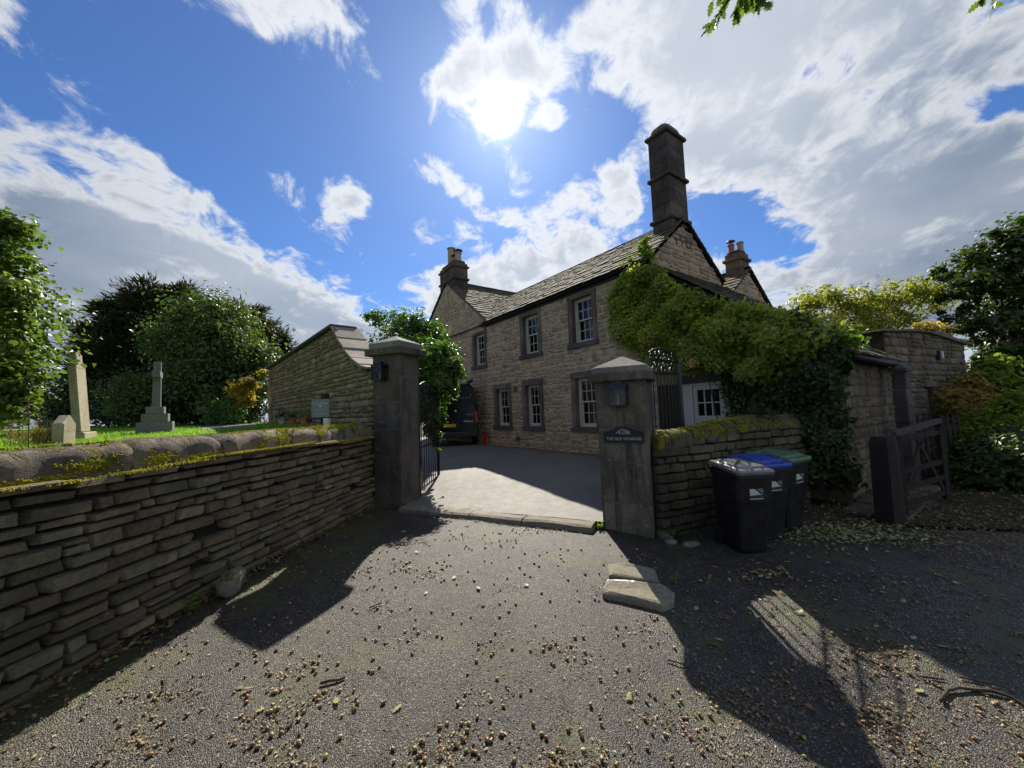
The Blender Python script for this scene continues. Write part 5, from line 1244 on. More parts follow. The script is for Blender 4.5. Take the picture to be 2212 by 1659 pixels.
for sg, nm in ((-1, 'rear_door'), (1, 'rear_door')):
    dr = empty('rear_door', V_(sg * .45, 0, 1.4), parent=van); b = MB()
    x0, x1 = (.008, .84) if sg > 0 else (-.84, -.008)
    b.prism([V_(x0, .0, .66), V_(x1 * 1.03, .0, .66), V_(x1 * 1.05, 0, 1.2), V_(x1 * .97, 0, 2.05), V_(x1 * .90, 0, 2.40), V_(x0, .0, 2.42)], -vf * .022); b.build('door_skin', M_VAN, dr, bevel=.006)
    b = MB(); xa, xb = (.10, .74) if sg > 0 else (-.74, -.10); b.prism([V_(xa, -.022, 1.48), V_(xb, -.022, 1.48), V_(xb * .96, -.022, 2.05), V_(xa, -.022, 2.05)], -vf * .008); b.build('door_panel', M_VAN, dr, bevel=.004)
    b = MB(); ts = [(xb * .98, 2.18), (xb * .97, 2.06), (xb * .90, 1.99), (xa * 1.6, 1.99), (xa * 1.3, 2.06), (xa * 1.3, 2.16)]; b.tube([V_(x, -.06, z) for x, z in ts], .012, 6); b.build('grab_tube', M_BLACK if sg < 0 else M_LEAD, dr, smooth=True)
    for z in (1.0, 1.75, 2.2):
        b = MB(); b.frame(VB, vr, vf, ZU, (x1 - .03 if sg > 0 else x1 - .05, -.05, z), (x1 + .05 if sg > 0 else x1 + .03, -.0, z + .07)); b.build('door_hinge', M_BLACK, dr)
    b = MB(); xl = .93 * sg; b.frame(VB, vr, vf, ZU, (xl - .055, -.03, .95), (xl + .055, .10, 1.42)); b.build('tail_light', M_RED, van, bevel=.015)
    b = MB(); w = empty('wheel', V_(sg * .82, 1.15, .34), parent=van)
    b.tube([V_(sg * .72, 1.15, .34), V_(sg * .74, 1.15, .34), V_(sg * .96, 1.15, .34), V_(sg * .98, 1.15, .34)], [.31, .345, .345, .31], 20); b.build('tyre', M_TYRE, w)
    b = MB(); b.tube([V_(sg * .975, 1.15, .34), V_(sg * .99, 1.15, .34)], [.21, .19], 14); b.build('rim', M_LEAD, w)
    b = MB(); w = empty('wheel', V_(sg * .82, 4.6, .34), parent=van); b.tube([V_(sg * .72, 4.6, .34), V_(sg * .98, 4.6, .34)], .345, 16); b.build('tyre', M_TYRE, w)
b = MB(); b.frame(VB, vr, vf, ZU, (-.42, -.04, .83), (.10, -.022, .95)); plo = b.build('number_plate', M_PLATE, van)
letters('plate_text', '2 AXD', V_(-.07, -.042, .89), vr, ZU, .08, M_BLACK, van, width=.30)
letters('badge', 'MAN', V_(.60, -.026, 1.04), vr, ZU, .075, M_STEEL, van, width=.34)
b = MB(); b.frame(VB, vr, vf, ZU, (.50, -.026, 1.30), (.82, -.023, 1.335)); b.build('model_strip', M_LEAD, van)
b = MB(); b.frame(VB, vr, vf, ZU, (.30, .2, 2.57), (.72, .9, 2.68)); b.build('roof_vent', M_LEAD, van, bevel=.02)
b = MB(); b.tube([V_(.60, .1, 2.66), V_(.84, .12, 2.70)], .06, 10); b.build('awning_end', M_BLACK, van, smooth=True)
b = MB(); b.frame(VB, vr, vf, ZU, (-.3, -.02, .30), (-.22, .3, .42)); b.frame(VB, vr, vf, ZU, (.2, -.06, .28), (.3, .3, .40)); b.build('tow_bracket', M_BLACK, van)

# things along the foot of the house wall
c = H(7.95, -.22, .33); b = MB(); b.prism([c + HU * x + ZU * z for x, z in ((-.10, .22), (.10, .22), (.10, .52), (-.02, .60), (-.10, .56))], -HM * .08); b.frame(c, HU, HM, ZU, (-.08, -.06, 0), (.08, -.01, .22)); o = b.build('hydrant_marker', M_RED, None, bevel=.01); tag(o, 'red marker box on a short stem at the foot of the house wall', 'marker')
pts = [H(s, -.28 - .09 * math.sin(s * 2.1) - .05 * math.sin(s * 5), drive_z(*H(s, -.3, 0)[:2]) + .02) for s in np.linspace(7.0, -.4, 40)]
b = MB(); b.tube(pts, .016, 6); o = b.build('garden_hose', M_ORANGE, None, smooth=True); tag(o, 'orange hose lying along the foot of the house wall', 'hose')
o = boulder('boulder', H(1.42, -.38, .42), (.50, .42, .40), 9, M_ROCK, .3); tag(o, 'pale round boulder against the house wall under the right window', 'boulder')

# ------------------------------------------------------------------ wall right of the pillar
RA = np.array([1.96, 5.42, 0]); rd = np.array([3.35, 1.5, 0]); RL = np.linalg.norm(rd); RD = rd / RL; RN = np.array([RD[1], -RD[0], 0])
rw = empty('mossy_wall', (3.5, 6.1, 0), 'low wall with mossy upright coping stones behind the bins', 'wall')
rtop = lambda s: 1.10 + .15 * ss(0.2, 1.9, s)
b = MB(); b.frame(RA, RD, -RN, ZU, (0, .05, -.3), (3.4, .42, 1.14)); b.build('core', M_HOLE, rw)
lay(courses(rw, RA, RD, RN, 0.0, 3.4, lambda s: -.15, rtop, (.08, .14), (.14, .42), (), gap=.016, depth=.16, proud=.06, jit=.02), M_DRY_SHADE, 'stone', 220)
s = 0.02; k = 0
while s < 3.3:
    w = random.uniform(.10, .16) if s < 1.3 else random.uniform(.22, .4); h = .20 + (.03 if s < 1.3 else .02) + random.uniform(-.03, .03)
    P = []; r = random.Random(k); tilt = .30 if s < 1.3 else .12
    for i in range(5):
        t = i / 4; row = []
        for j in range(9):
            a = math.pi * j / 8; x, z = math.cos(a), math.sin(a); x = math.copysign(abs(x) ** .7, x); z = z ** .65
            kk = 1 + r.uniform(-.06, .06) - (.10 if i in (0, 4) else 0); zz = z * h * kk
            row.append(RA + RD * (s + w * t + tilt * zz) - RN * (.19) + RN * x * .25 * kk + ZU * (float(rtop(s)) - .01 + zz))
        P.append(row)
    b = MB(); b.sheet(P); b.add(P[0], [tuple(range(9))[::-1]]); b.add(P[-1], [tuple(range(9))]); b.f = [f[::-1] for f in b.f]
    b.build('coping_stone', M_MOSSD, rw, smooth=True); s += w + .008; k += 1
sp = []
for s in np.linspace(.35, 3.2, 22): sp.append((RA + RD * s - RN * .17 + ZU * (float(rtop(s)) + .205), RD, RN, ZU, .10, .09, 60 if s < 1.3 else 150))
for s in np.linspace(.9, 3.0, 8): sp.append((RA + RD * s + RN * .05 + ZU * (float(rtop(s)) + .06), RD, ZU, RN, .16, .06, 60))
moss_patch('moss', rw, sp, 8)

# ------------------------------------------------------------------ wheelie bins
def wheelie_bin(label, corner, yaw, w, dp, h, lidmat, big=False):
    """corner: front left corner of the rim on the ground; front faces -y before turning by yaw"""
    ex, ey = ori(yaw); C = np.array([corner[0], corner[1], corner[2]]) ; C0 = C + ex * w / 2 + ey * dp / 2
    root = empty('wheelie_bin', C0, label, 'wheelie bin', 'wheelie bins by the mossy wall')
    hb = h * .915
    def ring(z, kw, kd, dy=0, r=.05, n=3):
        pts = []; a, d = w / 2 * kw, dp / 2 * kd; r = min(r, a * .4)
        for (sx, sy, a0) in ((1, -1, -90), (1, 1, 0), (-1, 1, 90), (-1, -1, 180)):
            for i in range(n + 1):
                t = math.radians(a0 + 90 * i / n); pts.append(C0 + ex * (sx * (a - r) + r * math.cos(t)) + ey * (sy * (d - r) + r * math.sin(t) + dy) + ZU * z)
        return pts
    R = [ring(.02, .74, .66, .04), ring(.05, .77, .69, .04), ring(hb * .35, .83, .77, .03), ring(hb * .62, .90, .85, .015), ring(hb * .64, .925, .87, .015), ring(hb - .06, .96, .93), ring(hb - .055, 1.0, .99), ring(hb, 1.0, .99)]
    b = MB(); n = len(R[0])
    V = [p for r_ in R for p in r_]; F = [(i * n + j, i * n + (j + 1) % n, (i + 1) * n + (j + 1) % n, (i + 1) * n + j) for i in range(len(R) - 1) for j in range(n)] + [tuple(range(n))[::-1]]
    b.add(V, F); b.build('bin_body', M_BIN, root, smooth=False)
    lid = empty('lid', C0 + ZU * hb, parent=root)
    slope = lambda y: hb + .012 + .055 * (y / dp + .5)
    def lring(kw, kd, dz, dy=0, r=.05): return [p + ZU * (dz + .055 * (float((p - C0) @ ey) / dp + .5)) for p in ring(hb + .012, kw, kd, dy, r)]
    L = [lring(1.02, 1.02, -.03), lring(1.03, 1.03, .0), lring(.99, .99, .022), lring(.80, .78, .030), lring(.74, .72, .052), lring(.30, .30, .060)]
    V = [p for r_ in L for p in r_]; F = [(i * n + j, i * n + (j + 1) % n, (i + 1) * n + (j + 1) % n, (i + 1) * n + j) for i in range(len(L) - 1) for j in range(n)] + [tuple(range((len(L) - 1) * n, len(L) * n)), tuple(range(n))[::-1]]
    b = MB(); b.add(V, F); b.build('lid_shell', lidmat, lid, smooth=False)
    # moulded grips on the lid, one towards the front, one on each side
    for (x0, y0, x1, y1) in ((-.46, -.25, -.46, .12), (.46, -.25, .46, .12), (-.16, -.5, .16, -.5)):
        p0, p1 = C0 + ex * x0 * w + ey * y0 * dp, C0 + ex * x1 * w + ey * y1 * dp; z0, z1 = slope(y0 * dp) + .03, slope(y1 * dp) + .03
        b = MB(); b.tube([p0 + ZU * z0, p0 * .92 + p1 * .08 + ZU * (z0 + .025), p0 * .08 + p1 * .92 + ZU * (z1 + .025), p1 + ZU * z1], .009, 6); b.build('lid_grip', lidmat, lid, smooth=True)
    b = MB(); b.tube([C0 + ex * (-w * .42) + ey * (dp * .60) + ZU * (hb + .02), C0 + ex * (w * .42) + ey * (dp * .60) + ZU * (hb + .02)], .017, 8)
    for x in (-.40, -.12, .12, .40): b.bar(C0 + ex * x * w + ey * dp * .48 + ZU * (hb - .01), C0 + ex * x * w + ey * dp * .62 + ZU * (hb + .02), .03)
    b.build('handle', M_BIN, root, smooth=False)
    for sx in (-1, 1):
        c = C0 + ex * sx * w * .40 + ey * dp * .40 + ZU * .10; b = MB(); b.tube([c - ex * .025, c + ex * .025], .10, 14); b.build('wheel', M_TYRE, root)
    # printed council panel on the front
    kz = .70; fz = hb * kz; yoff = lambda z: -(dp / 2 * (.87 + .06 * (z / hb - .64) / .3)) + .015 - .0045
    T = lambda x, z: C0 + ex * x + ey * (yoff(z) - .004) + ZU * z
    g = root; sz = .19 if big else .165
    z0 = hb * .66 + .02
    b = MB(); b.add([T(-sz / 2, z0 + .045), T(sz / 2, z0 + .052), T(sz * .30, z0 + .06), T(0, z0 + .105), T(-sz * .3, z0 + .135), T(-sz / 2, z0 + .145)], [(0, 1, 2, 3, 4, 5)]); b.build('white_emblem', M_STICK, g)
    b = MB(); b.add([T(sz * .06, z0 + .115), T(sz / 2, z0 + .060), T(sz / 2, z0 + .150), T(sz * .32, z0 + .148)], [(0, 1, 2, 3)]); b.build('grey_emblem', M_STICK2, g)
    b = MB(); b.add([T(-sz / 2, z0), T(sz / 2, z0), T(sz / 2, z0 + .010), T(-sz / 2, z0 + .010)], [(0, 1, 2, 3)]); b.build('white_rule', M_STICK, g)
    letters('print', 'DISTRICT COUNCIL', T(0, z0 + .028), ex, ZU, .015, M_STICK2, g, width=sz)
    letters('print', 'DERBYSHIRE', T(0, z0 + .178), ex, ZU, .018, M_STICK2, g, width=sz)
    letters('print', 'DALES', T(.01, z0 + .155), ex, ZU, .016, M_STICK2, g, width=sz * .4)
    return root, C0, ex, ey, hb
rb, C0, ex, ey, hb = wheelie_bin('black wheelie bin with grey lid nearest the lane', (2.61, 4.56, -.10), math.radians(4), .46, .62, 1.06, M_LIDK)
lf = C0 - ex * (.46 / 2 * .915 + .004)
letters('house_number', 'A2254', lf - ey * .08 + ZU * .70, -ey, ZU, .028, M_STICK, rb, width=.09)
wheelie_bin('black wheelie bin with bright blue lid between the other two', (3.13, 4.93, -.10), math.radians(13), .48, .62, 1.06, M_LIDB)
wheelie_bin('black wheelie bin with pale green lid furthest from the gateway', (3.73, 5.26, -.10), math.radians(29), .57, .62, 1.07, M_LIDG, True)

# ------------------------------------------------------------------ right hand side: path, gate, barn
VERGE = [tuple(onz(px, py, -.08)[:2]) for px, py in ((1955, 1135), (2212, 1145), (2500, 1135))] + [(16, 5.0), (16, 16), (9, 16), (8.6, 8.8), (6.3, 5.9)]
fan_obj('verge', VERGE, lambda x, y: float(lane_z(x, y)) + .03 + .05 * math.sin(x * 2.1) * math.sin(y * 1.7) * ss(5.2, 6.5, y), M_VERGE, .5)
bpath = bpy.data.objects.new('flagstone_path', None); COL.objects.link(bpath); bpath.location = (6.0, 6.9, 0); bpath['kind'] = 'structure'
O = np.array([5.15, 6.20, 0])
for i in range(4):
    for j in range(2):
        b = MB(); a = i * .72; w = 1.05
        b.frame(O, HM, HU * -1, ZU, (a + .01, -.02 + j * .38, -.10), (a + .71, -.02 + j * .38 + .37, -.035 + random.uniform(-.008, .010) + i * .022)); b.build('flagstone', M_FLAGD, bpath, bevel=.012)
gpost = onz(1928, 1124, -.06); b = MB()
gposts = empty('gatepost', gpost, 'broad gatepost coloured dark for tree shade at the end of the flagged path', 'gatepost')
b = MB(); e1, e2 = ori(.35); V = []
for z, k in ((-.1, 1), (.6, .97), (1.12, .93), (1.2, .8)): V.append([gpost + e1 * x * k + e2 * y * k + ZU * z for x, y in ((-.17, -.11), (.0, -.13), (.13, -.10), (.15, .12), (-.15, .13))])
b.sheet([r + [r[0]] for r in V]); b.add(V[-1], [(0, 1, 2, 3, 4)]); b.f = [f[::-1] if i < len(b.f) - 1 else f for i, f in enumerate(b.f)]; b.build('post_body', M_WOODD, gposts)  # dark wood puts the shade of the trees into the post's colour
def field_gate(label, A, B, h, mat, name='field_gate'):
    A, B = np.asarray(A), np.asarray(B); d = B - A; L = np.linalg.norm(d); d = d / L; root = empty(name, A, label, 'gate')
    P = lambda s, z: A + d * s + ZU * z
    for s, t in ((.04, .09), (L - .04, .07)): b = MB(); b.bar(P(s, 0), P(s, h + .04), t); b.build('gate_stile', mat, root)
    for z in (.12, .36, .60, h - .03): b = MB(); b.bar(P(.04, z), P(L - .04, z), .025, .075); b.build('gate_bar', mat, root)
    b = MB(); b.bar(P(.06, .10), P(L * .55, h - .05), .02, .07); b.build('brace', mat, root)
    b = MB(); b.bar(P(L - .06, .10), P(L * .45, h - .05), .02, .07); b.build('brace', mat, root); return root
gA = np.array([gpost[0] + .17, gpost[1] + .03, 0.0]); gB = onz(2050, 1092, -.05); gB = np.array([gB[0], gB[1], 0.05])
field_gate('open five barred field gate leaning against the undergrowth', gA, gB, 1.10, M_WOODD)
rail = empty('fence_rail', gA, 'lichened wooden fence rail running back behind the field gate', 'fence')
rp = at(2030, 908, 7.6); b = MB(); b.bar(gA + ZU * 1.16, rp, .06, .09); b.build('rail', M_WOODG, rail)
b = MB(); b.bar((rp[0], rp[1], -.1), rp + ZU * .1, .10); b.build('fence_post', M_WOODD, rail)
# barn-like building at the end of the path
BA = np.array([9.55, 9.75, 0]); BD = np.array([math.sin(math.radians(65)), math.cos(math.radians(65)), 0]); BN = np.array([BD[1], -BD[0], 0])
barn = empty('stone_barn', (12, 11, 0), 'tall weathered stone outbuilding with a narrow door at the end of the path', 'outbuilding')
def b_at(px, py): p = onpl(px, py, BA, BN); return float((p - BA) @ BD), float(p[2])
t0, t1, t2 = b_at(1908, 713), b_at(1990, 713), b_at(2080, 741); print('barn', t0, t1, t2, b_at(2000, 838), b_at(2018, 905), b_at(2022, 768))
BL_ = t2[0]
btop = lambda s: t0[1] + (t1[1] - t0[1]) * s / t1[0] if s < t1[0] else t1[1] + (t2[1] - t1[1]) * (s - t1[0]) / (t2[0] - t1[0])
dh = (b_at(2000, 870)[0], b_at(2018, 870)[0], -.1, b_at(2008, 836)[1])
b = MB(); backing(b, BA, BD, BN, 0, BL_, -.3, lambda s: btop(s) - .06, [dh], .5); b.build('core', M_EARTH, barn)
lay(courses(barn, BA, BD, BN, 0, BL_, lambda s: .3, lambda s: btop(s) - .05, (.12, .24), (.18, .55), [dh], gap=.025, depth=.07, proud=.05, jit=.03, split=.3), M_RIGHT, 'stone', 260, rubble=True)
b = MB(); b.prism([BA + ZU * -.3, BA + ZU * (btop(0) - .05), BA + BN * -1.6 + ZU * (btop(0) - .55), BA - BN * 3.2 + ZU * 1.9, BA - BN * 3.2 - ZU * .3], BD * .45); b.build('side_wall', M_RIGHT, barn)
s = -.1
while s < BL_:
    L = random.uniform(.4, .8); b = MB(); z0, z1 = btop(max(s, 0)), btop(min(s + L, BL_)); P = lambda s, y, z: BA + BD * s + BN * y + ZU * z
    b.prism([P(s, .10, z0 - .05), P(s + L - .015, .10, z1 - .05), P(s + L - .015, -.55, z1 - .05), P(s, -.55, z0 - .05)], ZU * (.09 + random.uniform(-.05, .09))); b.build('coping_slab', M_MOSSY, barn, bevel=.015); s += L
b = MB(); b.frame(BA, BD, BN, ZU, (dh[0], -.4, -.1), (dh[1], -.35, dh[3])); b.build('dark_opening', M_UNLIT, barn)
b = MB(); b.frame(BA, BD, BN, ZU, (dh[0] + .10, -.14, -.1), (dh[1], -.10, dh[3] - .04)); b.build('door', M_PIPE, barn)
b = MB(); b.frame(BA, BD, BN, ZU, (dh[0] - .12, .0, dh[3]), (dh[1] + .14, .075, dh[3] + .16)); b.build('lintel', M_DRESS, barn, bevel=.01)
wl = b_at(2022, 768); c = BA + BD * wl[0] + ZU * wl[1]; lamp = empty('bulkhead_lamp', c, 'small white bulkhead lamp on the stone outbuilding', 'wall lamp')
b = MB(); b.frame(c, BD, BN, ZU, (-.07, .02, -.13), (.0, .10, .13)); b.build('lamp_base', M_BLACK, lamp, bevel=.01)
b = MB(); b.frame(c, BD, BN, ZU, (.0, .03, -.11), (.09, .14, .11)); b.build('lamp_cover', M_STICK, lamp, bevel=.02)
pp = np.array([8.05, 7.95, 0]); pier = empty('stone_pier', pp, 'square stone pier with pointed cap at the corner of the path', 'pillar')
for k in range(7):
    b = MB(); j = random.uniform(-.01, .01); b.frame(pp, BD, -BN, ZU, (-.11 + j, -.11, -.2 + k * .345), (.11 + j, .11, -.2 + (k + 1) * .345 - .008)); b.build('block', M_SILL, pier, bevel=.012)
b = MB(); z = 2.22; V = [pp + BD * x + BN * y + ZU * zz for zz, w in ((z, .15), (z + .07, .15)) for x, y in ((-w, -w), (w, -w), (w, w), (-w, w))] + [pp + ZU * (z + .20)]
b.add(V, [(0, 1, 5, 4), (1, 2, 6, 5), (2, 3, 7, 6), (3, 0, 4, 7), (4, 5, 8), (5, 6, 8), (6, 7, 8), (7, 4, 8), (3, 2, 1, 0)]); b.f = [f[::-1] if (BD[0] * BN[1] - BD[1] * BN[0]) < 0 else f for f in b.f]; b.build('cap', M_SILL, pier, bevel=.01)
pk = empty('picket_fence', (9, 8.6, 0), 'short dark picket fence between the pier and the outbuilding', 'fence')
p0 = np.array([8.35, 8.0, 0]); p1 = np.array([9.75, 8.5, 0])
for k in range(8):
    c = p0 + (p1 - p0) * k / 7; d_ = (p1 - p0) / np.linalg.norm(p1 - p0); b = MB(); b.prism([c - d_ * .04 - ZU * .1, c + d_ * .04 - ZU * .1, c + d_ * .04 + ZU * 1.2, c + ZU * 1.32, c - d_ * .04 + ZU * 1.2], np.array([d_[1], -d_[0], 0]) * .02); b.build('picket', M_WOODD, pk)
for z in (.35, 1.0): b = MB(); b.bar(p0 + ZU * z, p1 + ZU * z, .03, .07); b.build('fence_rail', M_WOODD, pk)

# stones at the lane edge with a steel strap, other loose stones
es = onz(1372, 1262, -.03)
def edge_stone(poly, h, seed, name, mat, label, cat, grp=None):
    r = random.Random(seed); P = [np.array(onlane(px, py)) for px, py in poly]; c = sum(P) / len(P); n = len(P); b = MB()
    rings = []
    for z, k in ((-.04, 1.0), (h * .6, 1.0), (h * .92, .93), (h, .78)): rings.append([c + (p - c) * (k + r.uniform(-.012, .012)) + ZU * (z + (r.uniform(-.008, .008) if z > 0 else 0)) for p in P])
    V = [p for q_ in rings for p in q_]; F = [(i * n + j, i * n + (j + 1) % n, (i + 1) * n + (j + 1) % n, (i + 1) * n + j) for i in range(3) for j in range(n)] + [tuple(range(3 * n, 4 * n))]
    nrm = np.cross(P[1] - P[0], P[2] - P[1])[2]
    if nrm < 0: F = [f[::-1] for f in F]
    b.add(V, F); o = b.build(name, mat, None, smooth=False, bevel=.012); return tag(o, label, cat, grp)
edge_stone([(1312, 1226), (1350, 1222), (1415, 1237), (1424, 1262), (1380, 1258), (1315, 1252)], .05, 1, 'edge_stone', M_ROCK, 'flat pale stone at the lane edge above the steel strap', 'stone')
edge_stone([(1312, 1262), (1380, 1266), (1432, 1272), (1458, 1292), (1455, 1312), (1430, 1322), (1370, 1306), (1302, 1293), (1300, 1282)], .062, 2, 'edge_stone', M_ROCK, 'larger flat pale stone at the lane edge, partly in shadow', 'stone')
b = MB(); a0, a1, a2 = onlane(1312, 1257, .02), onlane(1370, 1259, .045), onlane(1428, 1268, .02); b.bar(a0 + ZU * .01, a1 + ZU * .01, .035, .012); b.bar(a1 + ZU * .01, a2 + ZU * .01, .03, .012); o = b.build('metal_strap', M_STEEL, None); tag(o, 'flat metal strap lying between the two pale edge stones', 'strap')
for (px, py, s, lab) in ((1450, 1172, (.16, .12, .07), 'small stone below the near bin beside the plaque pillar'), (1493, 1176, (.24, .13, .06), 'flat brownish stone beside the near wheelie bin'), (1435, 1160, (.2, .3, .16), 'footing stone at the base of the plaque pillar')):
    o = boulder('loose_stone', onlane(px, py, .01), s, px, M_ROCK if px != 1435 else M_PIL2, .3); tag(o, lab, 'stone')

# ------------------------------------------------------------------ plants
def rot_basis(nrm, rs):
    """leaf axes for an array of normals"""
    r = rs.normal(size=nrm.shape); a = r - nrm * (r * nrm).sum(1, keepdims=True); a /= np.linalg.norm(a, axis=1, keepdims=True) + 1e-9
    return a, np.cross(nrm, a)
def leaf_geo(Pn, nrm, size, aspect, rs, axis=None, fold=0.25, shape=4):
    """leaf blades at points Pn: two folded triangles each (shape 4), or six-sided (shape 6)"""
    n = len(Pn)
    if axis is None: a, b_ = rot_basis(nrm, rs)
    else:
        a = axis / (np.linalg.norm(axis, axis=1, keepdims=True) + 1e-9); b_ = np.cross(nrm, a); b_ /= np.linalg.norm(b_, axis=1, keepdims=True) + 1e-9; nrm = np.cross(a, b_)
    L = (size * rs.uniform(0.65, 1.25, n))[:, None]; Wd = L * aspect * rs.uniform(.8, 1.2, n)[:, None]; f = fold * Wd
    if shape == 4:
        V = np.stack([Pn - a * L * .5, Pn + b_ * Wd * .5 + nrm * f - a * L * .05, Pn + a * L * .5, Pn - b_ * Wd * .5 + nrm * f - a * L * .05], 1)
        T = np.array([[0, 1, 2], [0, 2, 3]])
    else:
        V = np.stack([Pn - a * L * .5, Pn + b_ * Wd * .42 + nrm * f - a * L * .28, Pn + b_ * Wd * .5 + nrm * f + a * L * .05, Pn + a * L * .5 - nrm * f * .4, Pn - b_ * Wd * .5 + nrm * f + a * L * .05, Pn - b_ * Wd * .42 + nrm * f - a * L * .28], 1)
        T = np.array([[0, 1, 2], [0, 2, 3], [0, 3, 4], [0, 4, 5]])
    k = V.shape[1]
    F = (T[None] + (np.arange(n) * k)[:, None, None]).reshape(-1, 3)
    return V.reshape(-1, 3), F, k
def crown(name, par, blobs, n, size, mat, aspect=0.6, seed=0, clump=0.22, per=45, up=0.5, droop=0.0, shape=4, spray=0.0, shell=0.75, label=None, out=0.6, fold=.25):
    """foliage spread through ellipsoids: blobs = (centre, radii, weight); leaves gather in clumps near the surface"""
    rs = np.random.RandomState(seed); w = np.array([b_[2] for b_ in blobs], float); w /= w.sum()
    nc = max(1, n // per); ci = rs.choice(len(blobs), nc, p=w)
    C = np.array([b_[0] for b_ in blobs], float)[ci]; R = np.array([b_[1] if hasattr(b_[1], '__len__') else (b_[1],) * 3 for b_ in blobs], float)[ci]
    d = rs.normal(size=(nc, 3)); d /= np.linalg.norm(d, axis=1, keepdims=True)
    rad = shell + (1 - shell) * rs.uniform(-1.6, 1.0, nc); rad = np.clip(rad, 0.1, 1.05) * np.where(rs.rand(nc) < .10, rs.uniform(1.02, 1.12, nc), 1.0)
    cc = C + d * R * rad[:, None]
    li = rs.choice(nc, n); csz = (np.minimum(R.min(1), 2.5) * clump)[li] * rs.uniform(.5, 1.4, nc)[li]
    off = np.clip(rs.normal(size=(n, 3)), -1.9, 1.9) * csz[:, None] * np.array([1, 1, .7]); P = cc[li] + off
    outd = d[li] + off / (np.linalg.norm(off, axis=1, keepdims=True) + 1e-6) * .6
    nrm = outd * out + np.array([0, 0, up]) + rs.normal(size=(n, 3)) * .55; nrm /= np.linalg.norm(nrm, axis=1, keepdims=True)
    ax = None
    if spray > 0 or droop:
        ax = outd * spray + np.array([0, 0, -droop]) + rs.normal(size=(n, 3)) * .35
        nrm = np.cross(ax, rs.normal(size=(n, 3))); nrm /= np.linalg.norm(nrm, axis=1, keepdims=True) + 1e-9
    V, F, k = leaf_geo(P, nrm, size * rs.uniform(.7, 1.3, nc)[li], aspect, rs, ax, fold, shape)
    ctone = rs.rand(nc); tone = np.clip(ctone[li] * .55 + rs.rand(n) * .45, 0, .999)
    L0 = np.array(wloc(par)) if par is not None else np.zeros(3)
    me = npmesh(name, V - L0, F, np.repeat(tone, k), mat)
    o = bpy.data.objects.new(name, me); COL.objects.link(o)
    if par is not None: o.parent = par
    tag(o, label, None, None, 'stuff'); return o, cc
def limbs(par, base, r0, height_pts, targets, seed=0, mat=None, name='trunk', nb=14, twig=0.012):
    """tapered trunk and limbs reaching towards crown clumps"""
    r = random.Random(seed); b = MB(); base = np.asarray(base, float); top = np.asarray(height_pts, float)
    mid = (base + top) / 2 + np.array([r.uniform(-.1, .1), r.uniform(-.1, .1), 0]); b.tube([base - ZU * .2, base + ZU * .15, mid, top], [r0 * 1.25, r0, r0 * .8, r0 * .55], 9)
    b.build(name, mat or M_BARK, par, smooth=True)
    b = MB(); idx = r.sample(range(len(targets)), min(nb, len(targets)))
    for i in idx:
        t = np.asarray(targets[i]); k = r.uniform(.35, 1.0); st_ = base * (1 - k) + top * k if k < 1 else top
        m1 = st_ * .55 + t * .45 + np.array([0, 0, .12 * np.linalg.norm(t - st_)]) + np.array([r.uniform(-.15, .15) for _ in range(3)])
        b.tube([st_, m1, t], [r0 * .33, r0 * .18, twig], 5, caps=False)
    b.build('limbs', mat or M_BARK, par, smooth=True)
def pb(px, py, rpx, y, sq=(1, 1, 1), w=None):
    """a blob of foliage at world depth y covering a radius of rpx photograph pixels"""
    c = at(px, py, y); r = rpx / 830.0 * y; return (c, (r * sq[0], r * sq[1], r * sq[2]), w if w else rpx ** 2)
L_LIME = leaf_mat('lime_leaf', [(0.045, 0.075, 0.014), (0.075, 0.115, 0.020), (0.10, 0.145, 0.028), (0.05, 0.085, 0.018)], trans=.42, rough=.42, spec=.45, tmul=1.9)
L_YEW = leaf_mat('yew_needles', [(0.018, 0.026, 0.010), (0.028, 0.038, 0.013), (0.045, 0.048, 0.016), (0.060, 0.050, 0.018)], trans=.2, rough=.5, spec=.25)
L_BROAD = leaf_mat('broad_leaf', [(0.040, 0.070, 0.016), (0.060, 0.098, 0.022), (0.085, 0.125, 0.030), (0.050, 0.080, 0.020)], trans=.4, rough=.42, spec=.45, tmul=1.6)
L_DARK = leaf_mat('dark_leaf', [(0.016, 0.028, 0.008), (0.026, 0.042, 0.012), (0.036, 0.052, 0.014)], trans=.25, rough=.4, spec=.4)
L_LAUREL = leaf_mat('laurel_leaf', [(0.035, 0.080, 0.014), (0.060, 0.120, 0.020), (0.085, 0.150, 0.030), (0.10, 0.16, 0.05)], trans=.42, rough=.38, spec=.45, tmul=1.7)
L_YELL = leaf_mat('yellow_leaf', [(0.30, 0.20, 0.02), (0.36, 0.26, 0.03), (0.22, 0.20, 0.03), (0.34, 0.16, 0.03)], trans=.5, rough=.5, tmul=1.4)
L_HYDR = leaf_mat('climber_leaf', [(0.14, 0.21, 0.034), (0.21, 0.29, 0.045), (0.29, 0.34, 0.06), (0.32, 0.31, 0.06), (0.16, 0.23, 0.04), (0.44, 0.36, 0.09)], trans=.5, rough=.45, spec=.35, tmul=2.0)
L_IVY = leaf_mat('ivy_leaf', [(0.026, 0.050, 0.014), (0.040, 0.070, 0.018), (0.060, 0.090, 0.024), (0.085, 0.095, 0.026)], trans=.3, rough=.35, spec=.45)
L_SYC = leaf_mat('sycamore_leaf', [(0.024, 0.045, 0.010), (0.040, 0.070, 0.014), (0.060, 0.092, 0.018), (0.075, 0.100, 0.02)], trans=.35, rough=.4, spec=.4, tmul=1.6)
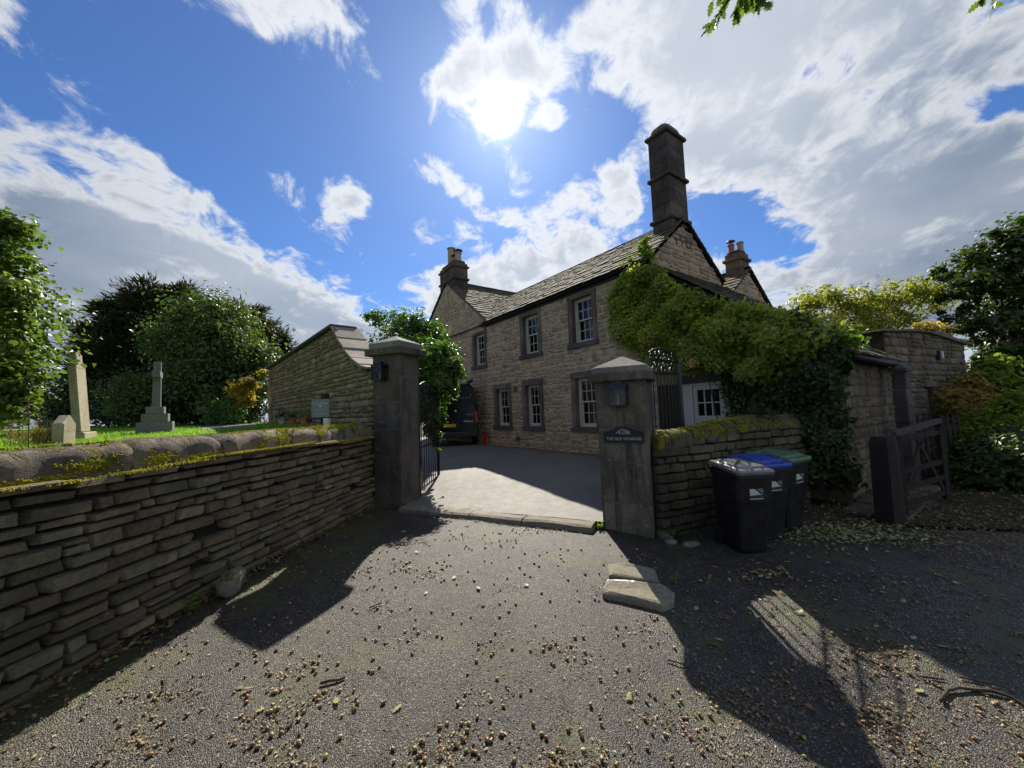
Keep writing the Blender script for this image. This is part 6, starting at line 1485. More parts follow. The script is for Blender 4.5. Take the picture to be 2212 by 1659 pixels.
L_ASH = leaf_mat('ash_leaf', [(0.17, 0.20, 0.035), (0.23, 0.24, 0.04), (0.28, 0.26, 0.05), (0.13, 0.17, 0.03)], trans=.5, rough=.45, tmul=1.7)
L_ORANGE = leaf_mat('autumn_leaf', [(0.32, 0.18, 0.06), (0.38, 0.25, 0.07), (0.24, 0.22, 0.06), (0.34, 0.13, 0.06)], trans=.5, rough=.5, tmul=1.6)
L_FRESH = leaf_mat('fresh_leaf', [(0.13, 0.20, 0.03), (0.19, 0.25, 0.04), (0.10, 0.17, 0.03)], trans=.5, rough=.6, spec=.2, tmul=1.5)
L_GRASS = leaf_mat('grass_blade', [(0.11, 0.22, 0.02), (0.16, 0.28, 0.028), (0.21, 0.32, 0.045)], trans=.45, rough=.5, spec=.3, tmul=1.8)
L_DRYW = leaf_mat('dry_weed', [(0.12, 0.075, 0.04), (0.17, 0.12, 0.05), (0.20, 0.17, 0.06)], trans=.3, rough=.7)
L_OAK = leaf_mat('oak_leaf', [(0.060, 0.100, 0.016), (0.095, 0.145, 0.024), (0.13, 0.17, 0.03)], trans=.5, rough=.35, spec=.4, tmul=1.9)

def tree(name, label, cat, blobs, n, size, mat, base, top, r0, seed, nb=14, **kw):
    t = empty(name, base, label, cat); o, cc = crown('crown', t, blobs, n, size, mat, seed=seed, **kw)
    limbs(t, base, r0, top, cc, seed, nb=nb); return t
lz = lambda x, y: lawn_z(x, y)
def base_at(px, y, z): c = at(px, 900, y); return np.array([c[0], c[1], z])
# left
tree('lime_tree', 'leafy lime tree with large bright leaves at the churchyard corner', 'tree', [pb(-10, 560, 85, 7.2), pb(10, 500, 50, 7.0), pb(15, 640, 56, 7.0), pb(24, 740, 56, 7.0), pb(28, 820, 52, 7.0), pb(0, 870, 62, 7.0), pb(-60, 700, 140, 7.6), pb(40, 690, 24, 6.9)], 10000, .115, L_LIME, base_at(-70, 7.6, 1.38), at(-60, 640, 7.6), .16, 1, aspect=.78, clump=.24, per=24, up=.75, shape=6, out=.5)
tree('yew_tree', 'broad dark yew tree with spiky outline behind the graves', 'tree', [pb(330, 665, 62, 24), pb(285, 690, 62, 24), pb(385, 655, 45, 24.5), pb(240, 745, 62, 23.5), pb(215, 800, 42, 23), pb(300, 790, 100, 24), pb(400, 720, 80, 24), pb(560, 735, 55, 25), pb(600, 752, 42, 25), pb(530, 690, 45, 25), pb(250, 850, 60, 23), pb(620, 800, 40, 25)], 52000, .42, L_YEW, base_at(350, 24.5, 1.6), at(350, 760, 24.5), .55, 2, aspect=.20, clump=.16, per=60, spray=1.0, droop=-.12, shell=.82)
tree('broadleaf_tree', 'mid green broadleaved tree with glinting leaves in front of the yew', 'tree', [pb(440, 690, 68, 18), pb(490, 690, 50, 18), pb(500, 750, 78, 17.5), pb(410, 770, 70, 17.5), pb(545, 780, 52, 17.5), pb(470, 830, 85, 17), pb(370, 730, 48, 18), pb(560, 830, 40, 17), pb(390, 840, 60, 17)], 30000, .17, L_BROAD, base_at(470, 18, 1.6), at(470, 760, 18), .22, 3, clump=.24, per=40, up=.6, aspect=.6)
tree('round_shrub', 'rounded light green shrub beside the granite cross', 'shrub', [pb(262, 850, 42, 16), pb(300, 838, 42, 16), pb(285, 880, 45, 15.5), pb(325, 870, 40, 16)], 7000, .12, L_BROAD, base_at(290, 16, 1.5), at(290, 860, 16), .06, 4, clump=.28, per=30, up=.7)
tree('evergreen_shrubbery', 'dark evergreen shrub mass under the yew tree', 'shrub', [pb(200, 850, 55, 21), pb(390, 870, 70, 19), pb(470, 880, 50, 18.5), pb(330, 880, 60, 19.5), pb(430, 840, 60, 19), pb(535, 885, 40, 18), pb(240, 890, 40, 19), pb(140, 890, 35, 21)], 16000, .22, L_DARK, base_at(380, 19.5, 1.5), at(380, 860, 19.5), .08, 5, clump=.3, per=40)
tree('distant_trees', 'dark band of distant trees between the lime tree and gravestone', 'tree', [pb(120, 845, 40, 42), pb(170, 850, 40, 44), pb(60, 860, 55, 42), pb(-40, 840, 80, 42), pb(215, 860, 40, 40), pb(-160, 820, 110, 42), ((-46, 12, 4.5), (6, 9, 5), 9000), ((-44, 26, 4.5), (6, 8, 5), 9000), ((-48, -4, 4.5), (6, 9, 5), 9000)], 14000, .6, L_BROAD, base_at(130, 44, 1.0), at(130, 860, 44), .3, 6, clump=.35, per=30)
tree('yellow_shrub', 'yellow leaved shrub at the far end of the churchyard wall', 'shrub', [pb(518, 842, 19, 15), pb(540, 828, 15, 15.2), pb(566, 806, 11, 15.5), pb(530, 862, 16, 14.8)], 1700, .13, L_YELL, base_at(540, 15.2, 1.5), at(540, 850, 15.2), .04, 7, clump=.35, per=18)
tree('glossy_shrub', 'low glossy leaved shrub catching the light by the path', 'shrub', [pb(485, 885, 26, 14.5), pb(505, 895, 20, 14.3), pb(462, 897, 20, 14.5)], 1800, .11, L_LAUREL, base_at(485, 14.5, 1.5), at(485, 895, 14.5), .03, 8, clump=.35, per=18)
# driveway bush
tree('laurel_bush', 'tall glossy laurel bush overhanging the driveway behind the tall pillar', 'bush', [pb(815, 690, 24, 11.6), pb(868, 702, 38, 11.4), pb(905, 712, 36, 11.4), pb(936, 727, 32, 11.4), pb(950, 775, 44, 9.6), pb(900, 790, 60, 10.4), pb(968, 800, 30, 9.3), pb(945, 830, 40, 9.2), pb(915, 860, 45, 9.2), pb(930, 905, 26, 8.9), pb(938, 935, 16, 8.9), pb(850, 780, 70, 11), pb(945, 970, 8, 8.8)], 17000, .12, L_LAUREL, np.array([-2.6, 10.6, .2]), at(880, 780, 10.9), .07, 9, clump=.24, per=22, up=.55, aspect=.42, shape=6)
# right
tree('sycamore_tree', 'tall dark sycamore tree rising at the right behind the outbuilding', 'tree', [pb(2110, 590, 62, 20), pb(2165, 545, 60, 20), pb(2230, 540, 80, 20), pb(2060, 610, 40, 19.5), pb(2140, 650, 55, 20), pb(2240, 640, 90, 20), pb(2060, 665, 34, 19.5), pb(2110, 720, 48, 19.5), pb(2215, 730, 70, 20), pb(2160, 790, 55, 19), pb(2240, 830, 90, 19), pb(2120, 800, 35, 19), pb(2300, 620, 120, 21)], 21000, .27, L_SYC, base_at(2190, 20, 0), at(2180, 690, 20), .35, 10, clump=.155, per=55, up=.8, aspect=.8, nb=26, shell=.8)
tree('yellow_ash_tree', 'thin yellow green ash tree above the lean-to roof', 'tree', [pb(1755, 660, 42, 21), pb(1740, 700, 34, 21), pb(1800, 640, 36, 21), pb(1835, 665, 44, 21), pb(1880, 655, 38, 21), pb(1925, 650, 40, 21), pb(1970, 630, 38, 21), pb(2010, 640, 42, 21), pb(1880, 700, 45, 20.5), pb(1960, 690, 40, 20.5), pb(1800, 710, 45, 20.5)], 10000, .26, L_ASH, base_at(1880, 21, 0), at(1890, 740, 21), .22, 11, clump=.25, per=26, aspect=.34, up=.3, nb=60, shell=.62)
tree('dark_bush', 'dark bush between the ash tree and the stone outbuilding', 'bush', [pb(1800, 750, 45, 16), pb(1870, 745, 35, 17), pb(1740, 740, 40, 16), pb(2160, 900, 60, 16), pb(2240, 890, 80, 16), pb(2110, 930, 40, 15)], 9000, .2, L_SYC, base_at(1850, 16.5, 0), at(1840, 780, 16.5), .08, 12, clump=.3, per=35)
tree('sunlit_sapling', 'pale green sunlit sapling in front of the dark trees', 'shrub', [pb(2150, 795, 20, 10.5), pb(2128, 822, 26, 10.5), pb(2160, 850, 28, 10.5), pb(2120, 860, 20, 10.4), pb(2172, 775, 14, 10.5), pb(2195, 840, 22, 10.3)], 1500, .15, L_FRESH, base_at(2140, 10.6, 0), at(2145, 820, 10.6), .03, 13, clump=.4, per=9, aspect=.6, up=.8, shape=6)
tree('autumn_bush', 'orange brown autumn bush beside the outbuilding doorway', 'bush', [pb(2065, 865, 26, 10.2), pb(2105, 850, 30, 10.4), pb(2130, 890, 34, 10.2), pb(2085, 900, 28, 10), pb(2170, 900, 30, 10), pb(2095, 815, 14, 10.4)], 4200, .12, L_ORANGE, base_at(2100, 10.5, 0), at(2100, 890, 10.5), .03, 14, clump=.4, per=16)
tree('hazel_thicket', 'loose sunlit green thicket at the right edge beyond the field gate', 'bush', [pb(2115, 930, 34, 9.4), pb(2165, 930, 40, 9.0), pb(2215, 930, 44, 8.8), pb(2190, 880, 30, 9.2), pb(2080, 945, 26, 9.4)], 3600, .12, L_FRESH, base_at(2160, 9.2, -.05), at(2160, 930, 9.2), .03, 17, clump=.4, per=16, aspect=.6, up=.8)
tree('bramble_thicket', 'low dark brambles sprawling behind the field gate', 'bush', [pb(2110, 985, 44, 8.2), pb(2180, 985, 55, 7.8), pb(2060, 990, 34, 8.4), pb(2150, 1035, 48, 7.2), pb(2230, 1015, 70, 7.0), pb(2090, 1035, 36, 7.6)], 8000, .11, L_SYC, base_at(2140, 8.2, -.05), at(2140, 1000, 8.2), .03, 15, clump=.34, per=20, aspect=.6)
tree('autumn_creeper', 'rust coloured creeper on top of the stone outbuilding', 'creeper', [pb(2005, 712, 18, 13), pb(2030, 716, 16, 13.3), pb(1985, 708, 10, 12.8)], 900, .13, L_ORANGE, base_at(2010, 13.4, 2.5), at(2010, 725, 13.4), .02, 16, clump=.4, per=14)
# the climber on the lean-to and house corner
def poly_in(x, y, P):
    c = np.zeros(len(x), bool); j = len(P) - 1
    for i in range(len(P)):
        xi, yi = P[i]; xj, yj = P[j]; t = ((yi > y) != (yj > y)) & (x < (xj - xi) * (y - yi) / (yj - yi + 1e-12) + xi); c ^= t; j = i
    return c
def face_foliage(name, par, poly, n, size, mat, seed, mfun, per=26, clump=.11, aspect=.85, drop=.15, shape=6, up=.55):
    rs = np.random.RandomState(seed); poly = np.array(poly); lo, hi = poly.min(0), poly.max(0); nc = n // per
    S = rs.uniform(lo[0], hi[0], nc * 8); Z = rs.uniform(lo[1], hi[1], nc * 8); k = poly_in(S, Z, poly); S, Z = S[k][:nc], Z[k][:nc]; nc = len(S)
    # bulges: a few waves so that the mass has lobes with dark hollows between
    lob = .5 + .5 * np.sin(S * 4.1 + 1.3 * np.sin(Z * 3.0)) * np.sin(Z * 5.3 + .9 * np.sin(S * 2.7))
    m0 = -mfun(S, Z) * (.10 + 1.2 * lob) - rs.uniform(-.10, .06, nc)
    li = rs.choice(nc, n); off = np.clip(rs.normal(size=(n, 3)), -2, 2) * clump * np.array([1, .55, .75])
    s_, m_, z_ = S[li] + off[:, 0], m0[li] + off[:, 1], Z[li] + off[:, 2]
    m_ = np.minimum(m_, -.03 - .05 * rs.rand(n))
    P = HP[None] + HU[None] * s_[:, None] + HM[None] * m_[:, None] + ZU[None] * z_[:, None]
    nrm = -HM[None] * .75 + ZU[None] * up + rs.normal(size=(n, 3)) * .45; nrm /= np.linalg.norm(nrm, axis=1, keepdims=True)
    V, F, kk = leaf_geo(P, nrm, size * rs.uniform(.65, 1.35, nc)[li], aspect, rs, None, .22, shape)
    ct = rs.rand(nc); tone = np.clip(ct[li] * .6 + rs.rand(n) * .4, 0, .999)
    L0 = np.array(wloc(par)); me = npmesh(name, V - L0, F, np.repeat(tone, kk), mat); o = bpy.data.objects.new(name, me); COL.objects.link(o); o.parent = par; tag(o, kind='stuff'); return o
clb = empty('climbing_hydrangea', H(-1, -.2, .2), 'big yellowing climber spilling over the house corner and lean-to', 'climber')
mf = lambda S, Z: .30 + .30 * np.clip((3.9 - Z) / 1.5, 0, 1) + .12 * np.clip(-S / 2, 0, 1)
face_foliage('foliage', clb, [(.95, 5.0), (.65, 5.3), (.25, 5.30), (-.20, 5.10), (-.70, 4.55), (-1.25, 4.10), (-1.85, 3.80), (-2.5, 3.5), (-3.0, 3.25), (-3.4, 3.0), (-3.5, 2.6), (-3.1, 2.25), (-2.6, 2.0), (-2.1, 2.35), (-1.7, 2.52), (-1.2, 2.62), (-.6, 2.62), (.0, 2.85), (.5, 3.25), (.85, 3.5), (1.1, 3.9), (.85, 4.2), (1.1, 4.5), (.75, 4.75)], 34000, .078, L_HYDR, 21, mf, clump=.10)
face_foliage('hanging_shoots', clb, [(1.3, 3.6), (1.32, 4.9), (.9, 5.2), (.7, 4.4), (.8, 3.6), (.3, 2.95), (-.6, 2.5), (-1.6, 2.35), (-2.2, 1.75), (-2.6, 1.9), (-1.7, 2.75), (-.3, 2.9)], 2600, .075, L_HYDR, 26, lambda S, Z: .06 + .06 * np.clip((3.6 - Z), 0, 1), per=9, clump=.07)
face_foliage('roof_sprays', clb, [(.55, 5.42), (.75, 5.60), (.25, 5.62), (.2, 6.0), (-.05, 5.95), (-.05, 5.45)], 420, .09, L_FRESH, 22, lambda S, Z: .10 + 0 * S, clump=.08, per=12)
L_HEAD = leaf_mat('faded_flower_head', [(0.40, 0.28, 0.10), (0.48, 0.33, 0.12), (0.34, 0.26, 0.09), (0.52, 0.40, 0.13)], trans=.35, rough=.6, tmul=1.2)
face_foliage('faded_flower_heads', clb, [(.9, 4.9), (.2, 5.2), (-.75, 4.6), (-1.85, 3.8), (-3.2, 2.9), (-3.1, 2.3), (-2.0, 2.1), (-1.2, 2.6), (.0, 2.9), (.9, 3.7)], 4200, .045, L_HEAD, 27, lambda S, Z: mf(S, Z) + .06, per=34, clump=.055)
b = MB(); r_ = random.Random(3)
for k in range(26):
    s0 = r_.uniform(-3.4, -1.9); pts = [H(s0, -.06, .1)]; 
    for j in range(5): pts.append(H(s0 + r_.uniform(-.3, .3) + (j * .15 if k % 2 else -.05 * j), -.08 - r_.uniform(0, .12), .5 + j * .55))
    b.tube(pts, [.022, .02, .016, .014, .01, .008], 5)
b.build('stems', M_BARK, clb, smooth=True)
ivy = empty('ivy', H(-3, -.2, 0), 'dark ivy hanging over the corner of the lean-to down to the ground', 'ivy')
face_foliage('foliage', ivy, [(-1.85, 1.3), (-1.78, 2.4), (-2.5, 2.4), (-3.05, 3.25), (-3.25, 3.08), (-3.45, 2.8), (-3.58, 2.4), (-3.55, 1.2), (-3.4, .5), (-2.9, .3), (-2.2, .5)], 22000, .072, L_IVY, 23, lambda S, Z: .12 + .38 * np.clip((-S - 2.2) / 1.0, 0, 1), clump=.11)
face_foliage('lit_sprays', ivy, [(-3.4, 2.7), (-3.5, 2.9), (-3.85, 2.66), (-3.9, 2.48), (-3.6, 2.45)], 220, .11, L_FRESH, 24, lambda S, Z: -.55 + 0 * S, per=12, clump=.14)
crown('end_foliage', ivy, [(H(-3.5, -.05, 1.6), (.12, .3, .8), 1), (H(-3.45, -.1, .5), (.2, .3, .4), 1), (H(-3.5, .0, 2.3), (.15, .3, .3), 1)], 2600, .09, L_IVY, seed=25, clump=.3, per=26, shape=6, aspect=.8)

def weed(px, py, z, n, h, label, mat=L_FRESH, size=.05, name='weed', seed=0, spread=.6):
    p = onlane(px, py); w = empty(name, p, label, 'weed'); crown('foliage', w, [(p + ZU * h * .5, (h * spread, h * spread, h * .55), 1)], n, size, mat, seed=seed + int(px), clump=.4, per=6, up=.5, shape=6, label=None)
    return w
weed(420, 1318, .04, 46, .15, 'fresh green weed sprouting at the foot of the dry stone wall', L_FRESH, .04, spread=.3)
weed(405, 1262, .04, 22, .08, 'small green weed beside the boulder at the wall foot', L_FRESH, .05)
weed(770, 1100, .03, 30, .10, 'small weed at the foot of the wall near the tall pillar', L_LAUREL, .05)
weed(1262, 1148, .02, 26, .07, 'low weed against the threshold slab', L_FRESH, .035)
weed(1296, 1143, .02, 40, .11, 'bright green weed between threshold and plaque pillar', L_FRESH, .04)
weed(1455, 1165, -.08, 60, .14, 'leafy weed at the base of the wall beside the bins', L_LAUREL, .06)
weed(1462, 1262, -.05, 34, .09, 'weed growing beside the strapped edge stone', L_FRESH, .04)
for k, (px, py, h) in enumerate(((1640, 893, .22), (1672, 897, .16), (1600, 902, .12))):
    p = at(px, py, 6.35 + .1 * k); w = empty('fern', p - ZU * h, ('feathery fern rooted behind the mossy wall', 'second small fern behind the mossy wall near the ivy', 'low fern on the mossy wall by the cream door')[k], 'fern'); crown('foliage', w, [(p, (h * .9, h * .5, h * .6), 1)], 130, .09, L_DARK if k == 0 else L_IVY, seed=60 + k, aspect=.16, clump=.4, per=8, spray=1, droop=.2)
# dry seed heads in front of the graves
for k, (px, py, top) in enumerate(((62, 940, 850), (22, 950, 905), (82, 940, 885), (108, 945, 905), (40, 945, 900))):
    c = at(px, py, 6.4 + .2 * k); t = at(px + (-3, 2, 4, 8, 0)[k], top, 6.4 + .2 * k); c[2] = 1.38
    w = empty('dock_plant', c, ('tall brown dock seed head left of the small headstone', 'short brown dock seed head at the wall corner', 'brown dock seed head beside the tallest one', 'leaning brown dock seed head by the small headstone', 'thin brown dock seed head over the grass')[k], 'weed')
    b = MB(); b.tube([c, (c + t) / 2 + np.array([.02, 0, 0]), t], [.008, .006, .003], 5); b.build('stem', M_WOODD, w)
    crown('seed_head', w, [(c + (t - c) * f_, (.025, .025, .05), 1) for f_ in (.45, .6, .75, .9)], 150, .03, L_DRYW, seed=70 + k, clump=.5, per=10)
p = at(75, 935, 6.6); p[2] = 1.45; w = empty('dry_grass_tuft', p, 'tuft of yellowing long grass behind the coping by the small headstone', 'grass tuft'); crown('foliage', w, [(p + ZU * .1, (.55, .3, .16), 1)], 420, .28, L_DRYW, seed=80, aspect=.04, clump=.3, per=12, spray=.3, droop=-.9)
# lawn grass
rs = np.random.RandomState(90); n = 42000; X = rs.uniform(-19, -3.3, n); Y = rs.uniform(3, 20, n)
k = (X < -3.25 - .0 * Y) & (((X + 2.80) * -0.741 + (Y - 7.62) * -0.672) > .15) | ((Y < 7.2) & (X < -3.6)); X, Y = X[k], Y[k]
pp_ = np.array(pathp); k = ~poly_in(X, Y, pp_); X, Y = X[k], Y[k]
Pg = np.stack([X, Y, np.array([lawn_z(x, y) + .025 for x, y in zip(X, Y)])], 1); ax = np.stack([rs.normal(size=len(X)) * .45, rs.normal(size=len(X)) * .45, np.ones(len(X))], 1); nr = np.cross(ax, rs.normal(size=ax.shape)); nr /= np.linalg.norm(nr, axis=1, keepdims=True)
V, F, kk = leaf_geo(Pg, nr, .10, .13, rs, ax, .1, 4); me = npmesh('grass', V, F, np.repeat(rs.rand(len(X)), kk), L_GRASS); o = bpy.data.objects.new('grass', me); COL.objects.link(o); tag(o, kind='stuff')
# grave flowers in pots
def flower_pot(px, py, y, label, r, leafm, petals, cols, seed):
    p = at(px, py, y); p[2] = max(p[2], 1.36); w = empty('flower_pot', p, label, 'flower pot')
    b = MB(); b.lathe(p, [(r * .6, 0), (r * .85, .12), (r * .95, .13), (r * .95, .155), (r * .8, .155)], 12); b.build('pot', M_WHITEP if seed == 1 else M_TERRA, w)
    crown('foliage', w, [(p + ZU * .22, (r * 1.9, r * 1.6, .14), 1)], 260, .05, leafm, seed=seed, clump=.4, per=10)
    for i, c in enumerate(cols):
        m_ = leaf_mat('petal_%s' % c[0], [c[1], tuple(x * .7 for x in c[1])], trans=.3, rough=.6, tmul=1.0); crown('blossom', w, [(p + np.array([ox, oy, oz]), (.06, .06, .05), 1) for (ox, oy, oz) in petals[i]], 170, .035, m_, seed=seed + 10 + i, clump=.5, per=8)
flower_pot(609, 915, 9.6, 'flower pot with white blooms and dark red leaves by the churchyard wall', .11, leaf_mat('red_leaf', [(.09, .02, .03), (.05, .03, .02), (.05, .08, .02)]), [[(-.16, 0, .24), (-.06, -.05, .20), (.12, 0, .34), (-.20, .02, .14)]], [('white', (.62, .62, .55))], 1)
flower_pot(660, 917, 8.9, 'flower pot with pink and purple blooms left of the church sign', .12, L_LAUREL, [[(-.14, 0, .16), (.05, -.05, .22), (-.05, 0, .26)], [(.15, 0, .14), (.22, 0, .20), (.10, -.05, .10)]], [('pink', (.45, .22, .36)), ('purple', (.16, .05, .15))], 2)
flower_pot(632, 916, 9.3, 'flower pot with orange red flowers between the other two pots', .10, L_BROAD, [[(.0, 0, .22), (.1, 0, .16)]], [('orange', (.40, .10, .04))], 3)

# oak sprays hanging into the top of the picture
def oak_leaf_mesh(seed):
    r = random.Random(seed); out = []
    for i in range(5):
        t = (i + .5) / 5.2; wv = .30 * math.sin(math.pi * min(1, t * 1.05 + .08)) ** .8; out += [(t - .07, wv * .55), (t + .01, wv * r.uniform(.95, 1.15))]
    up_ = [(0, .012)] + out + [(1.0, .0)]; lo = [(x, -y * r.uniform(.85, 1.1)) for x, y in reversed(up_[1:-1])]
    pts = up_ + lo; me = bpy.data.meshes.new('leaf'); V = [(.5, 0, .0)] + [(x, y, -.35 * y * y - .10 * x * x + .08 * abs(y)) for x, y in pts]; n = len(pts)
    me.from_pydata(V, [], [(0, 1 + i, 1 + (i + 1) % n) for i in range(n)]); me.materials.append(L_OAK); a = me.attributes.new('tone', 'FLOAT', 'POINT'); a.data.foreach_set('value', [r.random()] * len(V)); me.update(); return me
OAKL = [oak_leaf_mesh(i) for i in range(6)]
oak = empty('oak_tree', (-1.0, -6.5, 0), 'oak tree over the lane with only leafy spray tips hanging into view', 'tree')
rsb = [((-1.5, -6.5, 8), (4.5, 3.6, 2.6), 3), ((3.0, -5.5, 8.5), (4, 3.2, 2.6), 2.5), ((-6, -5, 8), (3.5, 3.5, 2.6), 2), ((0.5, -3.0, 8.6), (3.2, 1.8, 1.6), 1.2), ((7, -7, 7.5), (3.5, 3.5, 3), 2), ((-9.5, -7, 7), (3, 3.5, 3), 1.5)]
o, cc = crown('crown', oak, rsb, 9000, .34, L_OAK, seed=91, clump=.2, per=30, up=.7, aspect=.6)
limbs(oak, (-1.0, -6.5, 0), .38, (-.8, -6.4, 6.5), list(cc), 91, nb=20)
def oak_spray(start, tips, seed, nleaf):
    r = random.Random(seed); start = np.asarray(start); root = empty('branch', start, parent=oak); b = MB(); seats = []
    inner = np.array([.5, -3.0, 7.9]); b.tube([inner, (inner + start) / 2 + np.array([.1, .1, .25]), start], [.03, .018, .008], 6)
    for t in tips:
        t = np.asarray(t); m1 = (start + t) / 2 + np.array([r.uniform(-.05, .05), r.uniform(-.05, .05), .05]); pts = [start * (1 - u) ** 2 + m1 * 2 * u * (1 - u) + t * u * u for u in np.linspace(0, 1, 7)]
        b.tube(pts, [.008, .007, .006, .005, .004, .003, .002], 5)
        for _ in range(nleaf): u = r.random() ** .7; seats.append((start * (1 - u) ** 2 + m1 * 2 * u * (1 - u) + t * u * u, t - start))
    b.build('twig', M_BARK, root, smooth=True)
    for p, d in seats:
        o = link('leaf', r.choice(OAKL), L_OAK, root, p); d = d / np.linalg.norm(d); ax = Vector(d * .7 + np.array([r.gauss(0, .5), r.gauss(0, .5), r.gauss(-.35, .4)])); q = ax.to_track_quat('X', 'Z'); o.rotation_mode = 'QUATERNION'; o.rotation_quaternion = q @ Euler((r.uniform(-1.2, 1.2), 0, 0)).to_quaternion(); k = r.uniform(.09, .135); o.scale = (k, k, k)
oak_spray(at(1622, -45, 3.1), [at(1525, 72, 3.1), at(1542, 50, 3.2), at(1530, 15, 3.0), at(1590, 32, 3.2), at(1640, 20, 3.1), at(1655, 8, 3.0), at(1610, 18, 3.3)], 1, 11)
oak_spray(at(2130, -50, 3.2), [at(2120, 8, 3.2), at(2145, 12, 3.3), at(2100, -2, 3.1)], 2, 8)

# ------------------------------------------------------------------ litter on the lane
random.seed(21)
def acorn_mesh(name, mat, seed, cap=True):
    r = random.Random(seed); n = 7; prof = [(0.0, -.5), (.26, -.40), (.36, -.12), (.34, .16), (.40 if cap else .30, .20), (.34 if cap else .22, .38), (.05, .50)]
    V, F, T = [], [], []
    for i, (rad, x) in enumerate(prof):
        for j in range(n):
            a = 2 * math.pi * j / n; V.append((x, rad * math.cos(a), rad * math.sin(a))); T.append(1.0 if cap and i >= 4 else 0.0)
    F = [(i * n + j, i * n + (j + 1) % n, (i + 1) * n + (j + 1) % n, (i + 1) * n + j) for i in range(len(prof) - 1) for j in range(n)]
    F = [f[::-1] for f in F]
    me = bpy.data.meshes.new(name); me.from_pydata(V, [], F); me.materials.append(mat); a = me.attributes.new('tone', 'FLOAT', 'POINT'); a.data.foreach_set('value', T)
    me.polygons.foreach_set('use_smooth', [True] * len(F)); me.update(); return me, np.array(V), F
AC = [acorn_mesh('acorn', M_ACORN, 1, True), acorn_mesh('acorn', M_ACORN, 2, False), acorn_mesh('acorn', M_ACORNG, 3, False)]
spots = []
def ok_spot(x, y):
    if x < -3.15 + .11 * y or inside(x, y) > -.35: return False
    if x > 1.9 and y > 4.3 and x < 4.6: return False
    return True
clusters = [(random.uniform(-2.2, 3.6), 1.0 + 4.6 * random.random() ** 1.5) for _ in range(70)]
for px, py in ((640, 1420), (560, 1530), (350, 1480), (300, 1560), (700, 1470), (1690, 1380), (1750, 1400), (1850, 1330), (1950, 1480), (2000, 1560), (1900, 1350), (1600, 1440), (1430, 1500), (1200, 1610), (950, 1600), (1000, 1560), (620, 1600)):
    p = onz(px, py, 0); clusters += [(p[0], p[1])] * 2
while len(spots) < 1150:
    if random.random() < .55: c = random.choice(clusters); x, y = c[0] + random.gauss(0, .16), c[1] + random.gauss(0, .13)
    else: x, y = random.uniform(-2.8, 4.2), 1.0 + 5.0 * random.random() ** 1.4
    if ok_spot(x, y): spots.append((x, y))
spots.sort(key=lambda p: -seen_score((p[0], p[1], 0), 1.0))
def where(x, y):
    px, py, d = proj((x, y, 0))
    if px < 420: return 'in the sunlit strip by the wall'
    if px < 760: return 'near the tall pillar shadow'
    if px < 1120: return 'on the open tarmac in mid lane'
    if px < 1420: return 'below the strapped stones'
    if px < 1760 and py > 1330: return 'in the shadow band of the plaque pillar'
    if py < 1330: return 'in the shade below the bins'
    return 'beyond the plaque pillar shadow'
b = MB(); SPA = np.array(spots)
def company(x, y):
    n = int((np.hypot(SPA[:, 0] - x, SPA[:, 1] - y) < .07).sum()) - 1
    return 'lone ' if n == 0 else ('paired ' if n == 1 else 'clustered ')
def band(x, y):
    py = proj((x, y, 0))[1]
    return ', lowest in view' if py > 1560 else (', towards the gateway' if py < 1290 else '')
for k, (x, y) in enumerate(spots):
    kind = random.choices((0, 1, 2), (5, 4, 1.1))[0]; sc = random.uniform(.022, .032); z = float(lane_z(x, y)) + sc * .34
    a, t = random.uniform(0, 6.28), random.uniform(-.3, .3)
    if k < 300:
        o = link('acorn', AC[kind][0], None, None, (x, y, z)); o.scale = (sc, sc, sc); o.rotation_euler = (random.uniform(0, 6), t, a)
        tag(o, '%s%s acorn %s%s' % (company(x, y), ('brown cupped', 'bare tan', 'greenish')[kind], where(x, y), band(x, y)), 'acorn', 'fallen acorns on the lane')
    else:
        Rm = np.array(Euler((0, t, a)).to_matrix()); b.add((AC[kind][1] * sc) @ Rm.T + np.array([x, y, z]), AC[kind][2], random.random() * .45)
o = b.build('acorn_litter', M_ACORN, None, smooth=True, loc=(0, 0, 0)); tag(o, kind='stuff')
# broken shells, cups and bits of bark
b = MB()
for _ in range(3600):
    if random.random() < .6: c = random.choice(clusters); x, y = c[0] + random.gauss(0, .2), c[1] + random.gauss(0, .16)
    else: x, y = random.uniform(-2.8, 5.2), 1.0 + 4.6 * random.random()
    if not ok_spot(x, y): continue
    z = float(lane_z(x, y)); s = random.uniform(.004, .013); a = random.uniform(0, 6.28); e1, e2 = ori(a); c = np.array([x, y, z])
    b.add([c - e1 * s + ZU * .002, c + e2 * s * .6 + ZU * .007, c + e1 * s + ZU * .003, c - e2 * s * .6 + ZU * .005], [(0, 3, 2, 1)])
o = b.build('shell_crumbs', M_BLEAF, None, loc=(0, 0, 0)); tag(o, kind='stuff')
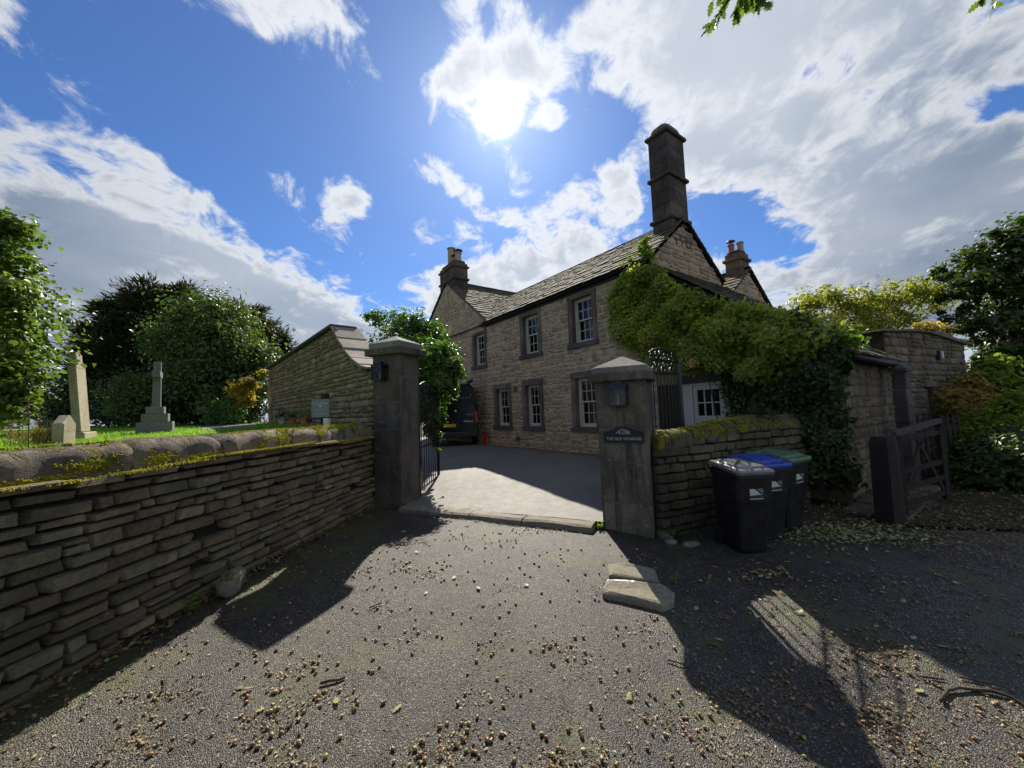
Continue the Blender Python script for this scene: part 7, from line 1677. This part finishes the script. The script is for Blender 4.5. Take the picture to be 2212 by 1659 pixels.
# fallen oak leaves one by one
FL = []
for i in range(5):
    me = OAKL[i].copy(); me.name = 'fallen_leaf'; me.materials.clear(); me.materials.append(M_DLEAF); FL.append(me)
FLB = []
for i in range(4):
    me = OAKL[i].copy(); me.name = 'fallen_leaf'; me.materials.clear(); me.materials.append(M_BLEAF); FLB.append(me)
z4 = lambda x, y: ((600 + x * .8137) / 1.8083, (2000 + y * .8137) / 1.8083); z5_ = lambda x, y: ((2200 + x * .8137) / 1.8083, (2100 + y * .8137) / 1.8083)
leaves = [(z4(*p), 'on the sunlit lane') for p in ((480, 850), (490, 970), (1190, 930), (1270, 200), (1380, 268), (1445, 313), (1310, 388), (1800, 360), (1555, 365), (875, 905), (1240, 268), (430, 850))]
leaves += [(z4(*p), 'in the tall pillar shadow') for p in ((690, 485), (940, 100), (1190, 95), (610, 380), (830, 90))] + [(z4(*p), 'along the foot of the dry stone wall') for p in ((660, 160), (655, 200), (600, 240), (480, 305), (310, 325), (720, 120), (500, 265))]
leaves += [(z5_(*p), 'in the shadow of the plaque pillar') for p in ((735, 520), (1170, 805), (640, 335), (830, 367), (435, 400), (770, 500))] + [(z5_(*p), 'in the shade near the bins') for p in ((1330, 175), (840, 180), (1120, 182), (920, 118), (715, 140), (670, 215), (1190, 105), (960, 160), (1000, 178), (1050, 165), (1080, 185), (905, 165), (880, 190), (940, 195))]
leaves += [(z5_(*p), 'at the sunlit right side of the lane') for p in ((1510, 425), (1690, 480), (1840, 530), (1730, 740), (1130, 368), (320, 790))] + [(z5_(*p), 'in the shade at the right edge') for p in ((1640, 300), (1890, 228), (2190, 460), (2060, 147), (1480, 110), (1780, 180))]
rr = random.Random(8)
for _ in range(70): leaves.append(((rr.gauss(1800, 85), rr.gauss(1146, 17)), 'in the drift by the dark gatepost'))
for _ in range(26): leaves.append(((rr.uniform(1560, 1710), rr.gauss(1236, 9)), 'in the drift below the bins'))
for _ in range(24): leaves.append(((rr.uniform(560, 800), 0), 'along the foot of the dry stone wall'))
for (px, py), wh in leaves:
    if py == 0: t_ = rr.uniform(3.0, 6.9); p = WA + WD * t_ + WN * rr.uniform(.04, .25); x, y = p[0], p[1]
    else: p = onlane(px, py); x, y = p[0], p[1]
    brown = rr.random() < (.15 if 'sunlit' in wh else .45); k = rr.uniform(.055, .085); z = float(lane_z(x, y)) + (.012 if x < 5.2 else .045)
    o = link('fallen_leaf', rr.choice(FLB if brown else FL), None, None, (x, y, z)); o.scale = (k, k, k * rr.uniform(.5, 1.6)); o.rotation_euler = (rr.gauss(0, .16) + (math.pi if rr.random() < .4 else 0), rr.gauss(0, .16), rr.uniform(0, 6.28))
    if abs(o.rotation_euler[0]) > 2: o.location.z += .004
    fl = abs(o.rotation_euler[0]) > 2; tag(o, '%s %s oak leaf %s%s' % ('large' if k > .074 else ('small' if k < .064 else 'middling'), 'brown' if brown else 'pale green', 'face down ' if fl else '', wh), 'leaf', 'fallen oak leaves')
# leaf mould drifts
def litter(name, pts_fn, n, size, mat, seed):
    rs = np.random.RandomState(seed); P = np.array([pts_fn(rs) for _ in range(n)]); nr = np.stack([rs.normal(size=n) * .35, rs.normal(size=n) * .35, np.ones(n)], 1); nr /= np.linalg.norm(nr, axis=1, keepdims=True)
    V, F, k = leaf_geo(P, nr, size, .55, rs, None, .2, 6); me = npmesh(name, V, F, np.repeat(rs.rand(n), k), mat); o = bpy.data.objects.new(name, me); COL.objects.link(o); tag(o, kind='stuff')
def foot(rs): t = rs.uniform(1.0, 7.2); p = WA + WD * t + WN * abs(rs.normal(0, .09)); return (p[0], p[1], float(lane_z(p[0], p[1])) + .012 + rs.uniform(0, .02))
litter('leaf_mould', foot, 1500, .045, M_BLEAF, 31)
def edge(rs): p = onz(rs.normal(1840, 110), rs.normal(1148, 16), -.06); return (p[0], p[1], float(lane_z(p[0], p[1])) + .035)
litter('leaf_drift', edge, 900, .05, M_DLEAF, 32)
def edge2(rs):
    while True:
        p = onz(rs.uniform(1620, 2212), 1090 + abs(rs.normal(0, 75)), -.06)
        if p[1] > 1.5 and not (p[0] < 4.6 and p[1] > 4.2): return (p[0], p[1], float(lane_z(p[0], p[1])) + (.03 if p[0] > 5 else .012))
litter('leaf_scatter', edge2, 3000, .035, M_BLEAF, 33)
def thr_(rs): p = np.array([GATE_A[0], GATE_A[1], 0]) + GX * rs.uniform(.1, 3.3) - GI * (.26 + abs(rs.normal(0, .06))); return (p[0], p[1], float(lane_z(p[0], p[1])) + .012)
litter('threshold_litter', thr_, 420, .025, M_BLEAF, 34)
def hfoot(rs): p = H(rs.uniform(-.5, 8), -.1 - abs(rs.normal(0, .25)), 0); return (p[0], p[1], float(drive_z(p[0], p[1])) + .012)
litter('drive_litter', hfoot, 260, .04, M_BLEAF, 35)
# moss and grass at the verge
rs = np.random.RandomState(95); Q = np.array(VERGE); X = rs.uniform(4.8, 11, 40000); Y = rs.uniform(3.0, 9, 40000); k = poly_in(X, Y, Q); X, Y = X[k][:2200], Y[k][:2200]
Pg = np.stack([X, Y, np.array([float(lane_z(x, y)) + .05 for x, y in zip(X, Y)])], 1); ax = np.stack([rs.normal(size=len(X)) * .6, rs.normal(size=len(X)) * .6, np.ones(len(X))], 1); nr = np.cross(ax, rs.normal(size=ax.shape)); nr /= np.linalg.norm(nr, axis=1, keepdims=True)
V, F, kk = leaf_geo(Pg, nr, .07, .12, rs, ax, .1, 4); me = npmesh('verge_grass', V, F, np.repeat(rs.rand(len(X)), kk), L_IVY); o = bpy.data.objects.new('verge_grass', me); COL.objects.link(o); tag(o, kind='stuff')
# twigs
def twig(label, pts, r, mat=M_BARK):
    P = []
    for (px, py) in pts: p = onlane(px, py); P.append(np.array([p[0], p[1], float(lane_z(p[0], p[1])) + r * 1.2 + random.uniform(0, .012)]))
    b = MB(); b.tube(P, [r * random.uniform(.8, 1.25) for _ in P], 6); o = b.build('twig', mat, None, smooth=True); tag(o, label, 'twig', 'fallen twigs on the lane')
twig('long curved dark stick at the right edge of the lane', [z5_(*p) for p in ((1815, 800), (1822, 775), (1850, 745), (1900, 735), (1970, 738), (2060, 750), (2150, 775), (2200, 805), (2260, 850))], .010)
twig('straight pale stick above the curved stick', [z5_(*p) for p in ((1715, 678), (1780, 682), (1835, 690))], .006)
twig('thin pale stick at the right edge above the curved one', [z5_(*p) for p in ((1905, 678), (1980, 695), (2070, 715))], .006)
twig('short lichened stick in the middle of the lane', [z4(*p) for p in ((800, 835), (850, 822), (890, 815), (920, 800))], .008)
twig('bent twig below the lichened stick', [z4(*p) for p in ((680, 975), (668, 1010), (650, 1040), (632, 1055))], .006)
twig('crooked twig among acorns at the left of the lane', [z4(*p) for p in ((50, 800), (58, 830), (45, 860), (30, 880))], .006)
twig('thin twig across the far sunlit lane', [z4(*p) for p in ((1035, 470), (1065, 455), (1095, 445))], .005)
twig('short twig at the edge of the plaque pillar shadow', [z5_(*p) for p in ((500, 595), (550, 610), (595, 622))], .005)
p = onz(*z5_(1270, 126), -.1); b = MB(); b.frame((p[0], p[1], -.085), (.9, .3, 0), (-.3, .9, 0), ZU, (-.03, -.012, 0), (.03, .012, .003)); o = b.build('wrapper', plain_mat('pink_foil', (.55, .16, .36), .35, .5), None); tag(o, 'small pink wrapper lying in the shade below the bins', 'wrapper')

def vl(rs):
    while True:
        x, y = rs.uniform(4.8, 12), rs.uniform(3.2, 9.5)
        if poly_in(np.array([x]), np.array([y]), np.array(VERGE))[0]: return (x, y, float(lane_z(x, y)) + .05 + .05 * math.sin(x * 2.1) * math.sin(y * 1.7) * float(ss(5.2, 6.5, y)))
litter('verge_leaves', vl, 2600, .055, M_BLEAF, 36)
def clus(rs):
    while True:
        c = clusters[rs.randint(len(clusters))]; x, y = c[0] + rs.normal(0, .10), c[1] + rs.normal(0, .07)
        if ok_spot(x, y): return (x, y, float(lane_z(x, y)) + .006)
litter('brown_flakes', clus, 4200, .020, M_BLEAF, 37)

def wallside(rs): t = rs.uniform(.8, 6.8); p = WA + WD * t + WN * (.1 + abs(rs.normal(0, .35))); return (p[0], p[1], float(lane_z(p[0], p[1])) + .008)
litter('wall_side_litter', wallside, 1100, .026, M_BLEAF, 38)
def rightside(rs): p = onlane(rs.uniform(1500, 2212), rs.uniform(1230, 1659)); return (p[0], p[1], float(lane_z(p[0], p[1])) + .008)
litter('lane_litter', rightside, 1000, .022, M_BLEAF, 39)

def pathl(rs): p = np.array([5.15, 6.2, 0]) + HM * rs.uniform(-.2, 2.9) - HU * rs.uniform(-.3, .9); return (p[0], p[1], .05 + float((p - np.array([5.15, 6.2, 0])) @ HM) * .03 - .06)
litter('path_litter', pathl, 700, .045, M_BLEAF, 40)
